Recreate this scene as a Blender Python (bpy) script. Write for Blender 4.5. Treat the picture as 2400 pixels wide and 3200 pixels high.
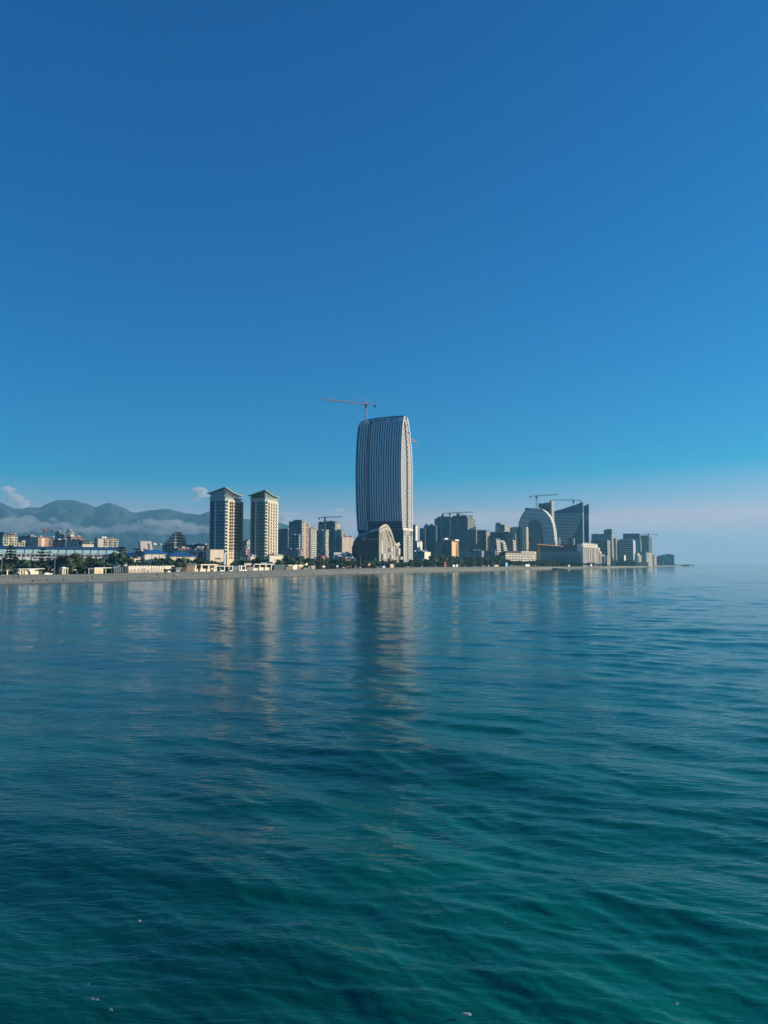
import bpy, math, random
import numpy as np
from mathutils import Vector, Matrix
for o in list(bpy.data.objects): bpy.data.objects.remove(o)
scene = bpy.context.scene
COL = scene.collection
R = math.radians
# ------------------------------------------------------------------ camera
FPX = 2311.0                                  # focal length measured in photograph pixels (2400 x 3200)
CAM_H = 8.5
HORIZON = 1763.0
TILT = math.atan((HORIZON - 1600.0) / FPX)
cam_data = bpy.data.cameras.new('camera')
cam = bpy.data.objects.new('camera', cam_data); COL.objects.link(cam)
cam_data.sensor_fit = 'VERTICAL'; cam_data.sensor_height = 36.0
cam_data.lens = 36.0 * FPX / 3200.0
cam_data.clip_start = 0.5; cam_data.clip_end = 120000.0
cam.location = (0, 0, CAM_H)
cam.rotation_euler = (R(90) + TILT, 0, 0)
scene.camera = cam
scene.render.resolution_x = 768; scene.render.resolution_y = 1024
# ------------------------------------------------------------------ sky, sun, exposure
SUN_AZ = R(80.0)               # measured from +Y towards +X
SUN_EL = R(15.0)
sun_dir = Vector((math.sin(SUN_AZ) * math.cos(SUN_EL), math.cos(SUN_AZ) * math.cos(SUN_EL), math.sin(SUN_EL)))
world = bpy.data.worlds.new("World"); scene.world = world; world.use_nodes = True
wt = world.node_tree; wt.nodes.clear()
def N(t, typ, **kw):
    n = t.nodes.new(typ)
    for k, v in kw.items():
        if k.startswith('i_'):
            key = k[2:]; key = int(key) if key.isdigit() else key.replace('_', ' ')
            n.inputs[key].default_value = v
        else: setattr(n, k, v)
    return n
def L(t, a, b): t.links.new(a, b)
sky = N(wt, 'ShaderNodeTexSky', sky_type='NISHITA', sun_disc=False, sun_elevation=SUN_EL, sun_rotation=SUN_AZ,
        altitude=0.0, air_density=1.0, dust_density=0.35, ozone_density=4.0)
hs = N(wt, 'ShaderNodeHueSaturation', i_Hue=0.493, i_Saturation=1.62, i_Value=1.35)
L(wt, sky.outputs[0], hs.inputs['Color'])
tint = N(wt, 'ShaderNodeMix', data_type='RGBA', blend_type='MULTIPLY'); tint.inputs[0].default_value = 1.0
tint.inputs[7].default_value = (0.82, 1.0, 1.02, 1)
L(wt, hs.outputs[0], tint.inputs[6])
spc = N(wt, 'ShaderNodeSeparateColor'); L(wt, tint.outputs[2], spc.inputs[0]); cbc = N(wt, 'ShaderNodeCombineColor')
def wm_(op, a, b): n = N(wt, 'ShaderNodeMath', operation=op); L(wt, a, n.inputs[0]); n.inputs[1].default_value = b; return n.outputs[0]
L(wt, wm_('MAXIMUM', wm_('MULTIPLY', wm_('SUBTRACT', spc.outputs[0], 0.52), 2.4), 0.0), cbc.inputs[0])
L(wt, wm_('MULTIPLY', spc.outputs[1], 0.78), cbc.inputs[1])
L(wt, wm_('MULTIPLY', wm_('POWER', spc.outputs[2], 0.78), 1.315), cbc.inputs[2])
# low cloud veil round the whole horizon (mauve-grey stratus, streaky, thinning out above five degrees)
tc = N(wt, 'ShaderNodeTexCoord'); sx = N(wt, 'ShaderNodeSeparateXYZ'); L(wt, tc.outputs['Generated'], sx.inputs[0])
mp = N(wt, 'ShaderNodeMapping'); mp.inputs['Scale'].default_value = (1.0, 1.0, 8.0); L(wt, tc.outputs['Generated'], mp.inputs[0])
nz = N(wt, 'ShaderNodeTexNoise', i_Scale=5.0, i_Detail=7.0, i_Roughness=0.55); L(wt, mp.outputs[0], nz.inputs['Vector'])
cov = N(wt, 'ShaderNodeMapRange', interpolation_type='SMOOTHSTEP'); L(wt, nz.outputs['Fac'], cov.inputs[0])
cov.inputs[1].default_value = 0.30; cov.inputs[2].default_value = 0.56
band = N(wt, 'ShaderNodeMapRange', interpolation_type='SMOOTHSTEP'); L(wt, sx.outputs[2], band.inputs[0])
band.inputs[1].default_value = 0.080; band.inputs[2].default_value = 0.052
azr = N(wt, 'ShaderNodeMapRange', interpolation_type='SMOOTHSTEP'); L(wt, sx.outputs[0], azr.inputs[0])
azr.inputs[1].default_value = -0.25; azr.inputs[2].default_value = 0.0
azr.inputs[3].default_value = 0.35; azr.inputs[4].default_value = 1.0
m1 = N(wt, 'ShaderNodeMath', operation='MULTIPLY'); L(wt, cov.outputs[0], m1.inputs[0]); L(wt, band.outputs[0], m1.inputs[1])
m2 = N(wt, 'ShaderNodeMath', operation='MULTIPLY'); L(wt, m1.outputs[0], m2.inputs[0]); L(wt, azr.outputs[0], m2.inputs[1])
nz2 = N(wt, 'ShaderNodeTexNoise', i_Scale=11.0, i_Detail=5.0, i_Roughness=0.6); L(wt, mp.outputs[0], nz2.inputs['Vector'])
cr = N(wt, 'ShaderNodeMix', data_type='RGBA'); L(wt, nz2.outputs['Fac'], cr.inputs[0])
cr.inputs[6].default_value = (6.0, 4.2, 4.2, 1); cr.inputs[7].default_value = (9.5, 6.4, 6.0, 1)
cm = N(wt, 'ShaderNodeMix', data_type='RGBA'); L(wt, m2.outputs[0], cm.inputs[0]); L(wt, cbc.outputs[0], cm.inputs[6]); L(wt, cr.outputs[2], cm.inputs[7])
bg = N(wt, 'ShaderNodeBackground', i_Strength=0.076); L(wt, cm.outputs[2], bg.inputs['Color'])
wo = N(wt, 'ShaderNodeOutputWorld'); L(wt, bg.outputs[0], wo.inputs['Surface'])
sun_data = bpy.data.lights.new('sun', 'SUN'); sun_data.energy = 5.0; sun_data.angle = R(0.5)
sun_data.color = (1.0, 0.88, 0.69)
sun = bpy.data.objects.new('sun', sun_data); COL.objects.link(sun)
sun.rotation_euler = (-sun_dir).to_track_quat('-Z', 'Y').to_euler()
scene.view_settings.view_transform = 'Standard'; scene.view_settings.look = 'None'
scene.view_settings.gamma = 1.0; scene.view_settings.use_curve_mapping = False
scene.view_settings.exposure = 0.46
scene.cycles.volume_bounces = 1; scene.cycles.max_bounces = 6
scene.cycles.use_denoising = True
HAZE_DENSITY = 0.00008
# ------------------------------------------------------------------ measuring helpers
CT, ST = math.cos(TILT), math.sin(TILT)
def ray(px, py):
    u = (px - 1200.0) / FPX; v = (1600.0 - py) / FPX
    return u, CT - v * ST, ST + v * CT
def W(px, py, Y):
    x, y, z = ray(px, py); s = Y / y
    return Vector((x * s, Y, CAM_H + z * s))
def KX(px, py=1700.0):
    x, y, z = ray(px, py); return x / y
def ZA(py, Y): return W(1200, py, Y).z
def PX(x, y, z):
    dz = z - CAM_H; f = y * CT + dz * ST; v = -y * ST + dz * CT
    return 1200 + FPX * x / f, 1600 - FPX * v / f
# ------------------------------------------------------------------ materials
MATS = {}
def base_mat(name):
    m = bpy.data.materials.new(name); m.use_nodes = True; t = m.node_tree; t.nodes.clear()
    b = t.nodes.new('ShaderNodeBsdfPrincipled'); o = t.nodes.new('ShaderNodeOutputMaterial')
    L(t, b.outputs[0], o.inputs['Surface']); return m, t, b
def MA(col, rough=0.75, var=0.18, scale=0.25, spec=0.3, metal=0.0, cell=None, cvar=0.5, ior=None, streak=False, blinds=0.0):
    """procedural paint, stone or glass; cell = size in metres of panes that differ one from the next"""
    key = (tuple(col), rough, var, scale, spec, metal, cell, cvar, ior, streak, blinds)
    if key in MATS: return MATS[key]
    m, t, b = base_mat('surface_%d' % len(MATS))
    b.inputs['Roughness'].default_value = rough; b.inputs['Metallic'].default_value = metal
    b.inputs['Specular IOR Level'].default_value = spec
    if ior: b.inputs['IOR'].default_value = ior
    tc = N(t, 'ShaderNodeTexCoord')
    mpn = N(t, 'ShaderNodeMapping'); L(t, tc.outputs['Object'], mpn.inputs[0])
    if streak: mpn.inputs['Scale'].default_value = (1, 1, 0.18)
    no = N(t, 'ShaderNodeTexNoise', i_Scale=scale, i_Detail=5.0, i_Roughness=0.65); L(t, mpn.outputs[0], no.inputs['Vector'])
    mr = N(t, 'ShaderNodeMapRange'); L(t, no.outputs['Fac'], mr.inputs[0])
    mr.inputs[1].default_value = 0.25; mr.inputs[2].default_value = 0.75
    mr.inputs[3].default_value = 1 - var; mr.inputs[4].default_value = 1 + var
    fac = mr.outputs[0]
    if cell:
        vm = N(t, 'ShaderNodeVectorMath', operation='SNAP'); L(t, tc.outputs['Object'], vm.inputs[0]); vm.inputs[1].default_value = cell
        wn = N(t, 'ShaderNodeTexWhiteNoise', noise_dimensions='3D'); L(t, vm.outputs[0], wn.inputs['Vector'])
        m3 = N(t, 'ShaderNodeMapRange'); L(t, wn.outputs['Value'], m3.inputs[0]); m3.inputs[3].default_value = 1 - cvar; m3.inputs[4].default_value = 1 + cvar
        mm = N(t, 'ShaderNodeMath', operation='MULTIPLY'); L(t, fac, mm.inputs[0]); L(t, m3.outputs[0], mm.inputs[1]); fac = mm.outputs[0]
    vs = N(t, 'ShaderNodeVectorMath', operation='SCALE'); vs.inputs[0].default_value = col; L(t, fac, vs.inputs['Scale'])
    L(t, vs.outputs[0], b.inputs['Base Color'])
    if cell and blinds:
        gt = N(t, 'ShaderNodeMath', operation='GREATER_THAN'); L(t, wn.outputs['Value'], gt.inputs[0]); gt.inputs[1].default_value = 1 - blinds
        mb_ = N(t, 'ShaderNodeMix', data_type='RGBA'); L(t, gt.outputs[0], mb_.inputs[0]); L(t, vs.outputs[0], mb_.inputs[6]); mb_.inputs[7].default_value = (0.30, 0.27, 0.21, 1)
        L(t, mb_.outputs[2], b.inputs['Base Color'])
    MATS[key] = m; return m
GLASS = MA((0.038, 0.115, 0.125), 0.2, 0.2, 0.2, 0.35, cell=(3.1, 3.1, 3.1), cvar=0.7, blinds=0.13)
GLASSB = MA((0.012, 0.05, 0.10), 0.10, 0.2, 0.2, 0.8, cell=(3.1, 3.1, 3.1), cvar=0.35)
DARK = MA((0.03, 0.035, 0.04), 0.6)
CREAM = (0.66, 0.54, 0.36); WHITE = (0.74, 0.71, 0.64); GREY = (0.30, 0.31, 0.32); TAN = (0.42, 0.36, 0.28)
PINK = (0.52, 0.24, 0.19); SLATE = (0.16, 0.19, 0.22); TEAL = (0.10, 0.17, 0.18); OLIVE = (0.17, 0.18, 0.13)
BLUE = (0.015, 0.10, 0.30); ORANGE = (0.62, 0.36, 0.17); BROWN = (0.20, 0.13, 0.09)
# ------------------------------------------------------------------ mesh helpers
class MB:
    def __init__(s): s.v = []; s.f = []; s.m = []; s.smooth = False
    def quad(s, pts, mi=0):
        n = len(s.v); s.v += [tuple(p) for p in pts]; s.f.append(tuple(range(n, n + len(pts)))); s.m.append(mi); return s
    def box(s, x0, x1, y0, y1, z0, z1, mi=0):
        n = len(s.v)
        s.v += [(x0,y0,z0),(x1,y0,z0),(x1,y1,z0),(x0,y1,z0),(x0,y0,z1),(x1,y0,z1),(x1,y1,z1),(x0,y1,z1)]
        s.f += [(n,n+3,n+2,n+1),(n+4,n+5,n+6,n+7),(n,n+1,n+5,n+4),(n+1,n+2,n+6,n+5),(n+2,n+3,n+7,n+6),(n+3,n,n+4,n+7)]
        s.m += [mi] * 6; return s
    def prism(s, poly, y0, y1, mi=0):
        """poly: (x, z) outline, counter-clockwise seen from -y; runs from y0 to y1"""
        n = len(s.v); k = len(poly)
        s.v += [(x, y0, z) for x, z in poly] + [(x, y1, z) for x, z in poly]
        s.f.append(tuple(range(n, n + k))); s.f.append(tuple(range(n + 2 * k - 1, n + k - 1, -1)))
        for i in range(k):
            j = (i + 1) % k; s.f.append((n + j, n + i, n + k + i, n + k + j))
        s.m += [mi] * (k + 2); return s
    def prismx(s, poly, x0, x1, mi=0):
        """poly: (y, z) outline, runs from x0 to x1"""
        n = len(s.v); k = len(poly)
        s.v += [(x1, y, z) for y, z in poly] + [(x0, y, z) for y, z in poly]
        s.f.append(tuple(range(n, n + k))); s.f.append(tuple(range(n + 2 * k - 1, n + k - 1, -1)))
        for i in range(k):
            j = (i + 1) % k; s.f.append((n + j, n + i, n + k + i, n + k + j))
        s.m += [mi] * (k + 2); return s
    def bar(s, a, b, r, k=4, r2=None, mi=0):
        a = Vector(a); b = Vector(b); d = (b - a)
        if d.length < 1e-6: return s
        d.normalize(); u = d.orthogonal().normalized(); w = d.cross(u); r2 = r if r2 is None else r2
        n = len(s.v)
        for p, rr in ((a, r), (b, r2)):
            for i in range(k):
                t = 2 * math.pi * (i + 0.5) / k; s.v.append(tuple(p + (u * math.cos(t) + w * math.sin(t)) * rr))
        for i in range(k):
            j = (i + 1) % k; s.f.append((n + i, n + j, n + k + j, n + k + i)); s.m.append(mi)
        s.f.append(tuple(range(n + k - 1, n - 1, -1))); s.f.append(tuple(range(n + k, n + 2 * k))); s.m += [mi, mi]
        return s
    def cyl(s, x, y, z0, z1, r, k=12, r2=None, mi=0): return s.bar((x, y, z0), (x, y, z1), r, k, r2, mi)
    def mesh(s, name, mats):
        me = bpy.data.meshes.new(name); me.from_pydata(s.v, [], s.f)
        for m in (mats if isinstance(mats, (list, tuple)) else [mats]): me.materials.append(m)
        if any(s.m): me.polygons.foreach_set('material_index', s.m)
        if s.smooth: me.polygons.foreach_set('use_smooth', [True] * len(me.polygons))
        me.update(); return me
    def build(s, name, mats, parent=None, kind=None, label=None):
        if not s.f: return None
        return put(name, s.mesh(name, mats), parent, kind=kind, label=label)
def put(name, me, parent=None, loc=None, rot=None, scale=None, kind=None, label=None):
    o = bpy.data.objects.new(name, me); COL.objects.link(o)
    if parent is not None: o.parent = parent
    if loc is not None: o.location = loc
    if rot is not None: o.rotation_euler = rot
    if scale is not None: o.scale = scale
    if kind: o['kind'] = kind
    if label: o['label'] = label
    return o
def thing(name, label, cat, loc=(0, 0, 0), rz=0.0, group=None):
    o = bpy.data.objects.new(name, None); COL.objects.link(o); o.empty_display_size = 1.0
    o.location = loc; o.rotation_euler = (0, 0, rz); o['label'] = label; o['category'] = cat
    if group: o['group'] = group
    return o
def tag(o, label, cat, group=None):
    o['label'] = label; o['category'] = cat
    if group: o['group'] = group
    return o
def text_mesh(s, size, depth, name='letter'):
    c = bpy.data.curves.new(name, 'FONT'); c.body = s; c.size = size; c.extrude = depth; c.resolution_u = 2
    c.align_x = 'CENTER'; c.offset = 0.035 * size
    o = bpy.data.objects.new('tmp', c); COL.objects.link(o)
    me = bpy.data.meshes.new_from_object(o); bpy.data.objects.remove(o); me.name = name
    return me
def corner(pxl, pxc, pxr, py, Y, a, w1=None, w2=None):
    """plan of a building whose near corner stands at column pxc and distance Y; a turns it"""
    k = KX(pxc, py); C = Vector((k * Y, Y)); ca, sa = math.cos(a), math.sin(a)
    if w1 is None:
        kl = KX(pxl, py); w1 = (kl * C.y - C.x) / (-ca - kl * sa)
    if w2 is None:
        kr = KX(pxr, py); w2 = (kr * C.y - C.x) / (sa - kr * ca)
    return C, w1, w2
A0 = R(22)
# ------------------------------------------------------------------ shore: waterline and upper edge of the beach
WL = [(-700,1850),(-300,1838),(0,1828),(250,1822),(500,1814),(750,1807),(1000,1798.5),(1250,1791.5),(1500,1785),(1650,1781.5),(1750,1777.8),(1880,1776.5),(2000,1773.5),(2060,1771.5),(2139,1769)]
ED = [(-700,300,2.6),(-300,345,2.6),(0,400,2.8),(250,435,2.6),(500,480,3.2),(750,560,3.4),(1000,650,4.1),(1100,700,4.4),(1250,790,4.9),(1500,1000,5.0),(1665,1220,4.6),(1750,1400,4.0),(1817,1462,3.8),(1900,1570,3.8),(2000,2000,3.9),(2060,2600,4.0),(2139,3350,4.4)]
def interp(tab, x, c=1):
    xs = [t[0] for t in tab]; return float(np.interp(x, xs, [t[c] for t in tab]))
def DW(px): return CAM_H * FPX / (interp(WL, px) - HORIZON)
def DE(px): return interp(ED, px, 1)
def ZE(px): return interp(ED, px, 2)
PROF = [(-0.12,-1.5),(0,-0.02),(0.06,0.12),(0.16,0.30),(0.28,0.38),(0.42,0.42),(0.50,0.60),(0.58,0.72),(0.75,0.78),(0.90,0.90),(1.0,1.0)]
def beach_pt(px, s):
    k = KX(px, 1780); D = DW(px) + (DE(px) - DW(px)) * s
    zz = float(np.interp(s, [p[0] for p in PROF], [p[1] for p in PROF]))
    return Vector((k * D, D, zz * ZE(px) if zz > 0 else zz))
def beach_at(px, py):
    lo, hi = 0.0, 1.0
    for _ in range(30):
        m = (lo + hi) / 2; p = beach_pt(px, m)
        if PX(*p)[1] > py: lo = m
        else: hi = m
    return beach_pt(px, (lo + hi) / 2)
# beach sheet
def build_ground():
    pxs = np.linspace(-700, 2139, 240)
    ss = [-0.12, 0, 0.03, 0.06, 0.1, 0.16, 0.22, 0.28, 0.35, 0.42, 0.46, 0.50, 0.54, 0.58, 0.66, 0.75, 0.82, 0.90, 0.95, 1.0]
    mb = MB(); rnd = random.Random(4)
    n = len(ss)
    for i, px in enumerate(pxs):
        for j, s in enumerate(ss):
            p = beach_pt(px, s)
            if 0.04 < s < 0.98: p.z += 0.10 * math.sin(px * 0.021 + s * 9) + 0.05 * rnd.uniform(-1, 1)
            mb.v.append(tuple(p))
    for i in range(len(pxs) - 1):
        for j in range(n - 1):
            a = i * n + j; mb.f.append((a, a + n, a + n + 1, a + 1)); mb.m.append(0)
    mb.smooth = True
    m, t, b = base_mat('beach_shingle'); b.inputs['Roughness'].default_value = 0.9; b.inputs['Specular IOR Level'].default_value = 0.2
    geo = N(t, 'ShaderNodeNewGeometry'); se = N(t, 'ShaderNodeSeparateXYZ'); L(t, geo.outputs['Position'], se.inputs[0])
    no = N(t, 'ShaderNodeTexNoise', i_Scale=0.05, i_Detail=8.0, i_Roughness=0.7); L(t, geo.outputs['Position'], no.inputs['Vector'])
    n2 = N(t, 'ShaderNodeTexNoise', i_Scale=1.2, i_Detail=6.0, i_Roughness=0.75); L(t, geo.outputs['Position'], n2.inputs['Vector'])
    cr = N(t, 'ShaderNodeValToRGB'); L(t, no.outputs['Fac'], cr.inputs[0])
    cr.color_ramp.elements[0].position = 0.3; cr.color_ramp.elements[0].color = (0.40, 0.39, 0.27, 1)
    cr.color_ramp.elements[1].position = 0.7; cr.color_ramp.elements[1].color = (0.60, 0.58, 0.41, 1)
    mx = N(t, 'ShaderNodeMix', data_type='RGBA', blend_type='MULTIPLY'); mx.inputs[0].default_value = 0.6
    L(t, cr.outputs[0], mx.inputs[6]); L(t, n2.outputs['Color'], mx.inputs[7])
    wet = N(t, 'ShaderNodeMapRange'); L(t, se.outputs[2], wet.inputs[0]); wet.inputs[1].default_value = 0.15; wet.inputs[2].default_value = 0.55
    m2 = N(t, 'ShaderNodeMix', data_type='RGBA'); L(t, wet.outputs[0], m2.inputs[0]); m2.inputs[6].default_value = (0.17, 0.155, 0.125, 1); L(t, mx.outputs[2], m2.inputs[7])
    L(t, m2.outputs[2], b.inputs['Base Color'])
    bu = N(t, 'ShaderNodeBump', i_Strength=0.5, i_Distance=0.15); L(t, n2.outputs['Fac'], bu.inputs['Height']); L(t, bu.outputs[0], b.inputs['Normal'])
    mb.build('beach', m, kind='structure')
    # land behind, out to the foot of the mountains; the right end follows the cape
    mb = MB(); rows = 2
    e = [Vector((KX(px, 1780) * DE(px), DE(px), ZE(px))) for px in pxs]
    far = 30000.0
    land = MA((0.10, 0.11, 0.07), 0.95, 0.35, 0.01)
    for i, p in enumerate(e): mb.v.append(tuple(p))
    capx = e[-1]
    for i, p in enumerate(e):
        t_ = i / (len(e) - 1)
        mb.v.append((-26000 * (1 - t_) + t_ * (capx.x + 260), 3000 + 9000 * (1 - abs(2 * t_ - 1)) * (1 - t_) + t_ * 1200 + (far - 12000) * (1 - t_), 4.0))
    n = len(e)
    for i in range(n - 1): mb.f.append((i, i + 1, n + i + 1, n + i)); mb.m.append(0)
    # cape: shore turning back away from the camera
    k = len(mb.v); cx, cy = capx.x, capx.y
    mb.v += [(cx, cy, capx.z), (cx + 30, cy + 40, -1.0), (cx + 90, cy + 600, -1.0), (cx + 260, 4200, -1.0), (cx + 260, 4200, 4.0), (cx - 8, cy - 70, -1.0)]
    mb.f += [(k, k + 5, k + 1), (k, k + 1, k + 2), (k, k + 2, k + 4), (k + 2, k + 3, k + 4)]; mb.m += [0] * 4
    mb.build('land', land, kind='structure')
    mb = MB(); mb.quad([(-30000, -22000, -4), (30000, -22000, -4), (30000, 30000, -4), (-30000, 30000, -4)])
    mb.build('seabed', MA((0.05, 0.06, 0.05), 1.0), kind='structure')
build_ground()
# ------------------------------------------------------------------ the sea
def build_sea():
    rnd = np.random.RandomState(7)
    na, nr = 760, 960
    r = np.concatenate([np.geomspace(5.0, 1400.0, nr - 24), np.geomspace(1500.0, 21500.0, 24)])
    az = np.radians(np.linspace(-46, 46, na))
    Rr, Aa = np.meshgrid(r, az, indexing='ij')
    X = Rr * np.sin(Aa); Y = Rr * np.cos(Aa)
    spacing = np.maximum(np.gradient(r)[:, None] * np.ones((1, na)), Rr * (az[1] - az[0]))
    Z = np.zeros_like(X)
    # wind sea running in from the open water on the right, plus a low swell
    main = math.atan2(-0.42, -0.90)            # travel direction as atan2(x, y)
    waves = []
    for i in range(130):
        lam = 10 ** rnd.uniform(math.log10(0.30), math.log10(18.0))
        th = main + rnd.normal(0, 0.30 if lam < 3 else 0.34)
        slope = 0.0118 * (1.7 if lam < 1.6 else (1.35 if lam < 2.8 else 1.15)) * rnd.uniform(0.5, 1.3)
        if lam > 6: slope *= 0.55
        waves.append((lam, th, slope * lam / (2 * math.pi), rnd.uniform(0, 6.28)))
    # calmer on the left and close in shore, livelier out to the right
    calm = 0.62 + 0.72 / (1 + np.exp(-(np.degrees(Aa) + 1.0) / 7.0))
    gust = np.zeros_like(X)
    for lam, th, ph in ((60, 1.1, 0.3), (95, 0.4, 2.0), (37, 2.0, 4.0), (23, 1.5, 1.0)):
        gust += np.sin((X * math.sin(th) + Y * math.cos(th)) * 2 * math.pi / lam + ph)
    calm = calm * (1 + 0.16 * gust) * (0.68 + 0.85 * np.exp(-Rr / 45.0))
    for lam, th, amp, ph in waves:
        k = 2 * math.pi / lam
        fade = np.clip((lam / spacing - 2.0) / 2.0, 0, 1)
        p = k * (X * math.sin(th) + Y * math.cos(th)) + ph
        if lam < 2.2:      # short wind waves: rounded troughs, narrow crests, coming in groups
            grp = 0.65 + 0.5 * np.sin(0.13 * k * (X * math.cos(th * 1.7) + Y * math.sin(th * 1.3)) + ph * 3)
            Z += amp * fade * calm * grp * (1.5 - 2.6 * np.abs(np.sin(p * 0.5)) ** 0.9 + 0.3 * np.sin(p))
        else: Z += amp * fade * calm * (np.sin(p) + 0.22 * np.sin(2 * p + 1.57))
    Z *= np.clip(1.0 - (Rr - 900) / 500.0, 0.0, 1)
    co = np.stack([X, Y, Z], axis=-1).reshape(-1, 3)
    idx = np.arange(na * nr).reshape(nr, na)
    q = np.stack([idx[:-1, :-1], idx[:-1, 1:], idx[1:, 1:], idx[1:, :-1]], axis=-1).reshape(-1, 4)[:, ::-1]
    me = bpy.data.meshes.new('sea'); me.vertices.add(len(co)); me.vertices.foreach_set('co', co.ravel())
    me.loops.add(q.size); me.loops.foreach_set('vertex_index', q.ravel().astype(np.int32))
    me.polygons.add(len(q)); me.polygons.foreach_set('loop_start', np.arange(0, q.size, 4, dtype=np.int32))
    me.polygons.foreach_set('loop_total', np.full(len(q), 4, dtype=np.int32))
    me.polygons.foreach_set('use_smooth', np.ones(len(q), dtype=bool)); me.update(calc_edges=True); me.validate()
    m, t, b = base_mat('sea_water')
    b.inputs['Roughness'].default_value = 0.06; b.inputs['IOR'].default_value = 1.333; b.inputs['Specular IOR Level'].default_value = 0.5
    geo = N(t, 'ShaderNodeNewGeometry')
    nb = N(t, 'ShaderNodeTexNoise', i_Scale=0.07, i_Detail=4.0); L(t, geo.outputs['Position'], nb.inputs['Vector'])
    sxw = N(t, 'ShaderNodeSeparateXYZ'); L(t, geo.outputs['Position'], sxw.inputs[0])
    shade_grad = N(t, 'ShaderNodeMapRange', interpolation_type='SMOOTHSTEP'); L(t, sxw.outputs[0], shade_grad.inputs[0]); shade_grad.inputs[1].default_value = -7.0; shade_grad.inputs[2].default_value = 9.0  # uneven light painted into the water colour: darker left, greener right
    shade_grad.inputs[3].default_value = -0.12; shade_grad.inputs[4].default_value = 0.14
    nadd = N(t, 'ShaderNodeMath', operation='ADD'); L(t, nb.outputs['Fac'], nadd.inputs[0]); L(t, shade_grad.outputs[0], nadd.inputs[1])
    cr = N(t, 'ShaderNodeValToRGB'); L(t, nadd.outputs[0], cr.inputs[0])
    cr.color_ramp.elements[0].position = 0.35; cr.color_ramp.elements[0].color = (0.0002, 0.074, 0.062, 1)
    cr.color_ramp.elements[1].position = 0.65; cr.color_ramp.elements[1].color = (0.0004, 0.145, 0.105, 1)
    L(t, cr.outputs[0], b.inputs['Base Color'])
    mp1 = N(t, 'ShaderNodeMapping'); mp1.inputs['Rotation'].default_value = (0, 0, R(25)); mp1.inputs['Scale'].default_value = (0.45, 1.25, 1); L(t, geo.outputs['Position'], mp1.inputs[0])
    s1 = N(t, 'ShaderNodeTexNoise', i_Scale=2.6, i_Detail=4.0, i_Roughness=0.55, i_Distortion=0.6); L(t, mp1.outputs[0], s1.inputs['Vector'])
    mp2 = N(t, 'ShaderNodeMapping'); mp2.inputs['Rotation'].default_value = (0, 0, R(35)); mp2.inputs['Scale'].default_value = (0.5, 1.2, 1); L(t, geo.outputs['Position'], mp2.inputs[0])
    s2 = N(t, 'ShaderNodeTexNoise', i_Scale=0.55, i_Detail=3.0, i_Roughness=0.5); L(t, mp2.outputs[0], s2.inputs['Vector'])
    b1 = N(t, 'ShaderNodeBump', i_Strength=1.0, i_Distance=0.042); L(t, s1.outputs['Fac'], b1.inputs['Height'])
    b2 = N(t, 'ShaderNodeBump', i_Strength=1.0, i_Distance=0.05); L(t, s2.outputs['Fac'], b2.inputs['Height']); L(t, b1.outputs[0], b2.inputs['Normal'])
    near = N(t, 'ShaderNodeMapRange', interpolation_type='SMOOTHSTEP'); L(t, sxw.outputs[1], near.inputs[0]); near.inputs[1].default_value = 15.0; near.inputs[2].default_value = 220.0
    near.inputs[3].default_value = 0.055; near.inputs[4].default_value = 0.036; L(t, near.outputs[0], b1.inputs['Distance'])
    L(t, b2.outputs[0], b.inputs['Normal'])
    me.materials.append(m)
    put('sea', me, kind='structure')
build_sea()
# ------------------------------------------------------------------ mountains
SIL = [(-900,1600),(-500,1560),(-250,1575),(-100,1560),(0,1570),(40,1588),(70,1589),(125,1583),(150,1572),(180,1563),(210,1560),(235,1563),(270,1573),(295,1583),(325,1574),(343,1571.5),(360,1578),(385,1586),(400,1594),(420,1602),(440,1598),(465,1594),(490,1592),(520,1592),(560,1598),(575,1603),(600,1606),(630,1607),(655,1600),(690,1604),(720,1615),(753,1619),(775,1622),(820,1628),(865,1630),(885,1637),(905,1643),(940,1660),(1000,1685),(1080,1712),(1180,1735),(1300,1750),(1400,1756)]
def build_mountains():
    from mathutils import noise
    pxs = np.linspace(-900, 1400, 420); ys = np.linspace(6200, 11200, 64); yc = 9000.0
    mb = MB(); n = len(ys)
    for px in pxs:
        k = KX(px, 1600); zc = ZA(interp(SIL, px) - 3.2 * noise.fractal(Vector((px * 0.045, 1.7, 0.3)), 0.8, 2.0, 5), yc)
        for Y in ys:
            if Y <= yc: f = ((Y - ys[0]) / (yc - ys[0])); f = f * f * (3 - 2 * f)
            else: f = 1 - (Y - yc) / (ys[-1] - yc) * 0.85
            x = k * Y
            nn = noise.fractal(Vector((x * 0.0013, Y * 0.0013, 3.0)), 0.9, 2.1, 6)
            z = zc * f * (Y / yc if Y < yc else 1.0) + nn * 260.0 * min(1, abs(Y - yc) / 900.0) * f * (0.35 if Y > yc else 1) * min(1, zc / 300)
            z = min(z, (zc - CAM_H) * Y / yc + CAM_H) if Y < yc else z
            mb.v.append((x, Y, max(z, -2.0) if f > 0.01 else 3.0))
    for i in range(len(pxs) - 1):
        for j in range(n - 1):
            a = i * n + j; mb.f.append((a, a + n, a + n + 1, a + 1)); mb.m.append(0)
    mb.smooth = True
    mb.build('mountains', MA((0.032, 0.056, 0.046), 1.0, 0.9, 0.005, 0.1), kind='structure')
build_mountains()
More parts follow.
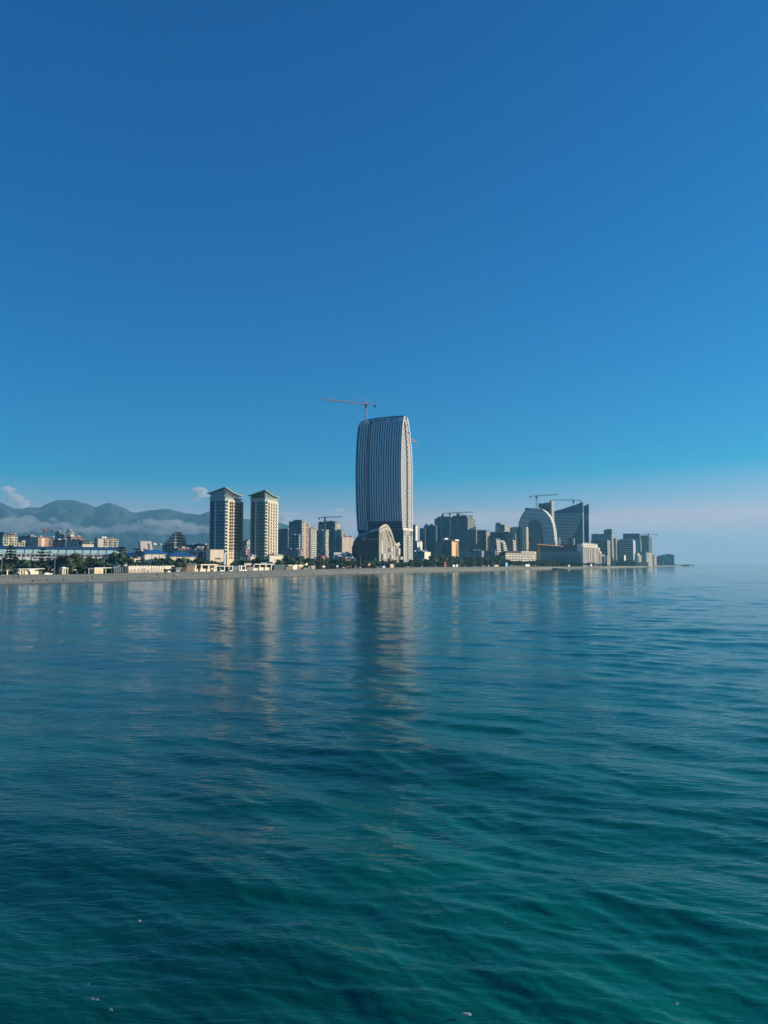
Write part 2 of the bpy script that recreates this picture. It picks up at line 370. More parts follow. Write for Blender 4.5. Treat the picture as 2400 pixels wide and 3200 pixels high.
# ------------------------------------------------------------------ clouds: closed bodies of thin vapour
def vapour(name, dens, col=(1, 1, 1)):
    m = bpy.data.materials.new(name); m.use_nodes = True; t = m.node_tree; t.nodes.clear()
    v = N(t, 'ShaderNodeVolumePrincipled', i_Density=dens, i_Anisotropy=0.1); v.inputs['Color'].default_value = (*col, 1)
    o = N(t, 'ShaderNodeOutputMaterial'); L(t, v.outputs[0], o.inputs['Volume']); return m
import bmesh
def cloud_mesh(name, puffs, mat, seed):
    """puffs: (x, y, z, rx, ry, rz) merged into one lumpy closed skin by remeshing"""
    from mathutils import noise
    bm = bmesh.new()
    for (x, y, z, rx, ry, rz) in puffs:
        r_ = bmesh.ops.create_icosphere(bm, subdivisions=3, radius=1.0)
        for v in r_['verts']:
            d = 1 + 0.38 * noise.fractal(v.co * 1.6 + Vector((seed * 3.1 + x * 0.01, z * 0.01, y * 0.01)), 0.8, 2.0, 4)
            v.co = Vector((x + v.co.x * rx * d, y + v.co.y * ry * d, z + v.co.z * rz * d * (1 if v.co.z > 0 else 0.6)))
    me = bpy.data.meshes.new(name); bm.to_mesh(me); bm.free()
    o = bpy.data.objects.new('tmp', me); COL.objects.link(o)
    md = o.modifiers.new('r', 'REMESH'); md.mode = 'VOXEL'; md.voxel_size = max(p[3] for p in puffs) / 16.0
    bpy.context.view_layer.update()
    me2 = bpy.data.meshes.new_from_object(o.evaluated_get(bpy.context.evaluated_depsgraph_get()))
    bpy.data.objects.remove(o); me2.name = name; me2.materials.clear(); me2.materials.append(mat)
    return me2
def cloud(label, Y, blobs, dens, seed, name='cloud', depth=1.0):
    """blobs: (px, py, half width px, half height px)"""
    rnd = random.Random(seed); puffs = []
    for (px, py, hw, hh) in blobs:
        n = max(4, int(hw / hh * 4.0))
        for i in range(n):
            t = (i + 0.5) / n * 2 - 1
            c = W(px + t * hw * 0.85, py + rnd.uniform(-0.75, 0.55) * hh, Y + rnd.uniform(-0.2, 0.2) * Y * 0.03)
            s = Y / FPX; e = math.sqrt(max(0.15, 1 - t * t))
            r_ = hh * s * e * rnd.uniform(0.28, 0.85); puffs.append((c.x, c.y, c.z, r_ * rnd.uniform(1.2, 2.3), r_ * 1.6 * depth, r_))
    o = put(name, cloud_mesh(name, puffs, vapour('cloud_vapour_%d' % seed, dens), seed))
    tag(o, label, 'cloud', 'clouds over the bay'); return o
cloud('long low cloud across the mountain slope, above the pink striped block', 6100, [(110,1638,80,20),(60,1650,90,24),(185,1652,80,16),(15,1648,40,26),(250,1662,70,12)], 0.0042, 1)
cloud('long low cloud across the slope below the second peak, above the curved white building', 6100, [(330,1657,90,14),(400,1655,70,12),(480,1645,90,22),(560,1652,80,22),(620,1660,60,18),(500,1662,120,12)], 0.0042, 2)
cloud('slanting pink puff of cloud resting on the saddle left of the highest peak', 24500, [(25,1532,22,12),(50,1555,26,20),(65,1575,22,16)], 0.004, 3)
cloud('pink puff of cloud just left of the roof of the left twin tower', 24500, [(630,1545,24,17),(612,1556,24,10)], 0.004, 4)
cloud('pale puff of cloud beside the right twin tower, above the last hill', 24500, [(885,1617,30,15),(915,1628,20,9)], 0.004, 5)
cloud('small pale cloud above the crane on the dark slab tower, left of the tallest tower', 24500, [(1055,1597,20,6)], 0.004, 6)
cloud('small pale cloud hugging the left edge of the tallest tower', 24500, [(1103,1626,16,11)], 0.004, 7)
cloud('thin flat cloud to the right of the blue wedge-shaped tower', 24500, [(1885,1625,24,5)], 0.004, 8)
# ------------------------------------------------------------------ air
hz = MB().box(-22500, 22500, -21800, 22500, -5.0, 840.0)
m = bpy.data.materials.new('air'); m.use_nodes = True; t = m.node_tree; t.nodes.clear()
v = N(t, 'ShaderNodeVolumePrincipled', i_Density=HAZE_DENSITY, i_Anisotropy=0.15); v.inputs['Color'].default_value = (0.26, 0.66, 0.92, 1)
o_ = N(t, 'ShaderNodeOutputMaterial'); L(t, v.outputs[0], o_.inputs['Volume'])
hz.build('haze', m, kind='stuff')
# ------------------------------------------------------------------ buildings: common facade maker
def fb(mb, face, s0, s1, d0, d1, z0, z1, mi=0):
    """box on a face: s runs along it, d outward. S looks towards the camera's left, L towards the open sea"""
    if face == 'S': mb.box(s0, s1, -d1, -d0, z0, z1, mi)
    else: mb.box(d0, d1, s0, s1, z0, z1, mi)
def facade(wall, balc, face, s0, s1, z0, z1, style, flh=3.1, bay=3.4, rnd=None):
    ln = s1 - s0; nf = max(1, int(round((z1 - z0) / flh))); fh = (z1 - z0) / nf
    nb = max(1, int(round(ln / bay))); bw = ln / nb
    if style == 'plain': fb(wall, face, s0, s1, 0, 0.35, z0, z1); return
    if style == 'grid' or style == 'balc':
        for i in range(nf + 1):
            fb(wall, face, s0, s1, 0, 0.30, z0 + max(0, i * fh - 0.17 * fh), min(z1, z0 + i * fh + 0.19 * fh))
        for j in range(nb + 1):
            c = s0 + j * bw; fb(wall, face, max(s0, c - bw * 0.15), min(s1, c + bw * 0.15), 0, 0.34, z0, z1)
        if style == 'balc':
            for i in range(1, nf):
                for j in range(nb):
                    if (j + (rnd.random() < 0.15)) % 2 == 0: continue
                    c = s0 + (j + 0.5) * bw
                    fb(balc, face, c - bw * 0.48, c + bw * 0.48, 0.36, 1.45, z0 + i * fh - 0.25, z0 + i * fh + rnd.choice((0.75, 0.8, 0.95)))
    elif style == 'slab':
        for i in range(nf + 1):
            fb(wall, face, s0, s1, 0, 0.9, z0 + max(0, i * fh - 0.15), min(z1, z0 + i * fh + 0.95))
        for j in range(0, nb + 1, 2):
            c = s0 + j * bw; fb(wall, face, max(s0, c - 0.35), min(s1, c + 0.35), 0, 0.8, z0, z1)
    elif style == 'fin':
        for i in range(nf + 1): fb(wall, face, s0, s1, 0, 0.15, z0 + max(0, i * fh - 0.35), min(z1, z0 + i * fh + 0.35))
        for j in range(nb + 1):
            c = s0 + j * bw; fb(wall, face, max(s0, c - bw * 0.27), min(s1, c + bw * 0.27), 0, 0.75, z0, z1)
    elif style == 'curtain':
        for i in range(nf + 1): fb(wall, face, s0, s1, 0, 0.10, z0 + max(0, i * fh - 0.22), min(z1, z0 + i * fh + 0.22))
        for j in range(nb + 1):
            c = s0 + j * bw; fb(wall, face, max(s0, c - 0.09), min(s1, c + 0.09), 0, 0.13, z0, z1)
    elif style == 'band':
        for i in range(nf + 1): fb(wall, face, s0, s1, 0, 0.45, z0 + max(0, i * fh - 0.45), min(z1, z0 + i * fh + 0.45))
def B(name, label, pxl, pxc, pxr, py, Y, col, S='grid', Lf='grid', a=A0, w1=None, w2=None, colL=None, glass=None,
      z0=2.0, bay=3.4, flh=3.1, roof=(), roofcol=None, base=None, par=0.7, bcol=None, parts=None):
    C, w1, w2 = corner(pxl, pxc, pxr, py, Y, a, w1, w2)
    w1 = max(2.0, w1); w2 = max(2.0, w2)
    H = ZA(py, Y) - par; glass = glass or GLASS
    o = thing(name, label, 'building', (C.x, C.y, 0), -a)
    rnd = random.Random(len(label) * 7 + int(pxc))
    zb = z0 if base is None else base
    MB().box(-w1 + 0.05, -0.05, 0.05, w2 - 0.05, z0, H).build('window', glass, o, kind='stuff')
    cw = MA((min(0.8, col[0] * 1.5), min(0.8, col[1] * 1.85), min(0.8, col[2] * 1.75)), 0.85, 0.14, 0.12, 0.2, streak=True); cl = MA(colL or col, 0.85, 0.12, 0.12, 0.2, streak=True)  # shaded faces' paint lightened and tinted teal to imitate light in the shade
    wm, wl, bm_ = MB(), MB(), MB()
    if isinstance(S, str): S = [(0, 1, S)]
    if isinstance(Lf, str): Lf = [(0, 1, Lf)]
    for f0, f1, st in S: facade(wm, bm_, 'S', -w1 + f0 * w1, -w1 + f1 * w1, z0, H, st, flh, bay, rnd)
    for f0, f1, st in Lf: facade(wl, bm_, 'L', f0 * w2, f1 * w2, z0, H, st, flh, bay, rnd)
    wm.box(-0.33, 0.37, -0.37, 0.33, z0, H)
    wm.box(-w1 - 0.36, -w1, -0.2, w2 + 0.3, z0, H).box(-w1, 0.2, w2, w2 + 0.33, z0, H)
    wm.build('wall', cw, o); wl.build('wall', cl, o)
    bm_.build('balcony', MA(bcol or colL or col, 0.8), o, kind='stuff')
    rm = MA(roofcol or tuple(c * 0.8 for c in col), 0.85)
    MB().box(-w1 - 0.5, 0.5, -0.5, w2 + 0.5, H, H + par).build('roof', rm, o)
    for r_ in roof:
        x0, x1, y0, y1, h = r_[:5]; rc = MA(r_[5], 0.8) if len(r_) > 5 else rm
        MB().box(-w1 + x0 * w1, -w1 + x1 * w1, y0 * w2, y1 * w2, H + par, H + par + h).build('roof_house', rc, o)
    if Y < 2400:
        rq = random.Random(int(pxc * 3)); q = MB()
        for i in range(7):
            x = -rq.uniform(0.1, 0.9) * w1; y = rq.uniform(0.1, 0.9) * w2; s = rq.uniform(0.6, 1.9)
            q.box(x, x + s * 1.6, y, y + s * 1.6, H + par, H + par + s)
        q.build('roof_plant', MA((0.4, 0.42, 0.44), 0.7), o, kind='stuff')
        for i in range(rq.randrange(0, 3)):
            x = -rq.uniform(0.1, 0.9) * w1; y = rq.uniform(0.1, 0.9) * w2; hh = rq.uniform(3, 7)
            MB().bar((x, y, H), (x, y, H + hh), 0.14, 4, 0.06).bar((x - 0.8, y, H + hh * 0.8), (x + 0.8, y, H + hh * 0.8), 0.06, 3).build('aerial', DARK, o)
    return o, C, w1, w2, H
def hip(parent, x0, x1, y0, y1, z, h, over, mat, ridge=0.35, name='roof'):
    x0 -= over; x1 += over; y0 -= over; y1 += over
    w, d = x1 - x0, y1 - y0
    if w >= d: i = d * ridge; P = [(x0 + i, (y0 + y1) / 2), (x1 - i, (y0 + y1) / 2)]
    else: i = w * ridge; P = [((x0 + x1) / 2, y0 + i), ((x0 + x1) / 2, y1 - i)]
    mb = MB(); b = [(x0, y0, z), (x1, y0, z), (x1, y1, z), (x0, y1, z)]
    b2 = [(p[0], p[1], z - 0.4) for p in b]; r = [(P[0][0], P[0][1], z + h), (P[1][0], P[1][1], z + h)]
    if w >= d: fs = [(b[0], b[1], r[1], r[0]), (b[1], b[2], r[1]), (b[2], b[3], r[0], r[1]), (b[3], b[0], r[0])]
    else: fs = [(b[0], b[1], r[0]), (b[1], b[2], r[1], r[0]), (b[2], b[3], r[1]), (b[3], b[0], r[0], r[1])]
    for f in fs: mb.quad(f)
    for i in range(4): j = (i + 1) % 4; mb.quad((b2[i], b2[j], b[j], b[i]))
    mb.quad(b2[::-1])
    return mb.build(name, mat, parent)
# ------------------------------------------------------------------ twin towers with swooping roofs
def twin(pxl, pxc, pxr, Y, py_eave, py_apex, label, second):
    C, w1, w2 = corner(pxl, pxc, pxr, 1640, Y, A0)
    o = thing('residential_tower', label, 'tower', (C.x, C.y, 0), -A0, group='twin towers with swooping roofs')
    cream = MA(CREAM, 0.8, 0.1, 0.1, 0.2); grey = MA((0.34, 0.46, 0.48), 0.6, 0.1, 0.2)
    pane = MA((0.020, 0.105, 0.125) if not second else (0.018, 0.125, 0.090), 0.15, 0.25, 0.15, 0.4, cell=(2.4, 2.4, 3.03), cvar=0.5)
    dark = MA((0.014, 0.070, 0.095), 0.35, 0.2, 0.2, 0.2, cell=(2.4, 2.4, 3.03), cvar=0.4)
    ztop = ZA(py_eave, Y); nf = 20 if not second else 21; z0 = 2.0
    fh = 3.03; zb = ztop - 17.0 * fh if not second else ztop - 19 * fh
    MB().box(-w1, 0, 0, w2, z0, ztop).build('wall', grey, o)
    # camera-left face: two columns of glass with grey piers
    c1 = (-w1 + w1 * 0.07, -w1 + w1 * 0.33) if not second else (-w1 + w1 * 0.10, -w1 + w1 * 0.32)
    c2 = (-w1 + w1 * 0.44, -0.15)
    rows = int((ztop - 1.6 - zb) / fh)
    me1 = MB().box(c1[0], c1[1], -0.12, 0, 0.12, fh - 0.18).mesh('glass_panel', dark)
    nmul = 4; ww = (c2[1] - c2[0]) / nmul
    q = MB()
    for j in range(nmul): q.box(c2[0] + j * ww + 0.07, c2[0] + (j + 1) * ww - 0.07, -0.12, 0, 0.12, fh - 0.22)
    me2 = q.mesh('glass_panel', pane)
    for i in range(rows):
        z = zb + i * fh; put('glass_panel', me1, o, (0, 0, z)); put('glass_panel', me2, o, (0, 0, z))
    MB().box(c1[0] - 0.5, c1[0] - 0.1, -0.35, 0, z0, ztop - 1.4).box(c1[1] + 0.15, c2[0] - 0.15, -0.40, 0, z0, ztop - 1.3).build('pier', MA((0.52, 0.60, 0.60), 0.6), o)
    # sea face: glazed strip, then cream wall with balconies
    st = w2 * (0.13 if not second else 0.14)
    me3 = MB().box(0, 0.14, 0.2, st - 0.1, 0.55, fh - 0.05).mesh('glass_panel', dark)
    me4 = MB().box(0, 0.85, -0.1, st, -0.42, 0.48).mesh('spandrel', MA(WHITE, 0.6))
    for i in range(rows):
        z = zb + i * fh; put('glass_panel', me3, o, (0, 0, z)); put('spandrel', me4, o, (0, 0, z))
    MB().box(0, 0.9, st, w2, z0, ztop - 1.8).build('wall', cream, o)
    if not second:
        # window pairs with dark balconies on the front half, more on the rear half
        win = MA((0.03, 0.03, 0.025), 0.25, 0.2, 1, 0.5); bal = MA((0.05, 0.06, 0.05), 0.6)
        lig = MA((0.75, 0.66, 0.48), 0.7)
        cols = [st + (w2 - st) * f for f in (0.19, 0.33, 0.58, 0.74, 0.90)]
        mw = MB().box(0.9, 0.96, -0.85, 0.85, 0.0, 2.1).mesh('window', win)
        mbal = MB(); mbal.box(0.97, 2.2, -1.5, 1.3, -0.35, -0.12); mbal.box(2.08, 2.2, -1.5, 1.3, -0.12, 0.75)
        for e in (-1.5, 1.22): mbal.box(0.97, 2.08, e, e + 0.08, -0.12, 0.75)
        mbal = mbal.mesh('balcony', bal)
        for i in range(rows + 2):
            z = ztop - 5.2 - i * fh
            if z < 4: break
            for ci, c in enumerate(cols):
                put('window', mw, o, (0, c, z))
                if i < rows - 1: put('balcony', mbal, o, (0, c + 0.2, z))
        # rear part is stepped forward, in grey
        MB().box(0.9, 2.4, w2 * 0.985, w2 + 0.6, z0, ztop - 2.2).build('pier', cream, o)
    else:
        brown = MA((0.13, 0.09, 0.045), 0.7); win = MA((0.05, 0.04, 0.03), 0.3)
        oval = MB(); k = 12
        n0 = len(oval.v)
        pts = [(1.35 * math.cos(2 * math.pi * i / k), 1.15 * math.sin(2 * math.pi * i / k)) for i in range(k)]
        oval.v += [(1.0, a_, b_) for a_, b_ in pts] + [(1.75, a_ * 0.85, b_ * 0.9) for a_, b_ in pts]
        for i in range(k):
            j = (i + 1) % k; oval.f.append((n0 + i, n0 + j, n0 + k + j, n0 + k + i)); oval.m.append(0)
        oval.f.append(tuple(range(n0 + k, n0 + 2 * k))); oval.m.append(0)
        om = oval.mesh('balcony', MA((0.80, 0.76, 0.62), 0.6))
        cw = (w2 - st - 1.8) / 4
        for j in range(4):
            y = st + 2.2 + j * cw
            MB().box(0.9, 0.98, y - 0.6, y + 0.6, 5, ztop - 3.4).build('window_column', brown, o)
        rail = MB().box(0.98, 1.6, -0.8, 0.8, -0.1, 0.12).mesh('balcony_rail', win)
        for i in range(rows + 1):
            z = ztop - 4.6 - i * fh
            for j in range(4):
                y = st + 2.2 + j * cw
                put('balcony', om, o, (0, y + cw * 0.5 - 0.1, z)); put('balcony_rail', rail, o, (0, y - 0.1, z - 0.9))
    # top storey and roof
    zap = ZA(py_apex, Y) - 0.3; zl = ZA(1540 if not second else 1547, Y + 6); zr = ZA(1548 if not second else 1553.5, Y + 24)
    ov = 1.6
    def rz(x, y):
        fx = min(1, max(0, (-x) / w1)); fy = min(1, max(0, y / w2))
        cx_ = zap + (zl - zap) * fx; cy_ = (zr - zap) * (1 - (1 - fy) ** 1.7)
        return cx_ + cy_ * (1 - 0.45 * fx)
    n = 10; mb = MB()
    for t_ in (0, 1):
        for i in range(n + 1):
            for j in range(n + 1):
                x = -w1 - ov + (w1 + 2 * ov) * i / n; y = -ov + (w2 + 2 * ov) * j / n
                mb.v.append((x, y, rz(x, y) - (0.9 if t_ == 0 else 0.0)))
    S_ = (n + 1) ** 2
    for i in range(n):
        for j in range(n):
            a_ = i * (n + 1) + j
            mb.f.append((a_, a_ + 1, a_ + n + 2, a_ + n + 1)); mb.f.append((S_ + a_, S_ + a_ + n + 1, S_ + a_ + n + 2, S_ + a_ + 1)); mb.m += [0, 0]
    for i in range(n):
        for (p, q_) in ((i * (n + 1), (i + 1) * (n + 1)), ((i + 1) * (n + 1) + n, i * (n + 1) + n), (i + 1, i), (n * (n + 1) + i, n * (n + 1) + i + 1)):
            mb.f.append((p, q_, S_ + q_, S_ + p)); mb.m.append(0)
    mb.build('roof', MA((0.24, 0.31, 0.30), 0.5, 0.1), o)
    # penthouse walls under the roof
    q = MB(); xs = [-w1 + 0.4 + (w1 - 0.4) * i / 6 for i in range(7)]
    for i in range(6):
        x0, x1 = xs[i], xs[i + 1]
        q.quad([(x0 + 0.04, 0.15, ztop), (x1 - 0.04, 0.15, ztop), (x1 - 0.04, 0.15, rz(x1, 0) - 0.9), (x0 + 0.04, 0.15, rz(x0, 0) - 0.9)])
    q.build('penthouse_wall', grey if not second else pane, o)
    q = MB(); yy = 3.2 if not second else 0.6; ys = [w2 * i / 8 for i in range(9)]
    xin = -3.0 if not second else -0.4
    for i in range(8):
        q.quad([(xin, ys[i], ztop), (xin, ys[i + 1], ztop), (xin, ys[i + 1], rz(xin, ys[i + 1]) - 0.9), (xin, ys[i], rz(xin, ys[i]) - 0.9)])
    q.build('penthouse_wall', MA((0.06, 0.08, 0.08), 0.4) if not second else MA((0.10, 0.15, 0.14), 0.3), o)
    for i in range(9):
        y = ys[i] * 0.98 + 0.1
        MB().box(-0.45, -0.15, y, y + 0.35, ztop, rz(0, y) - 0.85).build('column', MA((0.6, 0.6, 0.58), 0.5), o)
    MB().box(-w1 - 0.8, 1.1, -0.7, w2 + 0.7, ztop - 0.35, ztop + 0.25).build('cornice', MA((0.36, 0.40, 0.40) if not second else (0.5, 0.5, 0.44), 0.6), o)
    if not second:
        MB().box(-5.6, -0.9, -0.35, 0.1, ztop + 3.6, ztop + 6.2).build('sign_panel', MA((0.10, 0.17, 0.17), 0.4), o)
        q = MB()
        for i, (xx, w_) in enumerate(((-5.3, 0.9), (-4.2, 0.7), (-3.2, 0.7), (-2.2, 0.9))):
            q.box(xx, xx + w_, -0.5, -0.36, ztop + 4.1, ztop + 5.7 - 0.3 * (i % 2))
        q.build('sign_mark', MA((0.5, 0.62, 0.58), 0.4), o)
        MB().box(-3.6, -0.3, -0.5, 0.1, ztop + 0.4, ztop + 2.4).build('sign_panel', MA((0.25, 0.42, 0.40), 0.3), o)
        # one paler pane
        MB().box(-5.2, -3.6, -0.20, -0.13, ztop - 12.6, ztop - 10.8).build('blind', MA((0.45, 0.52, 0.40), 0.4), o)
    return o, C, w1, w2
t1, C1, w11, w21 = twin(654.6, 702.0, 752.0, 680.0, 1554.0, 1521.4, 'left and taller of the twin towers, cream balconied side half in shade', False)
t2, C2, w12, w22 = twin(782.0, 827.0, 866.0, 698.0, 1557.0, 1530.0, 'right one of the twin towers, with white oval balconies on its sunlit side', True)
# cream podium in front of the left tower
C, w1, w2 = corner(640, 657, 699.3, 1730, 655, R(38), w1=6)
o = thing('podium_block', 'plain cream windowless block at the foot of the left twin tower', 'building', (C.x, C.y, 0), -R(38))
MB().box(-6, 0, 0, w2, 2, ZA(1717.7, 655)).build('wall', MA((0.68, 0.58, 0.44), 0.8), o)
MB().box(-6.3, 0.3, -0.3, w2 + 0.3, ZA(1717.7, 655), ZA(1717.2, 655) + 0.25).build('roof', MA((0.35, 0.33, 0.3)), o)
MB().box(0, 0.25, w2 * 0.35, w2 * 0.75, 8.6 + 4.2, 8.6 + 5.6).build('sign_panel', MA((0.16, 0.13, 0.09)), o)
# grey hall with three dark windows
o, C, w1, w2, H = B('podium_hall', 'long grey hall with three dark window bays, left of the twin towers', 546, 655, 662, 1720, 672, (0.30, 0.33, 0.35), S='plain', Lf='plain', par=0.5, w2=14)
for f0, f1 in ((0.41, 0.63), (0.68, 0.82), (0.86, 0.955)):
    MB().box(-w1 + f0 * w1, -w1 + f1 * w1, -0.5, -0.38, 8.5, ZA(1725, 690)).build('window', MA((0.01, 0.03, 0.06), 0.15), o)
# ------------------------------------------------------------------ the tallest tower: curved slab with vertical fins
TA = A0
C, TW1, TW2 = corner(1111.5, 1251.5, 1289, 1500, 845, TA); TW2 = 38.0; TC = C
tower = thing('hotel_tower', 'tallest tower, curved blue-grey slab with vertical fins and rooftop letters', 'tower', (C.x, C.y, 0), -TA)
FR = [(2, 8), (46, 8), (47.5, 5.6), (60, 3.6), (72, 2.0), (95, 0.4), (120, 0), (132, 0.5), (148, 2.2), (158, 3.7), (164, 5.0), (170, 6.9), (174, 8.8), (177, 11.5), (178.6, 14.5)]
BK = [(178.9, 18), (177.5, 21), (174, 23.5), (169.7, 26), (160, 29.5), (153, 32), (147, 34.5), (137, 36.8), (125, 38), (2, 38)]
def fy(z): return float(np.interp(z, [p[0] for p in FR], [p[1] for p in FR]))
def up(z): return z if z < 110 else z + (z - 110) * 0.06
def drop(z, x):
    z = up(z); return z if z < 110 else 110 + (z - 110) * (1 - 0.055 * (min(1, max(0, -x / TW1))) ** 5)
def tprof(x, zmin=2.0, off=0.0, n=60):
    zs = sorted(set([zmin] + [p[0] for p in FR if p[0] > zmin] + list(np.linspace(zmin, 178.6, n))))
    return [(fy(z) - off, drop(z, x)) for z in zs]
full = []
for zz in [2, 46, 47.5] + list(np.linspace(50, 176, 56)) + [177, 178.6]: full.append((fy(zz), zz))
full += [(y, z) for z, y in BK]
k = len(full); mb = MB(); NX = 16
for i in range(NX + 1):
    x = -TW1 + TW1 * i / NX
    for y, z in full: mb.v.append((x, y, drop(z, x)))
for i in range(NX):
    for j in range(k):
        j2 = (j + 1) % k; mb.f.append((i * k + j, (i + 1) * k + j, (i + 1) * k + j2, i * k + j2)[::-1]); mb.m.append(0)
mb.f.append(tuple(range(k))); mb.f.append(tuple(range((NX + 1) * k - 1, NX * k - 1, -1))); mb.m += [0, 0]
bm = bmesh.new(); _me = mb.mesh('glazing', MA((0.008, 0.060, 0.090), 0.25, 0.15, 0.1, 0.3, cell=(3.1, 3.1, 3.45), cvar=0.35))
bm.from_mesh(_me); bmesh.ops.recalc_face_normals(bm, faces=bm.faces); bm.to_mesh(_me); bm.free()
put('glazing', _me, tower)
finmat = MA((0.70, 0.76, 0.80), 0.45, 0.08, 0.1, 0.4)
def strip(mb, x0, x1, zmin, zmax, d, mi=0, n=46):
    """strip that follows the curved front, standing d proud"""
    zs = list(np.linspace(zmin, zmax, n)); b = len(mb.v)
    for z in zs:
        y = fy(z)
        mb.v += [(x0, y - d, drop(z, x0)), (x1, y - d, drop(z, x1)), (x1, y + 0.2, drop(z, x1)), (x0, y + 0.2, drop(z, x0))]
    for i in range(len(zs) - 1):
        a_ = b + 4 * i
        mb.f += [(a_, a_ + 1, a_ + 5, a_ + 4), (a_ + 1, a_ + 2, a_ + 6, a_ + 5), (a_ + 3, a_, a_ + 4, a_ + 7)]; mb.m += [mi] * 3
    mb.f.append((b + 3, b + 2, b + 1, b)); e = b + 4 * (len(zs) - 1); mb.f.append((e, e + 1, e + 2, e + 3)); mb.m += [mi, mi]
NB = 18; BWD = (TW1 - 1.8) / NB
for i in range(NB):
    x = -TW1 + 1.8 + (i + 0.5) * BWD + 0.2
    q = MB(); lo = 48.5 if i < 4 else 58.0
    strip(q, x - 0.82, x - 0.08, lo, 171.5, 0.55); strip(q, x + 0.10, x + 0.84, lo, 171.5, 0.55)
    q.build('fin', finmat if i != 4 else MA((0.38, 0.40, 0.38), 0.6), tower)
for i in range(36):
    z = 49 + i * 3.45
    q = MB(); y = fy(z)
    q.box(-TW1, 0, y - 0.12, y + 0.6, drop(z, -20), drop(z, -20) + 0.55)
    q.build('floor_band', MA((0.10, 0.24, 0.30), 0.5), tower)
for i in range(1, 15):
    z = 8 + i * 2.9; MB().box(-TW1 * 0.86, 0, 7.8, 8.4, z, z + 0.3).build('floor_band', MA((0.10, 0.15, 0.15), 0.5), tower)
q = MB()
for i in range(24): q.box(-TW1 + i * TW1 / 24, -TW1 + i * TW1 / 24 + 0.3, 7.7, 8.3, 4, 46)
q.build('mullion', MA((0.12, 0.17, 0.17), 0.5), tower, kind='stuff')
# podium band where fins stop
q = MB(); strip(q, -TW1 * 0.79, -2.5, 47.6, 48.9, 0.4, n=3); strip(q, -TW1 * 0.79, -2.5, 55.5, 56.4, 0.4, n=3)
for i in range(17): strip(q, -TW1 * 0.79 + i * (TW1 * 0.79 - 2.5) / 17, -TW1 * 0.79 + i * (TW1 * 0.79 - 2.5) / 17 + 0.4, 48.9, 58, 0.3, n=3)
q.build('transfer_band', MA((0.13, 0.19, 0.22), 0.5), tower)
# crown band and rim
q = MB()
for i in range(16): strip(q, -TW1 + i * TW1 / 16, -TW1 + (i + 1) * TW1 / 16, 171.3, 176.4, 0.75, n=24)
q.build('crown_band', MA((0.62, 0.70, 0.74), 0.5), tower)
q = MB()
for i in range(16): strip(q, -TW1 + i * TW1 / 16, -TW1 + (i + 1) * TW1 / 16, 176.5, 178.6, 1.0, n=12)
q.build('rim', MA((0.10, 0.15, 0.15), 0.5), tower)
# left edge ticks
q = MB()
for i in range(38):
    z = 50 + i * 3.3; y = fy(z); q.box(-TW1 - 0.7, -TW1 + 1.3, y - 0.7, y + 3.0, drop(z, -TW1), drop(z, -TW1) + 0.7)
q.build('balcony', MA((0.25, 0.31, 0.34), 0.6), tower, kind='stuff')
# end wall towards the sea
ew = MA((0.30, 0.31, 0.31), 0.75, 0.08, 0.1, 0.3)
def endstrip(inset0, inset1, zlo, zhi, d0, d1, side, mat, name, kind=None, n=44):
    q = MB(); zs = np.linspace(zlo, zhi, n)
    fz = lambda z: (fy(z) if side == 0 else float(np.interp(z, [b[0] for b in BK[::-1]], [b[1] for b in BK[::-1]])))
    sg = 1 if side == 0 else -1; b = 0
    for z in zs:
        y0 = fz(z) + sg * inset0; y1 = fz(z) + sg * inset1
        z = up(z); q.v += [(d1, y0, z), (d1, y1, z), (d0, y1, z), (d0, y0, z)]
    for i in range(n - 1):
        a_ = 4 * i
        for u, w_ in ((0, 1), (1, 2), (3, 0)):
            f_ = (a_ + u, a_ + w_, a_ + 4 + w_, a_ + 4 + u); q.f.append(f_ if sg > 0 else f_[::-1]); q.m.append(0)
    return q.build(name, mat, tower, kind=kind)
def by(z): return float(np.interp(z, [b[0] for b in BK[::-1]], [b[1] for b in BK[::-1]]))
q = MB(); zs = list(np.linspace(2, 175, 60))
for z in zs: q.v += [(0.35, fy(z) + 2.2, up(z)), (0.35, by(z) - 2.0, up(z))]
for i in range(len(zs) - 1): q.f.append((2 * i, 2 * i + 1, 2 * i + 3, 2 * i + 2)); q.m.append(0)
q.build('end_wall', ew, tower)
endstrip(-0.5, 2.3, 48, 177.6, 0.0, 1.0, 0, MA((0.62, 0.57, 0.50), 0.6, 0.2, 0.6), 'edge_frame')
endstrip(-0.5, 2.1, 48, 177.6, 0.0, 1.0, 1, MA((0.74, 0.71, 0.66), 0.6, 0.2, 0.6), 'edge_frame')
tick = MB(); tick2 = MB(); bal = MB(); gl = MB(); wn = MB()
rq = random.Random(5)
for i in range(42):
    z = 50 + i * 3.0
    if fy(z) + 6 > by(z) - 6: break
    tick.box(1.0, 1.12, fy(z) + 0.3, fy(z) + 1.6, z, z + 1.3); tick2.box(1.0, 1.12, by(z) - 1.5, by(z) - 0.3, z, z + 1.3)
    mid = 21.5 + (by(z) - 38) * 0.55
    gl.box(0.36, 0.42, mid - 2.8, mid + 3.2, z + 0.3, z + 2.3)
    off = -1.6 if i % 2 else 0.4
    bal.box(0.43, 2.0, mid + off - 1.1, mid + off + 2.8, z - 0.35, z + 0.45)
    if z < 150: wn.box(0.36, 0.44, mid + 9.0, mid + 11.0, z + 0.5, z + 2.0)
tick.build('bracket', DARK, tower, kind='stuff'); tick2.build('bracket', DARK, tower, kind='stuff')
gl.build('window', MA((0.03, 0.035, 0.03), 0.3), tower, kind='stuff')
bal.build('balcony', MA((0.62, 0.58, 0.50), 0.7), tower, kind='stuff')
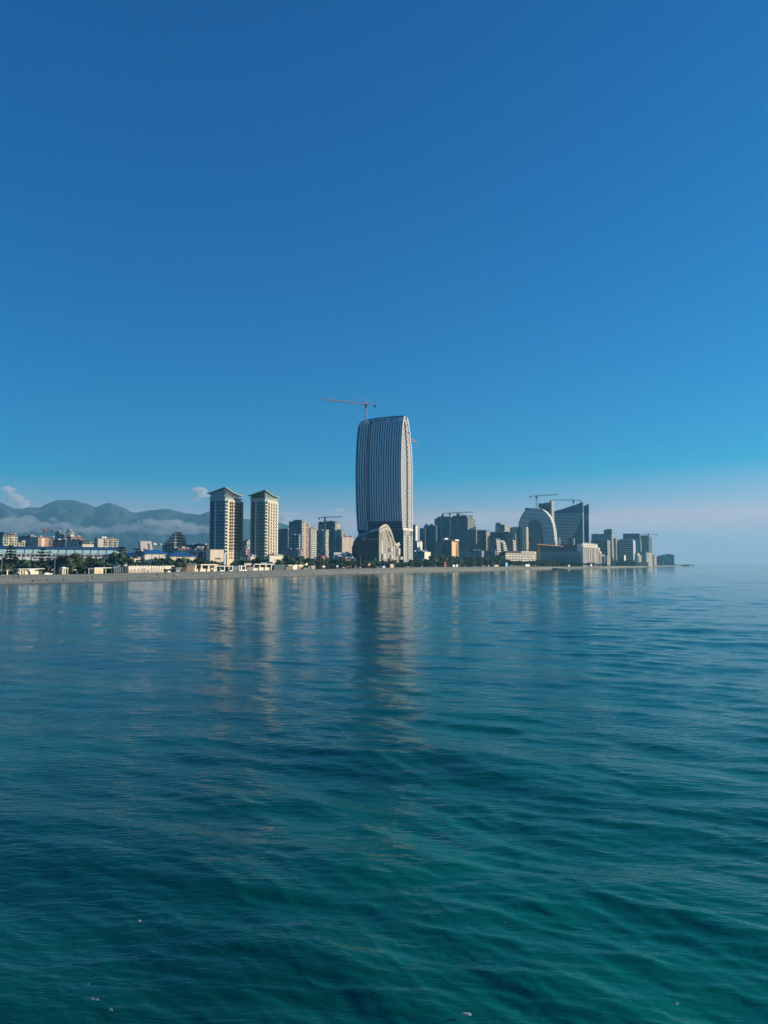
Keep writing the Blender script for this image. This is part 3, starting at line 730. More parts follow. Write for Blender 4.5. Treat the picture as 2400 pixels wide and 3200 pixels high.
wn.build('window', MA((0.60, 0.62, 0.62), 0.5), tower, kind='stuff')
q = MB()
for z in (47.8,): q.box(0.3, 1.3, 6.5, 38.5, z, z + 2.4)
q.box(0.3, 0.9, 8, 9.2, 2, 47.7).box(0.3, 0.9, 37, 38.3, 2, 47.7)
q.build('edge_frame', MA((0.72, 0.67, 0.58), 0.6), tower)
for y in (9.6, 30.8): MB().box(0.36, 0.5, y, y + 5, 41.5, 46.5).build('window', MA((0.14, 0.13, 0.09), 0.4), tower)
q = MB()
for i in range(12): q.box(0.35, 0.6, 9, 38, 5 + i * 3.2, 5.35 + i * 3.2)
for i in range(8): q.box(0.35, 0.65, 10 + i * 3.7, 10.4 + i * 3.7, 3, 41)
q.build('mullion', MA((0.62, 0.58, 0.50), 0.6), tower, kind='stuff')
q = MB()
for i in range(10): q.box(0.66, 1.8, 21.5, 25.0, 9 + i * 3.4, 10 + i * 3.4).box(0.66, 0.75, 21.8, 24.6, 10 + i * 3.4, 12 + i * 3.4, 1)
q.build('balcony', [MA((0.66, 0.62, 0.54)), DARK], tower, kind='stuff')
MB().box(-1.5, 3.5, 24.5, 26.0, 163, 164.5).build('gondola', MA((0.8, 0.8, 0.78)), tower)
# rooftop letters, one mesh each, following the curved top
lm = MA((0.012, 0.03, 0.04), 0.5)
w_ = 'MARRIOTT'; x_start = (1168 - 1111.5) / 140 * TW1 - TW1; x_end = (1236 - 1111.5) / 140 * TW1 - TW1
for i, ch in enumerate(w_):
    x = x_start + (x_end - x_start) * i / (len(w_) - 1) + 0.4
    me = text_mesh(ch, 4.6, 0.12); me.materials.append(lm)
    zc = 172.2
    put('letter', me, tower, (x, fy(172.2) - 1.9, drop(zc, x)), (R(82), 0, 0), (0.78, 1, 1))
me = MB()
for x0 in (0.0, 1.35, 2.7):
    pass
mark = MB()
mark.prism([(0, 0), (1.0, 0), (2.2, 2.6), (1.6, 4.2), (0.2, 4.6), (0.9, 2.4)], -0.15, 0.15)
mark.prism([(1.35, 0), (2.5, 0), (3.4, 2.0), (2.9, 3.6)], -0.16, 0.16)
mark.prism([(2.5, 4.9), (3.3, 5.2), (5.2, 0.6), (4.2, 0)], -0.17, 0.17)
xm = (1147.5 - 1111.5) / 140 * TW1 - TW1
_mk = mark.mesh('logo', MA((0.07, 0.012, 0.035), 0.5)); put('logo', _mk, tower, (xm, fy(172) - 1.9, drop(171.0, xm)), (R(-8), 0, 0))
# ------------------------------------------------------------------ glass hall with the lattice arch, before the tower
C, w1, w2 = corner(1100.5, 1182, 1245, 1700, 786, A0)
cas = thing('arch_hall', 'dark glass hall with a sunlit lattice arch, at the foot of the tallest tower', 'building', (C.x, C.y, 0), -A0)
def lz(py): return 8.5 + (1763 - py) * (786 / FPX)
prof_x = [(-w1, 1705), (-w1 * 0.99, 1692), (-w1 * 0.94, 1689), (-w1 * 0.86, 1678), (-w1 * 0.6, 1670.5), (-w1 * 0.3, 1660), (0, 1652)]
sc = w2 / 61.0
arch = [(0, 1655), (3.5 * sc, 1649.5), (10 * sc, 1644), (19.4 * sc, 1640.7), (27 * sc, 1645.7), (34 * sc, 1660), (39 * sc, 1675), (43 * sc, 1690.6), (50 * sc, 1701.5), (55 * sc, 1701.5), (61 * sc, 1697.0)]
def hx(x): return lz(float(np.interp(x, [p[0] for p in prof_x], [p[1] for p in prof_x])))
def gy(y): return 8.5 + (1763 - float(np.interp(y, [p[0] for p in arch], [p[1] for p in arch]))) * ((786 + y * 0.93) / FPX)
q = MB(); nx, ny = 14, 24
for i in range(nx + 1):
    for j in range(ny + 1):
        x = -w1 + w1 * i / nx; y = w2 * j / ny; z = max(22.0, gy(y) - (hx(0) - hx(x)))
        q.v.append((x, y, z)); 
for i in range(nx + 1):
    for j in range(ny + 1): q.v.append((-w1 + w1 * i / nx, w2 * j / ny, 2.0))
S_ = (nx + 1) * (ny + 1)
for i in range(nx):
    for j in range(ny):
        a_ = i * (ny + 1) + j; q.f.append((a_, a_ + ny + 1, a_ + ny + 2, a_ + 1)); q.m.append(1)
for i in range(nx):
    for j in (0, ny):
        a_ = i * (ny + 1) + j; b_ = a_ + ny + 1; f_ = (S_ + a_, S_ + b_, b_, a_); q.f.append(f_ if j == 0 else f_[::-1]); q.m.append(0)
for j in range(ny):
    for i in (0, nx):
        a_ = i * (ny + 1) + j; b_ = a_ + 1; f_ = (S_ + a_, S_ + b_, b_, a_); q.f.append(f_ if i == nx else f_[::-1]); q.m.append(0 if i == 0 else 2)
q.build('shell', [MA((0.016, 0.090, 0.095), 0.22, 0.25, 0.1, 0.2, cell=(2.6, 2.6, 2.6), cvar=0.3), MA((0.16, 0.22, 0.27), 0.35, 0.1), MA((0.10, 0.085, 0.07), 0.5)], cas)
q = MB()
for i in range(10): z = 6 + i * 3.4; q.box(-w1 * (0.98 if z < 27 else 0.88), -0.4, -0.14, 0, z, z + 0.22)
for i in range(13): x = -w1 + 1 + i * (w1 - 2) / 12; q.box(x, x + 0.12, -0.1, 0, 3, min(hx(x) - 1, 44))
q.build('mullion', MA((0.035, 0.075, 0.075), 0.5), cas, kind='stuff')
for zz, x0 in ((10.5 + 21.5, -0.98), (10.5 + 10.2, -1.0)): MB().box(w1 * x0, -0.5, -0.5, 0.0, zz, zz + 0.5).build('ledge', MA((0.10, 0.14, 0.14), 0.6), cas)
MB().box(-w1 * 0.62, -w1 * 0.45, -1.2, -0.2, 33.5, 37.2).box(-w1 * 0.60, -0.5, -0.6, 0, 34, 35.6).build('terrace', MA((0.26, 0.28, 0.27), 0.6), cas)
gold = MA((0.46, 0.38, 0.22), 0.45, 0.2, 0.4, 0.6); silver = MA((0.56, 0.53, 0.47), 0.4, 0.25, 0.5, 0.6)
for i in range(21):
    y = 1.2 + i * (w2 - 2.4) / 20; top = gy(y) - (6.5 if 6 < i < 12 else 3.2)
    MB().cyl(0.2, y, 2.5, top, 0.95 if i % 3 else 1.3, 10, mi=0).build('column', silver if i % 2 else gold, cas)
for (pa, pb, p0, p1) in ((1186.5, 1195, 1731, 1746), (1208.7, 1219, 1709.5, 1722), (1233, 1243, 1711, 1733), (1209, 1222, 1733, 1747), (1186, 1190, 1689, 1731), (1240, 1252, 1738, 1748)):
    y0 = (pa - 1182) / 63 * w2; y1 = (pb - 1182) / 63 * w2; r_ = (y1 - y0) / 2
    MB().cyl(0.6, (y0 + y1) / 2, lz(p1) , lz(p0) , min(r_, 4.0), 14).build('glazed_bay', MA((0.62, 0.60, 0.54), 0.35, 0.15, 0.4), cas)
MB().box(0.5, 3.2, 26 * sc, 37 * sc, 11, 15).build('terrace', MA((0.16, 0.14, 0.11), 0.6), cas)
rib = MA((0.80, 0.72, 0.55), 0.5, 0.2, 0.6)
q = MB(); P = []
for i in range(31):
    y = w2 * i / 30; P.append(Vector((1.2, y, gy(y) + 0.3)))
Pin = [p + Vector((0.8, (10 * sc - p.y) * 0 , -4.4 if p.y < 45 * sc else -2.2)) for p in P]
for i in range(30):
    q.bar(P[i], P[i + 1], 0.65); q.bar(Pin[i], Pin[i + 1], 0.5); q.bar(P[i], Pin[i + 1], 0.28); q.bar(Pin[i], P[i + 1], 0.28)
left = [Vector((1.4, 2.0 + 2.6 * math.sin(t_ * 1.5), 20 + t_ * 24)) for t_ in np.linspace(0, 1, 9)]
for i in range(8): q.bar(left[i], left[i + 1], 0.8); q.bar(left[i] + Vector((0, 3.2, 0)), left[i + 1] + Vector((0, 3.2, 0)), 0.4); q.bar(left[i], left[i + 1] + Vector((0, 3.2, 0)), 0.25)
# inner pointed arch
inn = [(6.5, 28), (7.5, 38), (10, 44), (14, 47.5), (19.5, 46), (24, 41), (28, 35), (33, 29)]
for i in range(len(inn) - 1): q.bar((2.2, inn[i][0] * sc, inn[i][1]), (2.2, inn[i + 1][0] * sc, inn[i + 1][1]), 0.75)
q.build('lattice_arch', rib, cas)
q = MB(); q.bar((1.0, 0, gy(0) - 1), (1.0, -0.5, gy(0) - 2), 0.8)
for i in range(6): q.bar((-1.5 * i, -0.4, hx(-1.5 * i) - 0.6), (-1.5 * (i + 1), -0.4, hx(-1.5 * (i + 1)) - 0.9), 0.7)
q.build('lattice_arch', rib, cas)
# ------------------------------------------------------------------ rounded arch-shaped tower with white bands
YA = 1640.0
C, w1, w2 = corner(1619, 1732, 1740.5, 1680, YA, A0)
w2 = max(30, w2)
ab = thing('arch_tower', 'rounded arch-shaped tower with white bands and a tall dark glass opening', 'tower', (C.x, C.y, 0), -A0)
def pz(py, Y=YA): return CAM_H + (HORIZON - py) * Y / FPX
def plx(px, w=w1, a=1619.0, b=1732.0): return (px - b) / (b - a) * w
OUT = [(1619.2,1700),(1619.5,1646),(1622,1630),(1628.7,1612),(1639.6,1595.7),(1650,1589.5),(1664,1586.2),(1679,1586.6),(1690,1589),(1697.5,1592),(1708,1601),(1719,1617),(1726,1635),(1730,1659),(1731.6,1685),(1732,1710)]
outl = [(plx(x), pz(y)) for x, y in OUT]
poly = [(plx(1619), 2)] + outl + [(0, 2)]
MB().prism(poly[::-1], 0, w2).build('glazing', MA((0.012, 0.045, 0.065), 0.3, 0.2, 0.1, 0.3), ab)
apex_i = 7
def side_x(z, right):
    pts = outl[apex_i:] if right else outl[:apex_i + 1][::-1]      # from apex down
    zs = [-p[1] for p in pts]; return float(np.interp(-z, zs, [p[0] for p in pts]))
OPN = [(1650.4,1719),(1650.2,1665),(1652.5,1645),(1657,1633),(1664,1626.5),(1672,1624.6),(1680,1626.5),(1687,1632.5),(1691.5,1641),(1694.5,1653.6),(1696.5,1675),(1697.4,1719)]
opl = [(plx(x), pz(y)) for x, y in OPN]
def open_x(z, right):
    pts = opl[5:] if right else opl[:6][::-1]
    return float(np.interp(-z, [-p[1] for p in pts], [p[0] for p in pts]))
bandm = MA((0.86, 0.85, 0.80), 0.5, 0.06, 0.1)
zt = outl[apex_i][1]; step = (zt - pz(1712)) / 30.5
for i in range(31):
    z = zt - 1.6 - i * step
    if z < 6: break
    xl, xr = side_x(z + 0.8, False), side_x(z + 0.8, True)
    if z < opl[5][1] - 0.5:
        a_, b_ = open_x(z, False), open_x(z, True)
        MB().box(xl - 0.5, a_ - 0.6, -0.7, w2, z, z + step * 0.5).build('floor_band', bandm, ab)
        MB().box(b_ + 0.6, xr + 0.9, -0.7, w2, z, z + step * 0.5).build('floor_band', bandm, ab)
    else:
        MB().box(xl - 0.5, xr + 0.9, -0.7, w2, z, z + step * 0.5).build('floor_band', bandm, ab)
MB().prism([(p[0], p[1]) for p in ([(opl[0][0], 2)] + opl + [(opl[-1][0], 2)])][::-1], -0.5, -0.05).build('window', MA((0.03, 0.10, 0.085), 0.2, 0.3, 0.1, 0.7, cell=(3, 3, 3), cvar=0.3), ab)
q = MB()
for i in range(len(opl) - 1): q.bar((opl[i][0], -0.9, opl[i][1]), (opl[i + 1][0], -0.9, opl[i + 1][1]), 0.8)
q.build('window_frame', MA((0.03, 0.06, 0.07), 0.4), ab)
q = MB()
for i in range(13): z = 10 + i * 4.4; q.box(plx(1657), plx(1690), -0.75, -0.5, z, z + 0.3)
for i in range(9): x = plx(1657) + i * (plx(1690) - plx(1657)) / 8; q.box(x, x + 0.35, -0.78, -0.5, 4, 66)
q.build('mullion', MA((0.30, 0.30, 0.18), 0.6), ab, kind='stuff')  # olive bars imitate a lower building reflected in the opening's glass
q = MB(); n = len(outl)
for i in range(3, n - 1): q.bar((outl[i][0] , w2 * 0.5, outl[i][1] + 0.2), (outl[i + 1][0], w2 * 0.5, outl[i + 1][1] + 0.2), 0.5)
zz = pz(1591); q.box(plx(1641.5), plx(1654), 2, 3, zz - 6, zz + 4.6).box(plx(1641.5), plx(1665), 2, 12, zz + 3.4, zz + 4.4)
q.build('roof_frame', MA((0.14, 0.16, 0.16), 0.6), ab)
# unfinished tower rising behind it
C, w1b, w2b = corner(1683, 1717, 1725, 1600, 1730, A0)
o = thing('unfinished_tower', 'bare concrete tower under construction, rising behind the rounded arch-shaped tower', 'building', (C.x, C.y, 0), -A0)
H0 = pz(1607, 1730)
MB().box(-w1b, 0, 0, w2b, 2, H0).build('wall', MA((0.24, 0.22, 0.20)), o)
q = MB()
for z0, z1 in ((pz(1607,1730), pz(1598.5,1730)), (pz(1591,1730), pz(1588,1730)), (pz(1582,1730), pz(1572,1730))):
    q.box(-w1b, 0, 0, w2b * 0.9, z0, z1)
for i in range(8): q.box(-w1b * 0.62 + i * w1b * 0.085, -w1b * 0.62 + i * w1b * 0.085 + 1.0, 0.1, w2b * 0.8, H0, pz(1578,1730))
q.box(-w1b, -w1b * 0.62, 0.15, w2b * 0.85, H0, pz(1574.5,1730))
q.box(-w1b * 0.45, -w1b * 0.1, 0.3, w2b * 0.7, pz(1578,1730), pz(1570,1730))
q.build('floor_slab', MA((0.20, 0.19, 0.18)), o)
MB().box(0.05, 5.2, -0.2, w2b, 2, pz(1564.5,1730)).build('core_wall', MA((0.30, 0.28, 0.25)), o)
# ------------------------------------------------------------------ blue wedge-shaped tower, two slabs
def wedge(pxl, pxc, pxr, Y, top, label, curve, z_f, w2=None):
    C, w1, w2_ = corner(pxl, pxc, pxr, 1650, Y, A0); w2 = w2 or w2_
    o = thing('wedge_tower', label, 'tower', (C.x, C.y, 0), -A0, group='slabs of the blue wedge tower')
    X_ = lambda px: (px - pxc) / (pxc - pxl) * w1
    tp = [(X_(x), pz(y, Y)) for x, y in top]
    MB().prism(([(-w1, 2)] + tp + [(0, 2)])[::-1], 0, w2 * 0.55 + 6).build('glazing', MA((0.010, 0.075, 0.13), 0.25, 0.15, 0.05, 0.3, cell=(3.4, 3.4, 3.4), cvar=0.2), o)
    zf = pz(z_f, Y)
    MB().prism(([(-w1, pz(z_f, Y) - 1)] + tp + [(0.2, pz(z_f, Y) - 1)])[::-1], -0.6, -0.02).build('fascia', MA((0.010, 0.10, 0.22), 0.35, 0.1), o)
    bm_ = MA((0.42, 0.60, 0.60), 0.5, 0.08, 0.05)
    st = 3.35 * (Y / 1650.0); i = 0
    while True:
        z = zf - 2 - i * st; i += 1
        if z < pz(1702, Y): break
        py = HORIZON - (z - CAM_H) * FPX / Y
        xr = X_(float(np.interp(py, [c[1] for c in curve], [c[0] for c in curve])))
        if xr <= -w1 + 2: continue
        MB().box(-w1, xr, -0.45, -0.02, z, z + st * 0.42).build('floor_band', bm_, o)
    q = MB(); fm = MA((0.55, 0.62, 0.66), 0.5)
    n = int((zf - pz(1702, Y)) / (st * 0.92))
    for i in range(n):
        z = zf - 2 - i * st * 0.92; q.box(-1.2, 1.8, -1.0, w2 * 0.5, z, z + st * 0.45)
    q.build('balcony', fm, o, kind='stuff')
    MB().box(0.02, 0.9, -0.4, w2 * 0.5, 2, zf).build('side_wall', MA((0.05, 0.09, 0.12), 0.4), o)
    MB().box(0.0, 1.9, -0.9, w2 * 0.5, zf, tp[-1][1]).build('side_fascia', MA((0.10, 0.17, 0.22), 0.4), o)
    return o
wedge(1728, 1820.5, 1826, 1790, [(1728,1596.5),(1744,1592.5),(1760.7,1588.5),(1782.4,1581.5),(1796,1578.3),(1808,1573.5),(1820.5,1568.6)],
      'front slab of the blue wedge tower, with pale bands ending in a long curve', [(1818.6,1600),(1816,1617),(1813,1630),(1804,1653.6),(1788,1682.5),(1770,1705)], 1601.5, 22)
wedge(1780, 1839, 1844, 1870, [(1780,1596),(1805,1588),(1827,1580.5),(1839,1574.5)],
      'rear slab of the blue wedge tower, showing as a narrow strip on its right', [(1837,1607),(1835,1620),(1830,1640),(1780,1650)], 1607, 20)
# ------------------------------------------------------------------ ornate stone hotel with mansard roof
YS = 1540.0
C, w1, w2 = corner(1686, 1817, 1876, 1730, YS, R(38))
st_ = thing('stone_hotel', 'ornate pale stone hotel with mansard roof and columns, before the blue wedge tower', 'building', (C.x, C.y, 0), -R(38))
stone = MA((0.78, 0.72, 0.60), 0.85, 0.22, 0.4, 0.2, streak=True); stone_shaded = MA((0.26, 0.36, 0.36), 0.85, 0.2, 0.3)  # second one is the same stone with shade painted in, darker and teal
zE = pz(1723, YS); zR = pz(1703, YS)
MB().box(-w1, 0, 0, w2, 2, zE).build('wall', stone_shaded, st_)
q = MB(); q.prism([(-w1, zE), (-0.2, zE), (-0.6, zR), (-w1 + 5, zR)], 3, w2 - 12).build('mansard_roof', MA((0.075, 0.10, 0.11), 0.6, 0.2), st_)
q = MB()
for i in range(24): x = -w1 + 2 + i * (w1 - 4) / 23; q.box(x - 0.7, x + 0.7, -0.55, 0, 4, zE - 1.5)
q.box(-w1, 0, -0.9, 0, zE - 1.4, zE + 0.3).box(-w1, 0, -0.7, 0, 9.5, 10.3)
q.build('pilaster', stone_shaded, st_, kind='stuff')
q = MB()
for i in range(23):
    x = -w1 + 2 + (i + 0.5) * (w1 - 4) / 23
    for z in (5, 11.2, 16, 20.8): q.box(x - 1.1, x + 1.1, -0.1, 0, z, z + 3)
q.build('window', DARK, st_, kind='stuff')
q = MB()
for i in range(11): x = -w1 + 6 + i * (w1 - 9) / 10; q.box(x - 1.2, x + 1.2, 1.9, 4.5, zE + 1.2, zE + 4.6)
q.build('dormer', MA((0.13, 0.15, 0.15)), st_, kind='stuff')
# sunlit end, stepping down towards the sea with columns, gables and niches
segs = [(0, 0.30, 1700), (0.30, 0.58, 1701.5), (0.58, 0.80, 1703.5), (0.80, 0.92, 1716), (0.92, 1.0, 1728)]
rq = random.Random(11)
for f0, f1, py in segs:
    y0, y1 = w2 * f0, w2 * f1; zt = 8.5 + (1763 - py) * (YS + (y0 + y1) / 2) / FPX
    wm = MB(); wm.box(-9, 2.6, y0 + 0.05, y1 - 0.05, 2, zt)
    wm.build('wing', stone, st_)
    q = MB(); n = max(2, int((y1 - y0) / 9)); bw = (y1 - y0) / n
    for j in range(n + 1): q.cyl(3.2, min(y1 - 1, max(y0 + 1, y0 + j * bw)), 7, zt - 7, 0.7, 8)
    q.box(2.6, 4.6, y0 + 0.1, y1 - 0.1, zt - 7, zt - 5.8).box(2.6, 4.4, y0 + 0.1, y1 - 0.1, 6, 7)
    for j in range(n):
        c = y0 + (j + 0.5) * bw; q.prismx([(c - 2.6, zt - 0.2), (c + 2.6, zt - 0.2), (c, zt + 3.0)], 1.0, 3.4)
        q.box(1.2, 3.2, y0 + j * bw + 0.4, y0 + j * bw + 2.2, zt, zt + 2.0)
    q.build('column', stone, st_, kind='stuff')
    q = MB()
    for j in range(n):
        c = y0 + (j + 0.5) * bw; z = 8
        while z < zt - 9: q.box(2.6, 2.75, c - 1.6, c + 1.6, z, z + 3.1); z += 4.4
        q.box(2.6, 2.8, c - 2.0, c + 2.0, zt - 5.2, zt - 2.2)
    q.build('window', MA((0.10, 0.075, 0.04), 0.5), st_, kind='stuff')
# ------------------------------------------------------------------ all other buildings
# far left, behind the long blue-roofed hall
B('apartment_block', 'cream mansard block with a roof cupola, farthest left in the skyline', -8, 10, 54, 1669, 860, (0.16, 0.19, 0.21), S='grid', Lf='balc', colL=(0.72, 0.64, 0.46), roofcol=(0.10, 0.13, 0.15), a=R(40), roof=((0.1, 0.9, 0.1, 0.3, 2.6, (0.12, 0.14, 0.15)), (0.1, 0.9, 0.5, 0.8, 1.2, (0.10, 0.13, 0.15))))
B('small_house', 'small cream house between the cupola block and the pink building', 56, 59, 77, 1694, 760, CREAM, S='plain', Lf='grid', a=R(45))
B('warehouse', 'long dark grey block behind the pink building with the cream stripe', 60, 96, 118, 1674.5, 980, (0.15, 0.18, 0.20), S='slab', Lf='plain', colL=PINK, a=R(40), roof=((0.55, 0.95, 0.1, 0.5, 1.5, (0.6, 0.36, 0.3)),))
o, C, w1, w2, H = B('apartment_block', 'pink block with one broad cream stripe down its sunlit end', 90, 120, 150, 1677.5, 880, (0.17, 0.20, 0.22), S='band', Lf='plain', colL=PINK, a=R(42), w2=None)
MB().box(0.36, 0.5, w2 * 0.30, w2 * 0.66, 12, H - 1.0).build('stripe', MA((0.78, 0.68, 0.48)), o)
B('apartment_block', 'unfinished red-brown frame building beside the pink striped block', 148, 151, 168, 1679.5, 930, BROWN, S='grid', Lf='grid', colL=(0.30, 0.17, 0.12), a=R(40))
B('office_block', 'dark teal glass block between the pink blocks, behind the blue-roofed hall', 167, 205, 211, 1686.5, 860, (0.08, 0.11, 0.12), S='curtain', Lf='plain', a=R(32))
B('glass_tower', 'dark blue glass tower with pale corner windows, above the far-left pink blocks', 174, 186, 206, 1661, 1050, (0.10, 0.16, 0.19), S='curtain', Lf='grid', colL=(0.30, 0.38, 0.40), a=R(40))
B('stair_tower', 'slim dark teal tower right of the dark blue glass tower', 208, 212, 215, 1658, 1040, TEAL, S='plain', Lf='curtain', a=R(40))
B('apartment_block', 'small round-cornered cream block behind the slim dark teal tower', 215, 219, 232, 1664, 1050, (0.2, 0.24, 0.25), S='plain', Lf='balc', colL=(0.70, 0.66, 0.52), a=R(45))
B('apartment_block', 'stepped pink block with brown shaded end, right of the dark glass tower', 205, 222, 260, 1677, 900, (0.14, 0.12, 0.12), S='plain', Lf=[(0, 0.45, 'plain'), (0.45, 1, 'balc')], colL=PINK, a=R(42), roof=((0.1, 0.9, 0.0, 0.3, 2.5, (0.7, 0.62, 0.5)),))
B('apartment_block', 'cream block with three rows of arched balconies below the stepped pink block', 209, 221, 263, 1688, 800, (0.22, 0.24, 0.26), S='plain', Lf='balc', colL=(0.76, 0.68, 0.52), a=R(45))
o, C, w1, w2, H = B('pavilion', 'cream pavilion with dark domed roof peeping over the blue-roofed hall', 245, 257, 292, 1698, 740, (0.2, 0.2, 0.2), S='plain', Lf='plain', colL=(0.72, 0.64, 0.48), a=R(45))
hip(o, -w1, 0, 0, w2, H + 0.7, 4.0, 0.5, MA((0.08, 0.12, 0.13)))
B('apartment_block', 'cream apartment block with bay windows, last one above the blue-roofed hall', 296, 306, 369, 1681.5, 900, (0.18, 0.20, 0.21), S='plain', Lf=[(0, 0.25, 'plain'), (0.25, 1, 'balc')], colL=(0.66, 0.60, 0.46), a=R(45), roof=((0.1, 0.9, 0.2, 0.45, 2.2, (0.7, 0.68, 0.6)), (0.1, 0.9, 0.5, 0.9, 1.2, (0.12, 0.15, 0.17))))
# long hall with blue roof
ah = R(58.5)
C, w1, w2 = corner(-40, -22, 372, 1725, 590, ah, w1=14)
hall = thing('long_hall', 'long white hall with a blue roof and a row of windows, behind the left trees', 'building', (C.x, C.y, 0), -ah)
zt = ZA(1713.5, 590)
MB().box(-w1, 0, 0, w2, 2, zt).build('wall', MA((0.80, 0.78, 0.74), 0.7, 0.08), hall)
MB().box(0.02, 0.5, 0, w2, zt - 3.6, zt).build('upper_wall', MA((0.50, 0.76, 0.80), 0.5, 0.08, 0.1), hall)
MB().box(-w1 - 1, 1.6, -1, w2 + 1, zt + 0.02, zt + 0.35).prismx([(-1, zt + 0.36), (w2 + 1, zt + 0.36), (w2 - 3, zt + 1.9), (2, zt + 1.9)], -w1, 1.2).build('roof', MA((0.02, 0.085, 0.22), 0.5, 0.1), hall)
fr_m = MB().box(0.02, 0.22, -1.25, 1.25, 0, 2.3).mesh('window', MA((0.74, 0.70, 0.58), 0.7))
pn_m = MB().box(0.22, 0.27, -1.0, -0.08, 0.25, 2.05).box(0.22, 0.27, 0.08, 1.0, 0.25, 2.05).mesh('pane', MA((0.03, 0.04, 0.04), 0.2))
nw = 29
for i in range(nw):
    y = 3 + i * (w2 - 6) / (nw - 1); w_ = put('window', fr_m, hall, (0, y, zt - 6.6)); put('pane', pn_m, w_)
pm = MB().box(0.5, 0.75, -0.12, 0.12, 2, zt).mesh('pilaster', MA((0.16, 0.24, 0.28)))
for i in range(15): put('pilaster', pm, hall, (0, 4 + i * (w2 - 8) / 14, 0))
B('hall_annex', 'cream end block at the right end of the long blue-roofed hall', 370, 375.5, 392, 1713.5, 668, CREAM, S='plain', Lf='plain', a=R(60), roofcol=(0.03, 0.09, 0.2))
def blue_hall(label, pxl, pxc, pxr, py_e, py_r, Y, col, a, blue=BLUE, win=True):
    C, w1, w2 = corner(pxl, pxc, pxr, py_e, Y, a)
    w1 = max(5, w1); o = thing('blue_roofed_hall', label, 'building', (C.x, C.y, 0), -a, group='low halls with blue hipped roofs')
    H = ZA(py_e, Y); MB().box(-w1, 0, 0, w2, 2, H).build('wall', MA(col, 0.8, 0.1), o)
    hip(o, -w1, 0, 0, w2, H, ZA(py_r, Y) - H, 1.2, MA(blue, 0.45, 0.12, 0.3), ridge=0.5)
    n = max(2, int(w2 / 5))
    for i in range(n + 1): MB().box(0, 0.18, i * w2 / n - 0.1, i * w2 / n + 0.1, 2, H - 0.3).build('pilaster', MA((0.25, 0.22, 0.18)), o)
    for i in range(n):
        if win and i % 2: MB().box(0.0, 0.1, (i + 0.3) * w2 / n, (i + 0.7) * w2 / n, H - 5.4, H - 3.2).build('window', DARK, o)
    return o
blue_hall('low hall with blue roof, nearest the cream end block of the long hall', 320, 340, 394, 1736.5, 1728, 600, (0.70, 0.63, 0.50), R(46))
blue_hall('wide low hall with blue roof below the curved white building, cream wall', 385, 397, 440, 1737, 1726.5, 590, (0.72, 0.64, 0.48), R(46))
blue_hall('tallest of the low halls, bright blue hipped roof over a cream wall', 436, 452, 521, 1728.5, 1717.5, 600, (0.70, 0.66, 0.56), R(46), (0.015, 0.13, 0.33))
blue_hall('flat wide hall with blue roof, just in front of the grey hall with dark bays', 517, 532, 612, 1736.5, 1728.5, 600, (0.72, 0.64, 0.48), R(46), win=False)
# curved white building
aw = R(55); C, w1, w2 = corner(434, 442, 478, 1710, 720, aw)
o = thing('curved_building', 'white building with curved right edge and stepped windows, above the blue roofs', 'building', (C.x, C.y, 0), -aw)
H = ZA(1691, 720); wp = []
for i in range(9): t_ = i / 8 * math.pi / 2 * 0.62; wp.append((w2 * 0.83 + w2 * 0.22 * math.sin(t_ * 1.5), H - (H - 13) * (i / 8) ** 1.35))
MB().prismx([(-1.4, H), (0.6, 14), (1.2, 2)][::-1][::-1] + [(w2 * 1.05, 2)] + wp[::-1], -8, 0).build('wall', MA((0.76, 0.66, 0.58), 0.7, 0.06), o)
q = MB()
for (y, z) in ((0.25, .55), (0.25, .40), (0.36, .50), (0.45, .50), (0.62, .80), (0.64, .70), (0.66, .60), (0.68, .50), (0.30, .28), (0.50, .28), (0.68, .34), (0.52, .40), (0.70, .42)):
    q.box(0, 0.15, y * w2 - 0.8, y * w2 + 0.8, 12 + (H - 12) * z, 12 + (H - 12) * z + 1.5)
q.build('window', MA((0.06, 0.05, 0.05)), o, kind='stuff')
B('rooftop_house', 'low blue-grey block with white roof boxes, right of the curved white building', 470, 480, 506, 1703, 780, (0.10, 0.18, 0.24), S='plain', Lf='plain', a=R(50), roof=((0.1, 0.9, 0.05, 0.4, 2.2, (0.75, 0.75, 0.72)), (0.1, 0.9, 0.45, 1.0, 0.9, (0.75, 0.75, 0.72))))
# terraced block
o, C, w1, w2, H = B('terraced_block', 'terraced block stepping down on both sides, sunlit balconies, left of the grey hall', 507, 544, 583, 1702, 800, (0.13, 0.17, 0.18), S='slab', Lf='slab', colL=(0.66, 0.62, 0.52), a=R(42), par=0.3)
for i, (fx, fy1, h) in enumerate(((0.80, 0.97, 3.0), (0.66, 0.93, 3.0), (0.48, 0.86, 3.0), (0.3, 0.78, 3.0), (0.14, 0.6, 2.0))):
    z = H + 0.3 + i * 3.0; MB().box(-w1 * fx, 0.3 - 0.3 * i, 0.1 + 0.6 * i, w2 * fy1, z + 0.02, z + h - 1.1).build('window', GLASS, o, kind='stuff')
    MB().box(-w1 * fx - 0.3, 0.9 - 0.3 * i, -0.5 + 0.6 * i, w2 * fy1 + 0.3, z + h - 1.08, z + h).build('terrace', MA((0.50, 0.47, 0.40)), o)
B('market_building', 'reddish low building with white arched windows below the terraced block', 540, 558, 596, 1713, 740, (0.10, 0.08, 0.09), S='grid', Lf='balc', colL=(0.30, 0.17, 0.15), bcol=(0.78, 0.74, 0.68), a=R(45), roofcol=(0.22, 0.10, 0.10))
B('roof_block', 'long dark low building with pale round marks, left of the left twin tower', 578, 628, 656, 1702, 860, (0.10, 0.12, 0.14), S='grid', Lf='plain', a=R(30), roof=((0.5, 0.9, 0.1, 0.5, 1.3, (0.4, 0.25, 0.22)),))
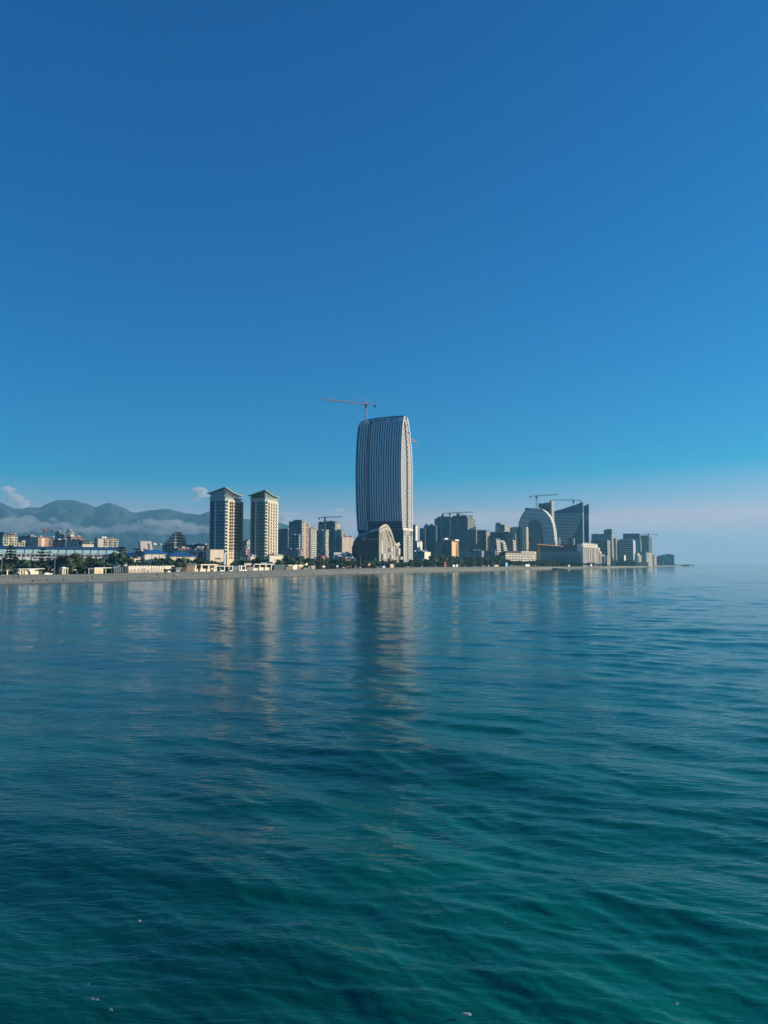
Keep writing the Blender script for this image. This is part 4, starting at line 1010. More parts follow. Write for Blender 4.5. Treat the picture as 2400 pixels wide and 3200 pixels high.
B('small_house', 'small pinkish house with white window frames on the roofs left of the twin towers', 606, 610, 633, 1712, 730, (0.3, 0.2, 0.18), S='plain', Lf='balc', colL=(0.5, 0.36, 0.30), bcol=(0.75, 0.7, 0.62), a=R(50))
# between and behind the twin towers
B('apartment_block', 'dark narrow block with cream balconied end, seen between the twin towers', 756, 771, 783, 1690, 1020, (0.12, 0.16, 0.19), S='grid', Lf='balc', colL=(0.74, 0.68, 0.52))
B('apartment_block', 'grey balconied block with a salmon pink end between the twin towers', 748, 770, 781, 1712.5, 880, (0.46, 0.40, 0.35), S='balc', Lf='balc', colL=(0.62, 0.25, 0.21), bcol=(0.5, 0.47, 0.44))
B('low_wing', 'low cream wing between the bases of the twin towers', 752, 755, 773, 1738.5, 700, (0.6, 0.56, 0.45), S='plain', Lf='plain', colL=(0.76, 0.70, 0.52), a=R(36))
B('low_wing', 'small low cream wing at the foot of the right twin tower, left side', 780, 783, 795, 1738.5, 670, (0.6, 0.56, 0.45), S='plain', Lf='plain', colL=(0.76, 0.70, 0.52), a=R(36))
B('low_wing', 'stepped low cream wing right of the right twin tower', 838, 843, 891, 1735, 700, (0.6, 0.56, 0.45), S='plain', Lf='plain', colL=(0.74, 0.68, 0.50), a=R(36))
# towers between the twin towers and the tallest tower
B('apartment_tower', 'dark slab with vertical stripes, right behind the right twin tower', 869, 899, 905, 1653, 1250, (0.075, 0.12, 0.15), S='fin', Lf='fin', bay=5)
B('apartment_tower', 'tall grey tower with sunlit white balconied corner and banded lower front', 904, 943, 954, 1629, 1110, (0.17, 0.23, 0.26), S=[(0, 0.28, 'band'), (0.28, 0.9, 'curtain'), (0.9, 1, 'plain')], Lf='slab', colL=(0.76, 0.66, 0.58), roof=((0.3, 0.95, 0.1, 0.9, 2.4),))
B('banded_block', 'grey block with broad pale balcony bands, standing before the tall grey tower', 911, 935, 938, 1672, 1030, (0.22, 0.28, 0.31), S='slab', Lf='plain', glass=DARK, flh=3.6)
B('apartment_tower', 'slim salmon and orange tower between two white balconied towers', 950, 955.5, 968, 1641, 1130, (0.45, 0.25, 0.15), S='plain', Lf='balc', colL=(0.66, 0.40, 0.24), roof=((0.1, 0.9, 0.1, 0.8, 2.0),))
B('apartment_tower', 'cream tower with dense rows of balconies, right of the salmon tower', 967, 970, 988, 1651, 1090, (0.6, 0.55, 0.45), S='plain', Lf='slab', colL=(0.74, 0.68, 0.54), roof=((0.1, 0.9, 0.3, 0.7, 1.8),))
B('apartment_tower', 'grey tower with a cream sawtooth edge and flat projecting roof', 989, 1017, 1026, 1658, 1160, (0.12, 0.17, 0.20), S=[(0, 0.66, 'curtain'), (0.66, 1, 'plain')], Lf='balc', colL=(0.70, 0.64, 0.48), roof=((-0.05, 1.1, -0.05, 1.1, 0.5, (0.6, 0.58, 0.5)), (0.3, 0.5, 0.2, 0.8, 1.8, (0.7, 0.7, 0.65))))
B('apartment_tower', 'broad dark slab tower with a crane on top, left of the tallest tower', 995, 1047, 1062, 1634, 1300, (0.07, 0.12, 0.145), S='curtain', Lf='balc', colL=(0.74, 0.68, 0.54), roof=((0.0, 0.1, 0.1, 0.9, 3.0), (0.28, 0.45, 0.1, 0.9, 4.5), (0.6, 0.85, 0.1, 0.9, 4.0), (0.02, 0.98, 0.1, 0.9, 1.0)))
B('apartment_tower', 'pale grey block stepping down to the right, behind the striped brown building', 1047, 1066, 1077, 1657, 1240, (0.24, 0.28, 0.30), S='grid', Lf='balc', colL=(0.5, 0.5, 0.46), roof=((0.3, 0.9, 0.0, 0.3, 2.0, (0.7, 0.68, 0.62)),))
B('apartment_tower', 'low grey step block at the right end of the pale grey block', 1070, 1076, 1086, 1670, 1250, (0.24, 0.28, 0.30), S='grid', Lf='balc', colL=(0.5, 0.5, 0.46))
B('apartment_block', 'brown-roofed block with cream vertical stripes, touching the dark glass hall', 1050, 1068, 1104, 1676, 1050, (0.15, 0.17, 0.19), S=[(0, 0.6, 'band'), (0.6, 1, 'plain')], Lf='fin', colL=(0.70, 0.58, 0.46), roofcol=(0.16, 0.07, 0.07), bay=4.5)
B('low_block', 'low mauve-brown building with dark roof, right of the right twin tower', 880, 933, 946, 1717, 900, (0.20, 0.17, 0.18), S='plain', Lf='balc', colL=(0.6, 0.42, 0.38), roofcol=(0.09, 0.07, 0.08))
B('small_house', 'small salmon and white house above the red roof', 994, 998, 1016, 1727, 780, (0.4, 0.3, 0.26), S='plain', Lf='grid', colL=(0.66, 0.50, 0.42), a=R(50))
o, C, w1, w2, H = B('red_roof_house', 'low house with a broad red roof behind the trees', 990, 1003, 1027, 1744, 730, (0.3, 0.2, 0.18), S='plain', Lf='plain', a=R(45))
hip(o, -w1, 0, 0, w2, H + 0.7, 2.6, 1.0, MA((0.22, 0.05, 0.05), 0.8))
o, C, w1, w2, H = B('shop_hall', 'blue-grey glass hall with a white sign fascia, left of the dark glass hall', 1035, 1042, 1098, 1729, 775, (0.12, 0.20, 0.25), S='curtain', Lf='curtain', a=R(58))
MB().box(0.4, 1.0, 0, w2 * 0.75, H - 1.2, H + 1.6).build('fascia', MA((0.66, 0.66, 0.66)), o)
MB().box(1.0, 1.2, w2 * 0.22, w2 * 0.62, H - 2.6, H + 0.6).build('sign_board', MA((0.74, 0.74, 0.72)), o)
q = MB()
for i in range(9): y = w2 * 0.26 + i * w2 * 0.036; q.box(1.2, 1.28, y, y + w2 * 0.022, H - 1.5, H - 0.3 + 0.25 * (i % 3))
q.build('sign_mark', MA((0.08, 0.08, 0.09)), o)
o, C, w1, w2, H = B('orange_roof_house', 'low house with orange-red roof below the white sign hall', 1068, 1074, 1098, 1745, 770, (0.3, 0.2, 0.18), S='plain', Lf='plain', a=R(50))
hip(o, -w1, 0, 0, w2, H + 0.7, 1.8, 1.0, MA((0.30, 0.11, 0.06), 0.8))
# right of the tallest tower
B('apartment_tower', 'narrow tower with white and dark stripes just right of the tallest tower', 1286, 1298, 1304, 1641, 1300, (0.10, 0.14, 0.15), S=[(0, 0.3, 'plain'), (0.3, 1, 'fin')], Lf='plain', colL=(0.74, 0.66, 0.54), bay=5)
B('apartment_block', 'white-topped teal block beside the foot of the tallest tower', 1288, 1303, 1319, 1692, 1080, (0.13, 0.19, 0.21), S='grid', Lf=[(0, 0.3, 'plain'), (0.3, 0.6, 'fin'), (0.6, 1, 'plain')], colL=(0.76, 0.72, 0.62), roof=((0.2, 1.0, 0.0, 1.0, 1.2, (0.5, 0.5, 0.48)),))
B('low_block', 'low grey facade with three skylights right of the tallest tower', 1288, 1326, 1345, 1723, 960, (0.20, 0.25, 0.28), S='grid', Lf='plain', colL=(0.74, 0.68, 0.50), roof=((0.1, 0.16, 0.1, 0.3, 1.2, (0.7, 0.8, 0.85)), (0.45, 0.52, 0.1, 0.3, 1.2, (0.7, 0.8, 0.85)), (0.8, 0.86, 0.1, 0.3, 1.2, (0.7, 0.8, 0.85))))
B('apartment_tower', 'dark blue-grey tower left of the broad banded slab', 1325, 1362, 1366, 1642, 1500, (0.06, 0.10, 0.14), S='fin', Lf='plain', bay=5, roof=((0.1, 0.3, 0.1, 0.9, 4.0, (0.3, 0.3, 0.3)), (0.5, 0.7, 0.1, 0.9, 3.0)))
B('apartment_tower', 'lower dark shoulder left of the dark blue-grey tower', 1312, 1327, 1330, 1651, 1490, (0.06, 0.11, 0.15), S='curtain', Lf='plain')
B('slab_block', 'broad dark slab block with fine horizontal bands and a crane, right of the tallest tower', 1358, 1461, 1468, 1618, 1520, (0.10, 0.14, 0.16), S=[(0, 0.17, 'band'), (0.17, 0.27, 'plain'), (0.27, 0.66, 'band'), (0.66, 0.75, 'plain'), (0.75, 1, 'band')], Lf='grid', colL=(0.30, 0.34, 0.34), w2=60,
  roof=((0.06, 0.26, 0.1, 0.9, 4.0, (0.09, 0.12, 0.13)), (0.2, 0.29, 0.0, 0.9, 7.0, (0.12, 0.16, 0.17)), (0.30, 0.42, 0.1, 0.9, 3.5, (0.09, 0.12, 0.13)), (0.52, 0.7, 0.1, 0.9, 5.0, (0.10, 0.13, 0.14)), (0.67, 0.76, 0.0, 0.9, 9.5, (0.12, 0.16, 0.17)), (0.78, 0.95, 0.1, 0.9, 5.5, (0.10, 0.13, 0.14))))
B('annex_tower', 'grey annex tower with two white bands at the right end of the broad slab', 1466, 1480, 1483, 1624, 1600, (0.22, 0.27, 0.28), S='grid', Lf='plain', colL=(0.3, 0.34, 0.34), roof=((0, 0.9, 0, 1, 5.0, (0.5, 0.52, 0.52)), (0, 0.8, 0, 0.9, 9, (0.25, 0.3, 0.3))))
o, C, w1, w2, H = B('apartment_block', 'orange-ended block with dark mauve roof in front of the broad slab', 1361, 1411, 1431, 1690, 1060, (0.14, 0.16, 0.13), S=[(0, 0.38, 'plain'), (0.38, 0.6, 'curtain'), (0.6, 1, 'grid')], Lf=[(0, 0.6, 'plain'), (0.6, 1, 'balc')], colL=(0.70, 0.46, 0.24), roofcol=(0.11, 0.07, 0.08), roof=((0.35, 0.55, 0.1, 0.6, 4.5, (0.66, 0.64, 0.58)), (0.55, 1.15, 0.2, 0.8, 2.4, (0.6, 0.6, 0.56))))
B('office_block', 'plain grey panelled block with white roof clutter, between slab and tapered glass blocks', 1449, 1487, 1490, 1655, 1360, (0.15, 0.17, 0.165), S='grid', Lf='plain', roof=((0.5, 0.95, 0.1, 0.9, 3.4, (0.55, 0.58, 0.58)), (0.8, 1.0, 0.2, 0.8, 5.5, (0.25, 0.25, 0.2))))
B('office_block', 'dark teal glass block with wide smoked bands and a cream balconied edge', 1488, 1518.5, 1530, 1661, 1400, (0.07, 0.12, 0.14), S='curtain', Lf='balc', colL=(0.66, 0.60, 0.48), roof=((0, 1, 0.05, 0.9, 3.0, (0.12, 0.16, 0.2)),))
B('apartment_tower', 'grey and green tower with a small cream top, tallest of the mid-right group', 1548, 1576, 1591, 1640, 1560, (0.16, 0.22, 0.23), S=[(0, 0.45, 'plain'), (0.45, 1, 'curtain')], Lf='balc', colL=(0.66, 0.60, 0.46), roof=((0, 0.5, 0.1, 0.9, 5.0, (0.2, 0.24, 0.24)),))
B('office_block', 'dark glass block under a wide flat pale roof, behind the tapered glass blocks', 1526, 1592, 1598, 1661.5, 1470, (0.06, 0.09, 0.12), S='curtain', Lf='plain', roofcol=(0.42, 0.44, 0.42))
def taper(label, pxl, pxc, pxr, py, Y, tl, tr, stripe):
    """block whose glass side leans; cream curved end"""
    C, w1, w2 = corner(pxl, pxc, pxr, py, Y, A0); H = ZA(py, Y)
    o = thing('tapered_block', label, 'building', (C.x, C.y, 0), -A0, group='tapered glass blocks')
    MB().prism([(-w1, 2), (tr, 2), (0, H), (-w1 + tl, H)], 0, w2 * 0.5).build('glazing', MA((0.11, 0.15, 0.15), 0.25, 0.15, 0.2, 0.6, cell=(3, 3, 3), cvar=0.2), o)
    q = MB()
    nfl = int((H - 4) / 3.1)
    for i in range(nfl): q.box(-w1 * 0.98 + tl * i / nfl, tr * (1 - i / nfl) , -0.12, -0.02, 4 + i * 3.1, 4.3 + i * 3.1)
    q.build('mullion', MA((0.16, 0.2, 0.2)), o, kind='stuff')
    q = MB(); b = MB(); nf = int((H - 3) / 3.1)
    for i in range(nf):
        z = 3 + i * 3.1; t_ = i / nf; x = tr * (1 - t_); ww = w2 * (0.55 + 0.45 * math.sin(t_ * 2.6))
        q.box(x - 6, x, 0.1, ww, z, z + 3.1)
        b.box(x, x + 1.2, 0.6, ww * 0.42, z - 0.1, z + 1.2).box(x, x + 1.2, ww * 0.62, ww - 0.3, z - 0.1, z + 1.2)
        b.box(x, x + 0.3, 0.6, ww * 0.42, z + 1.3, z + 2.6, 1).box(x, x + 0.3, ww * 0.62, ww, z + 1.3, z + 2.6, 1)
        if stripe: b.box(x, x + 0.9, ww * 0.44, ww * 0.60, z, z + 3.1, 2)
    q.build('wall', MA((0.66, 0.58, 0.46)), o); b.build('balcony', [MA((0.74, 0.67, 0.55)), MA((0.08, 0.08, 0.07), 0.3), MA((0.22, 0.50, 0.56), 0.3)], o, kind='stuff')
    return o
taper('tapered block with glass side and a light blue stripe down its cream end', 1530, 1549, 1581, 1682, 1330, 0.5, 3.5, True)
taper('second tapered glass block with a cream balconied end, no blue stripe', 1579, 1602, 1610, 1686, 1360, 8, 1.0, False)
B('stepped_block', 'pale stepped block rising behind the second tapered glass block', 1586, 1602, 1611, 1667, 1420, (0.24, 0.27, 0.25), S='curtain', Lf='balc', colL=(0.74, 0.66, 0.50))
B('apartment_tower', 'tan tower with vertical ribs, left of the rounded arch-shaped tower', 1594, 1617, 1619, 1648, 1460, (0.30, 0.29, 0.26), S='fin', Lf='plain', bay=4.5)
B('apartment_tower', 'grey tower with broad dark bands between the tan ribbed tower and the arch', 1616, 1632, 1634, 1647.5, 1430, (0.26, 0.27, 0.26), S='slab', Lf='plain', glass=DARK, flh=3.6)
B('apartment_tower', 'pale ribbed tower with a white balconied edge, touching the arch-shaped tower', 1631, 1643.5, 1650, 1647.5, 1420, (0.40, 0.37, 0.32), S='fin', Lf='balc', colL=(0.76, 0.68, 0.55), bay=4.5)
o, C, w1, w2, H = B('villa_block', 'long cream balconied block with dark mauve roof, beside the orange crane', 1560, 1579, 1675, 1726.5, 1215, (0.11, 0.09, 0.10), S='grid', Lf='balc', colL=(0.82, 0.75, 0.60), bcol=(0.85, 0.80, 0.66), a=R(38), glass=DARK, bay=5.2, flh=4.2)
hip(o, -w1, 0, 0, w2, H + 0.7, 3.2, 1.5, MA((0.10, 0.065, 0.075), 0.8), ridge=1.2)
MB().box(-8, 1.6, w2 * 0.48, w2 * 0.98, H, H + 3.4).build('upper_floor', MA((0.74, 0.66, 0.52)), o)
for i in range(6): MB().box(1.6, 1.75, w2 * (0.51 + i * 0.075), w2 * (0.55 + i * 0.075), H + 0.6, H + 2.6).build('window', DARK, o)
B('low_block', 'dark low block with mauve roof behind the wide green tree', 1511, 1546, 1552, 1722, 1180, (0.10, 0.12, 0.14), S='grid', Lf='plain', roofcol=(0.09, 0.06, 0.075))
o = thing('vaulted_hall', 'olive hall with a low vaulted roof, left of the long cream balconied block', 'building', (W(1560, 1740, 1180).x, 1180, 0), -R(10))
MB().prism([(-9, 2), (9, 2), (9, 18), (6.5, 21.5), (3, 23.2), (0, 23.8), (-3, 23.2), (-6.5, 21.5), (-9, 18)], 0, 30).build('wall', MA((0.17, 0.19, 0.14)), o)
MB().box(-9.6, 9.6, -0.4, 30, 17, 17.7).build('cornice', MA((0.2, 0.2, 0.17)), o)
B('low_block', 'low lilac-grey building with a brown roof, right of the orange-ended block', 1430, 1505, 1512, 1720, 1130, (0.20, 0.21, 0.27), S='grid', Lf='plain', roofcol=(0.14, 0.09, 0.10))
# round glass pavilion and white round tower in front of the blue wedge
p = W(1783, 1700, 1650); o = thing('round_pavilion', 'round dark glass pavilion with a white fin, above the stone hotel', 'building', (p.x, p.y, 0))
MB().cyl(0, 0, 2, pz(1684, 1650), 7.2, 20).build('drum', MA((0.03, 0.07, 0.08), 0.2), o)
MB().cyl(0, 0, pz(1684, 1650), pz(1682.5, 1650), 7.8, 20).build('roof', MA((0.12, 0.18, 0.18)), o)
MB().cyl(7.4, -1.0, 2, pz(1683, 1650), 1.5, 10).build('white_fin', MA((0.70, 0.78, 0.72)), o)
p = W(1747.3, 1700, 1700); o = thing('round_tower', 'slim white round-topped tower between the arch tower and blue wedge', 'tower', (p.x, p.y, 0))
MB().cyl(0, 0, 2, pz(1684, 1700), 2.4, 14).build('shaft', MA((0.66, 0.58, 0.50)), o)
MB().cyl(0, 0, pz(1684, 1700), pz(1681, 1700), 2.4, 14, 1.2).build('dome', MA((0.74, 0.72, 0.68)), o)
# right cluster towards the cape
B('apartment_tower', 'broad tan-grey tower right of the blue wedge, raised roof at its right end', 1848.5, 1911, 1918, 1668, 2000, (0.20, 0.23, 0.23), S=[(0, 0.9, 'grid'), (0.9, 1, 'plain')], Lf='balc', colL=(0.62, 0.56, 0.48), w2=60, bay=5, flh=4, roof=((0.62, 1.0, 0.0, 0.5, 11), (0.75, 1.0, 0.05, 0.4, 13)))
B('office_block', 'lower dark front block before the broad tan-grey tower, with cream edge', 1847, 1897, 1905.5, 1687, 1890, (0.11, 0.14, 0.15), S='curtain', Lf='balc', colL=(0.62, 0.56, 0.46), bay=4, flh=4)
B('apartment_tower', 'slim brownish tower with a cream sawtooth edge, left of the banded glass block', 1912, 1924, 1931, 1683, 2050, (0.13, 0.15, 0.15), S='grid', Lf='balc', colL=(0.66, 0.60, 0.50), bay=5, flh=4)
B('office_block', 'glass block with fine pale horizontal bands in the right cluster', 1931, 1978, 1985, 1686, 2080, (0.34, 0.42, 0.45), S='band', Lf='plain', colL=(0.42, 0.44, 0.44), glass=MA((0.06, 0.10, 0.12), 0.3), flh=5.2, roof=((0.1, 0.9, 0.1, 0.9, 2),))
B('apartment_tower', 'plain dark slab rising behind the banded glass block', 1947, 1998, 2001, 1667, 2300, (0.10, 0.145, 0.16), S='curtain', Lf='plain', flh=5, bay=8)
B('apartment_tower', 'tower with tall pale window strips, right of the banded glass block', 1978, 2001, 2004, 1685, 2220, (0.17, 0.21, 0.22), S='fin', Lf='plain', bay=7)
B('unfinished_tower', 'tower under construction with a crane, last tall one towards the cape', 1998, 2026, 2036, 1673, 2350, (0.20, 0.22, 0.22), S='grid', Lf='grid', bay=6, flh=4.5)
B('apartment_block', 'dark roofed block low in front of the unfinished tower', 2000, 2018, 2022, 1724, 2150, (0.10, 0.14, 0.15), S='grid', Lf='plain', roofcol=(0.05, 0.07, 0.09))
B('apartment_block', 'sunlit white balconied block at the right end of the towers', 2016, 2021, 2038, 1728, 2200, (0.5, 0.5, 0.46), S='plain', Lf='balc', colL=(0.76, 0.72, 0.60), flh=4, a=R(35))
B('apartment_block', 'small pinkish block, last before the dark wedge building on the cape', 2038, 2044, 2051, 1733, 2500, (0.4, 0.36, 0.36), S='plain', Lf='grid', colL=(0.6, 0.5, 0.46), a=R(30))
B('stepped_houses', 'stack of small white houses stepping down below the pale-striped tower', 1990, 1996, 2004, 1736, 2120, (0.3, 0.32, 0.3), S='plain', Lf='balc', colL=(0.74, 0.70, 0.58), a=R(35), roof=((0, 0.6, 0, 0.6, 6, (0.72, 0.7, 0.6)),))
for pxl, pxc, pxr, py, w_ in ((1876, 1880, 1889, 1733, 'first'), (1893, 1896, 1903, 1735, 'second')):
    B('apartment_block', '%s of two low narrow blocks with cream ends right of the stone hotel' % w_, pxl, pxc, pxr, py, 1850, (0.16, 0.18, 0.18), S='plain', Lf='balc', colL=(0.66, 0.60, 0.48), a=R(28))
B('apartment_block', 'low block with two sunlit white ends below the banded glass block', 1934, 1950, 1955, 1735, 2000, (0.13, 0.16, 0.17), S='grid', Lf='plain', colL=(0.72, 0.66, 0.55), a=R(28))
# low dark pavilion on the shore
C, w1, w2 = corner(1898, 1984, 1990, 1755, 1960, R(8)); o = thing('shore_pavilion', 'long low dark flat-roofed pavilion on the shore below the right cluster', 'building', (C.x, C.y, 0), -R(8))
MB().box(-w1 * 0.95, 0, 0, 20, 2, pz(1756.5, 1960)).build('wall', MA((0.05, 0.08, 0.10), 0.4), o)
MB().box(-w1 * 0.9, 1, -2.0, 22, pz(1756.5, 1960), pz(1754, 1960)).build('terrace', MA((0.30, 0.36, 0.38)), o)
MB().box(-w1, 2, -3.5, 24, pz(1754, 1960), pz(1751.8, 1960)).build('roof', MA((0.03, 0.05, 0.07), 0.5), o)
MB().box(-w1, -w1 * 0.72, -5, -3.7, 2, pz(1758.5, 1960)).build('screen', MA((0.20, 0.25, 0.28)), o)
C, w1, w2 = corner(1984, 2026, 2030, 1758, 2100, R(8)); o = thing('beach_restaurant', 'low grey and white beach buildings between the dark pavilion and the cape', 'building', (C.x, C.y, 0), -R(8))
MB().box(-w1, 0, 0, 16, 2, pz(1758.5, 2100)).build('wall', MA((0.30, 0.29, 0.27)), o); MB().box(-w1 - 2, 3, -2, 17, pz(1758.5, 2100), pz(1757, 2100)).build('roof', MA((0.45, 0.44, 0.42)), o)
MB().box(-w1 * 0.6, -w1 * 0.4, -1, 0, 3, pz(1755, 2100)).build('porch', MA((0.4, 0.36, 0.36)), o)
# dark wedge building on the cape with a bright curved blade
YW = 3300.0; Cx = W(2103, 1750, YW)
o = thing('cape_building', 'dark wedge-shaped building on the cape with a bright curved blade', 'building', (Cx.x, YW, 0), -R(10))
s = YW / FPX
MB().prism([(-50 * s, 4), (0, 4), (0, pz(1733.5, YW)), (-23 * s, pz(1733.5, YW)), (-36 * s, pz(1737, YW)), (-50 * s, pz(1741.5, YW))], 0, 60).build('wall', MA((0.10, 0.16, 0.16), 0.5, 0.1), o)
MB().box(-18 * s, -3 * s, 2, 30, pz(1733.5, YW), pz(1731.5, YW)).build('roof_house', MA((0.12, 0.18, 0.18)), o)
MB().box(0.1, 4.2 * s, 2, 50, 4, pz(1734, YW)).build('side_wall', MA((0.36, 0.31, 0.30)), o)
q = MB(); bp = [(-24, 1737.5), (-21, 1742), (-17, 1747), (-12.5, 1752), (-8, 1757)]
for i in range(4): q.bar((bp[i][0] * s, -1.5, pz(bp[i][1], YW)), (bp[i + 1][0] * s, -1.5, pz(bp[i + 1][1], YW)), 2.6 - 0.4 * i, 5)
q.build('blade', MA((0.82, 0.80, 0.66)), o)
MB().box(-31 * s, -28 * s, -8, -2, 4, pz(1753, YW)).build('kiosk', MA((0.8, 0.8, 0.78)), o)
# pier on piles at the cape, low spit
p = W(2139, 1764, 3290); ps = 3290 / FPX
o = thing('pier', 'thin dark pier on piles running out from the cape at the far right', 'pier', (p.x, p.y, 0))
MB().box(-10, 29 * ps, -3, 3, 6.6, 8.0).build('deck', MA((0.07, 0.08, 0.07)), o)
for i in range(4): MB().box((6 + i * 7.2) * ps - 0.8, (6 + i * 7.2) * ps + 0.8, -2, 2, -2, 6.6).build('pile', MA((0.07, 0.08, 0.07)), o)
o = MB(); e = []
for i in range(16):
    px = 2058 + i * 5.4; YY = 3230; z = 4 + 5.5 * math.sin(min(1, i / 15.0) * math.pi * 0.8 + 0.5) * (1 - i / 17.0)
    e.append((W(px, 1765, YY).x, z))
o.prism([(e[0][0], -1)] + [(e[-1][0], -1)] + e[::-1], 3180, 3330)
o.build('headland', MA((0.075, 0.10, 0.075), 0.9, 0.4, 0.05), kind='structure')
# dark groyne on the beach
C = beach_at(1665, 1771); q = MB(); gp = []
for px, py, hz_ in ((1652, 1764.5, 3.6), (1668, 1767.5, 3.8), (1690, 1771, 3.2), (1715, 1773.5, 2.4), (1740, 1775.5, 1.8), (1766, 1777.0, 1.0)):
    D = (CAM_H - hz_) * FPX / (py - HORIZON) ; D = min(D, DE(px)); gp.append((KX(px, 1770) * D, D, hz_))
for i in range(len(gp) - 1):
    a_, b_ = gp[i], gp[i + 1]; n = len(q.v)
    q.v += [(a_[0], a_[1] - 5, -1), (a_[0], a_[1], a_[2]), (a_[0], a_[1] + 14, a_[2]), (a_[0] + 2, a_[1] + 22, -1), (b_[0], b_[1] - 5, -1), (b_[0], b_[1], b_[2]), (b_[0], b_[1] + 14, b_[2]), (b_[0] + 2, b_[1] + 22, -1)]
    for u in range(3): q.f.append((n + u, n + 4 + u, n + 5 + u, n + 1 + u)); q.m.append(0)
o = q.build('groyne', MA((0.045, 0.06, 0.06), 0.9, 0.4, 0.3)); tag(o, 'long dark groyne running from the beach into the water, below the stone hotel', 'groyne')
# ------------------------------------------------------------------ tower cranes
def crane(label, px, z0, Y, py_slew, py_head, jib, cjib, col, counter=True, w=1.0, cab=True):
    """px: mast column; jib, cjib: (px, py) of the tips; the jib is level, its tip lies where it shows at that height"""
    p = W(px, py_slew, Y); zs = p.z; o = thing('tower_crane', label, 'crane', (p.x, p.y, 0)); m = MA(col, 0.6, 0.1)
    q = MB(); r_ = 0.20 * w; h = w
    for sx_ in (-h, h):
        for sy_ in (-h, h): q.bar((sx_, sy_, z0), (sx_, sy_, zs), r_)
    n = max(2, int((zs - z0) / (2.6 * w)))
    for i in range(n):
        za = z0 + (zs - z0) * i / n; zb_ = z0 + (zs - z0) * (i + 1) / n
        for (ax, ay, bx, by_) in ((-h, -h, h, -h), (h, -h, h, h), (h, h, -h, h), (-h, h, -h, -h)):
            if i % 2: ax, ay, bx, by_ = bx, by_, ax, ay
            q.bar((ax, ay, za), (bx, by_, zb_), r_ * 0.7, 3)
    q.build('mast', m, o)
    def tip(t):
        el0 = (HORIZON - py_slew); el1 = (HORIZON - t[1]); Yt = Y * el0 / el1 if el1 > 1 and el0 > 1 else Y
        Yt = min(Y * 1.35, max(Y * 0.75, Yt)); x = KX(t[0], t[1]) * Yt; return Vector((x - p.x, Yt - Y, zs))
    def truss(a, b, hh, name):
        a = Vector(a); b = Vector(b); d = (b - a); n = max(3, int(d.length / (2.2 * w))); s_ = d.cross(Vector((0, 0, 1))).normalized() * hh * 0.55
        q = MB()
        for off in (s_, -s_): q.bar(a + off, b + off, r_)
        up = Vector((0, 0, hh)); q.bar(a + up, b + up * 0.6, r_)
        for i in range(n):
            c0 = a + d * (i / n); c1 = a + d * ((i + 0.5) / n); c2 = a + d * ((i + 1) / n)
            for off in (s_, -s_): q.bar(c0 + off, c1 + up * 0.8, r_ * 0.6, 3); q.bar(c1 + up * 0.8, c2 + off, r_ * 0.6, 3)
        q.build(name, m, o)
    tj = tip(jib); base = Vector((0, 0, zs)); truss(base, tj, 1.3 * w, 'jib')
    head = Vector((0, 0, ZA(py_head, Y)))
    q = MB(); q.bar(base, head, 0.5 * w, 4, 0.2 * w)
    if head.z - zs > 2: q.bar(head, base + (tj - base) * 0.62 + Vector((0, 0, 1.0 * w)), r_ * 0.45, 3)
    if cjib:
        tc_ = tip(cjib)
        dd = (tc_ - base).length; tc_ = base - (tj - base).normalized() * dd * 1.02
        truss(base, tc_, 0.9 * w, 'counter_jib'); q.bar(head, tc_, r_ * 0.5, 3)
        MB().box(-1.0 * w, 1.0 * w, -1 * w, 1 * w, -2.6 * w, 0.6 * w).build('counterweight', MA((0.2, 0.19, 0.18)), o).location = tc_
    q.build('tower_head', m, o)
    if cab: MB().box(-1.2 * w, 1.2 * w, -1.3 * w, 1.2 * w, zs - 4.6 * w, zs - 1.6 * w).box(-1.6 * w, 1.6 * w, -1.6 * w, 1.6 * w, zs - 1.4 * w, zs - 0.4 * w).build('cab', MA(tuple(c * 0.8 for c in col)), o)
    hk = base + (tj - base) * 0.16
    MB().bar(hk, hk - Vector((0, 0, 3.4 * w)), 0.12 * w).box(hk.x - 0.4, hk.x + 0.4, hk.y - 0.4, hk.y + 0.4, hk.z - 4.4 * w, hk.z - 3.4 * w).build('hook_block', MA((0.2, 0.18, 0.16)), o)
    return o
CR = (0.42, 0.27, 0.22); CG = (0.30, 0.29, 0.27)
# the great crane stands just in front of the facade, tied to it
crane('tallest crane, mast climbing the front of the tallest tower, long jib pointing left', 1143.5, 3, 855, 1263.5, 1246, (1003, 1248.2), (1171, 1266.5), (0.48, 0.34, 0.30), w=1.0)
crane('crane hidden behind the tallest tower, only its pinkish jib tip showing on the right', 1268, 3, 925, 1362, 1352, (1304.4, 1387), None, (0.50, 0.27, 0.22), w=1.4, cab=False)
crane('small red-brown crane standing behind the pink striped block at the far left', 139, 3, 1000, 1656.5, 1647, (123.5, 1656), (144.5, 1655.5), (0.36, 0.16, 0.11), w=0.9)
crane('thin grey crane on the broad dark slab left of the tallest tower', 1015.5, 3, 1255, 1617.5, 1610.5, (1070, 1615.5), (1003, 1618.5), (0.18, 0.20, 0.19), w=1.1)
crane('thin crane above the broad banded slab right of the tallest tower', 1405.5, 3, 1500, 1604, 1597, (1478.5, 1600.5), (1389, 1605.5), (0.20, 0.21, 0.20), w=1.1)
crane('crane over the rounded arch-shaped tower, jib pointing right', 1676.5, 3, 1700, 1550.5, 1543.5, (1743.5, 1546), (1659, 1552), (0.20, 0.21, 0.20), w=1.25)
crane('crane over the blue wedge tower, jib pointing left towards the unfinished tower', 1792, 3, 1830, 1563.6, 1557, (1722, 1563.2), (1808.5, 1564.5), (0.20, 0.21, 0.20), w=1.25)
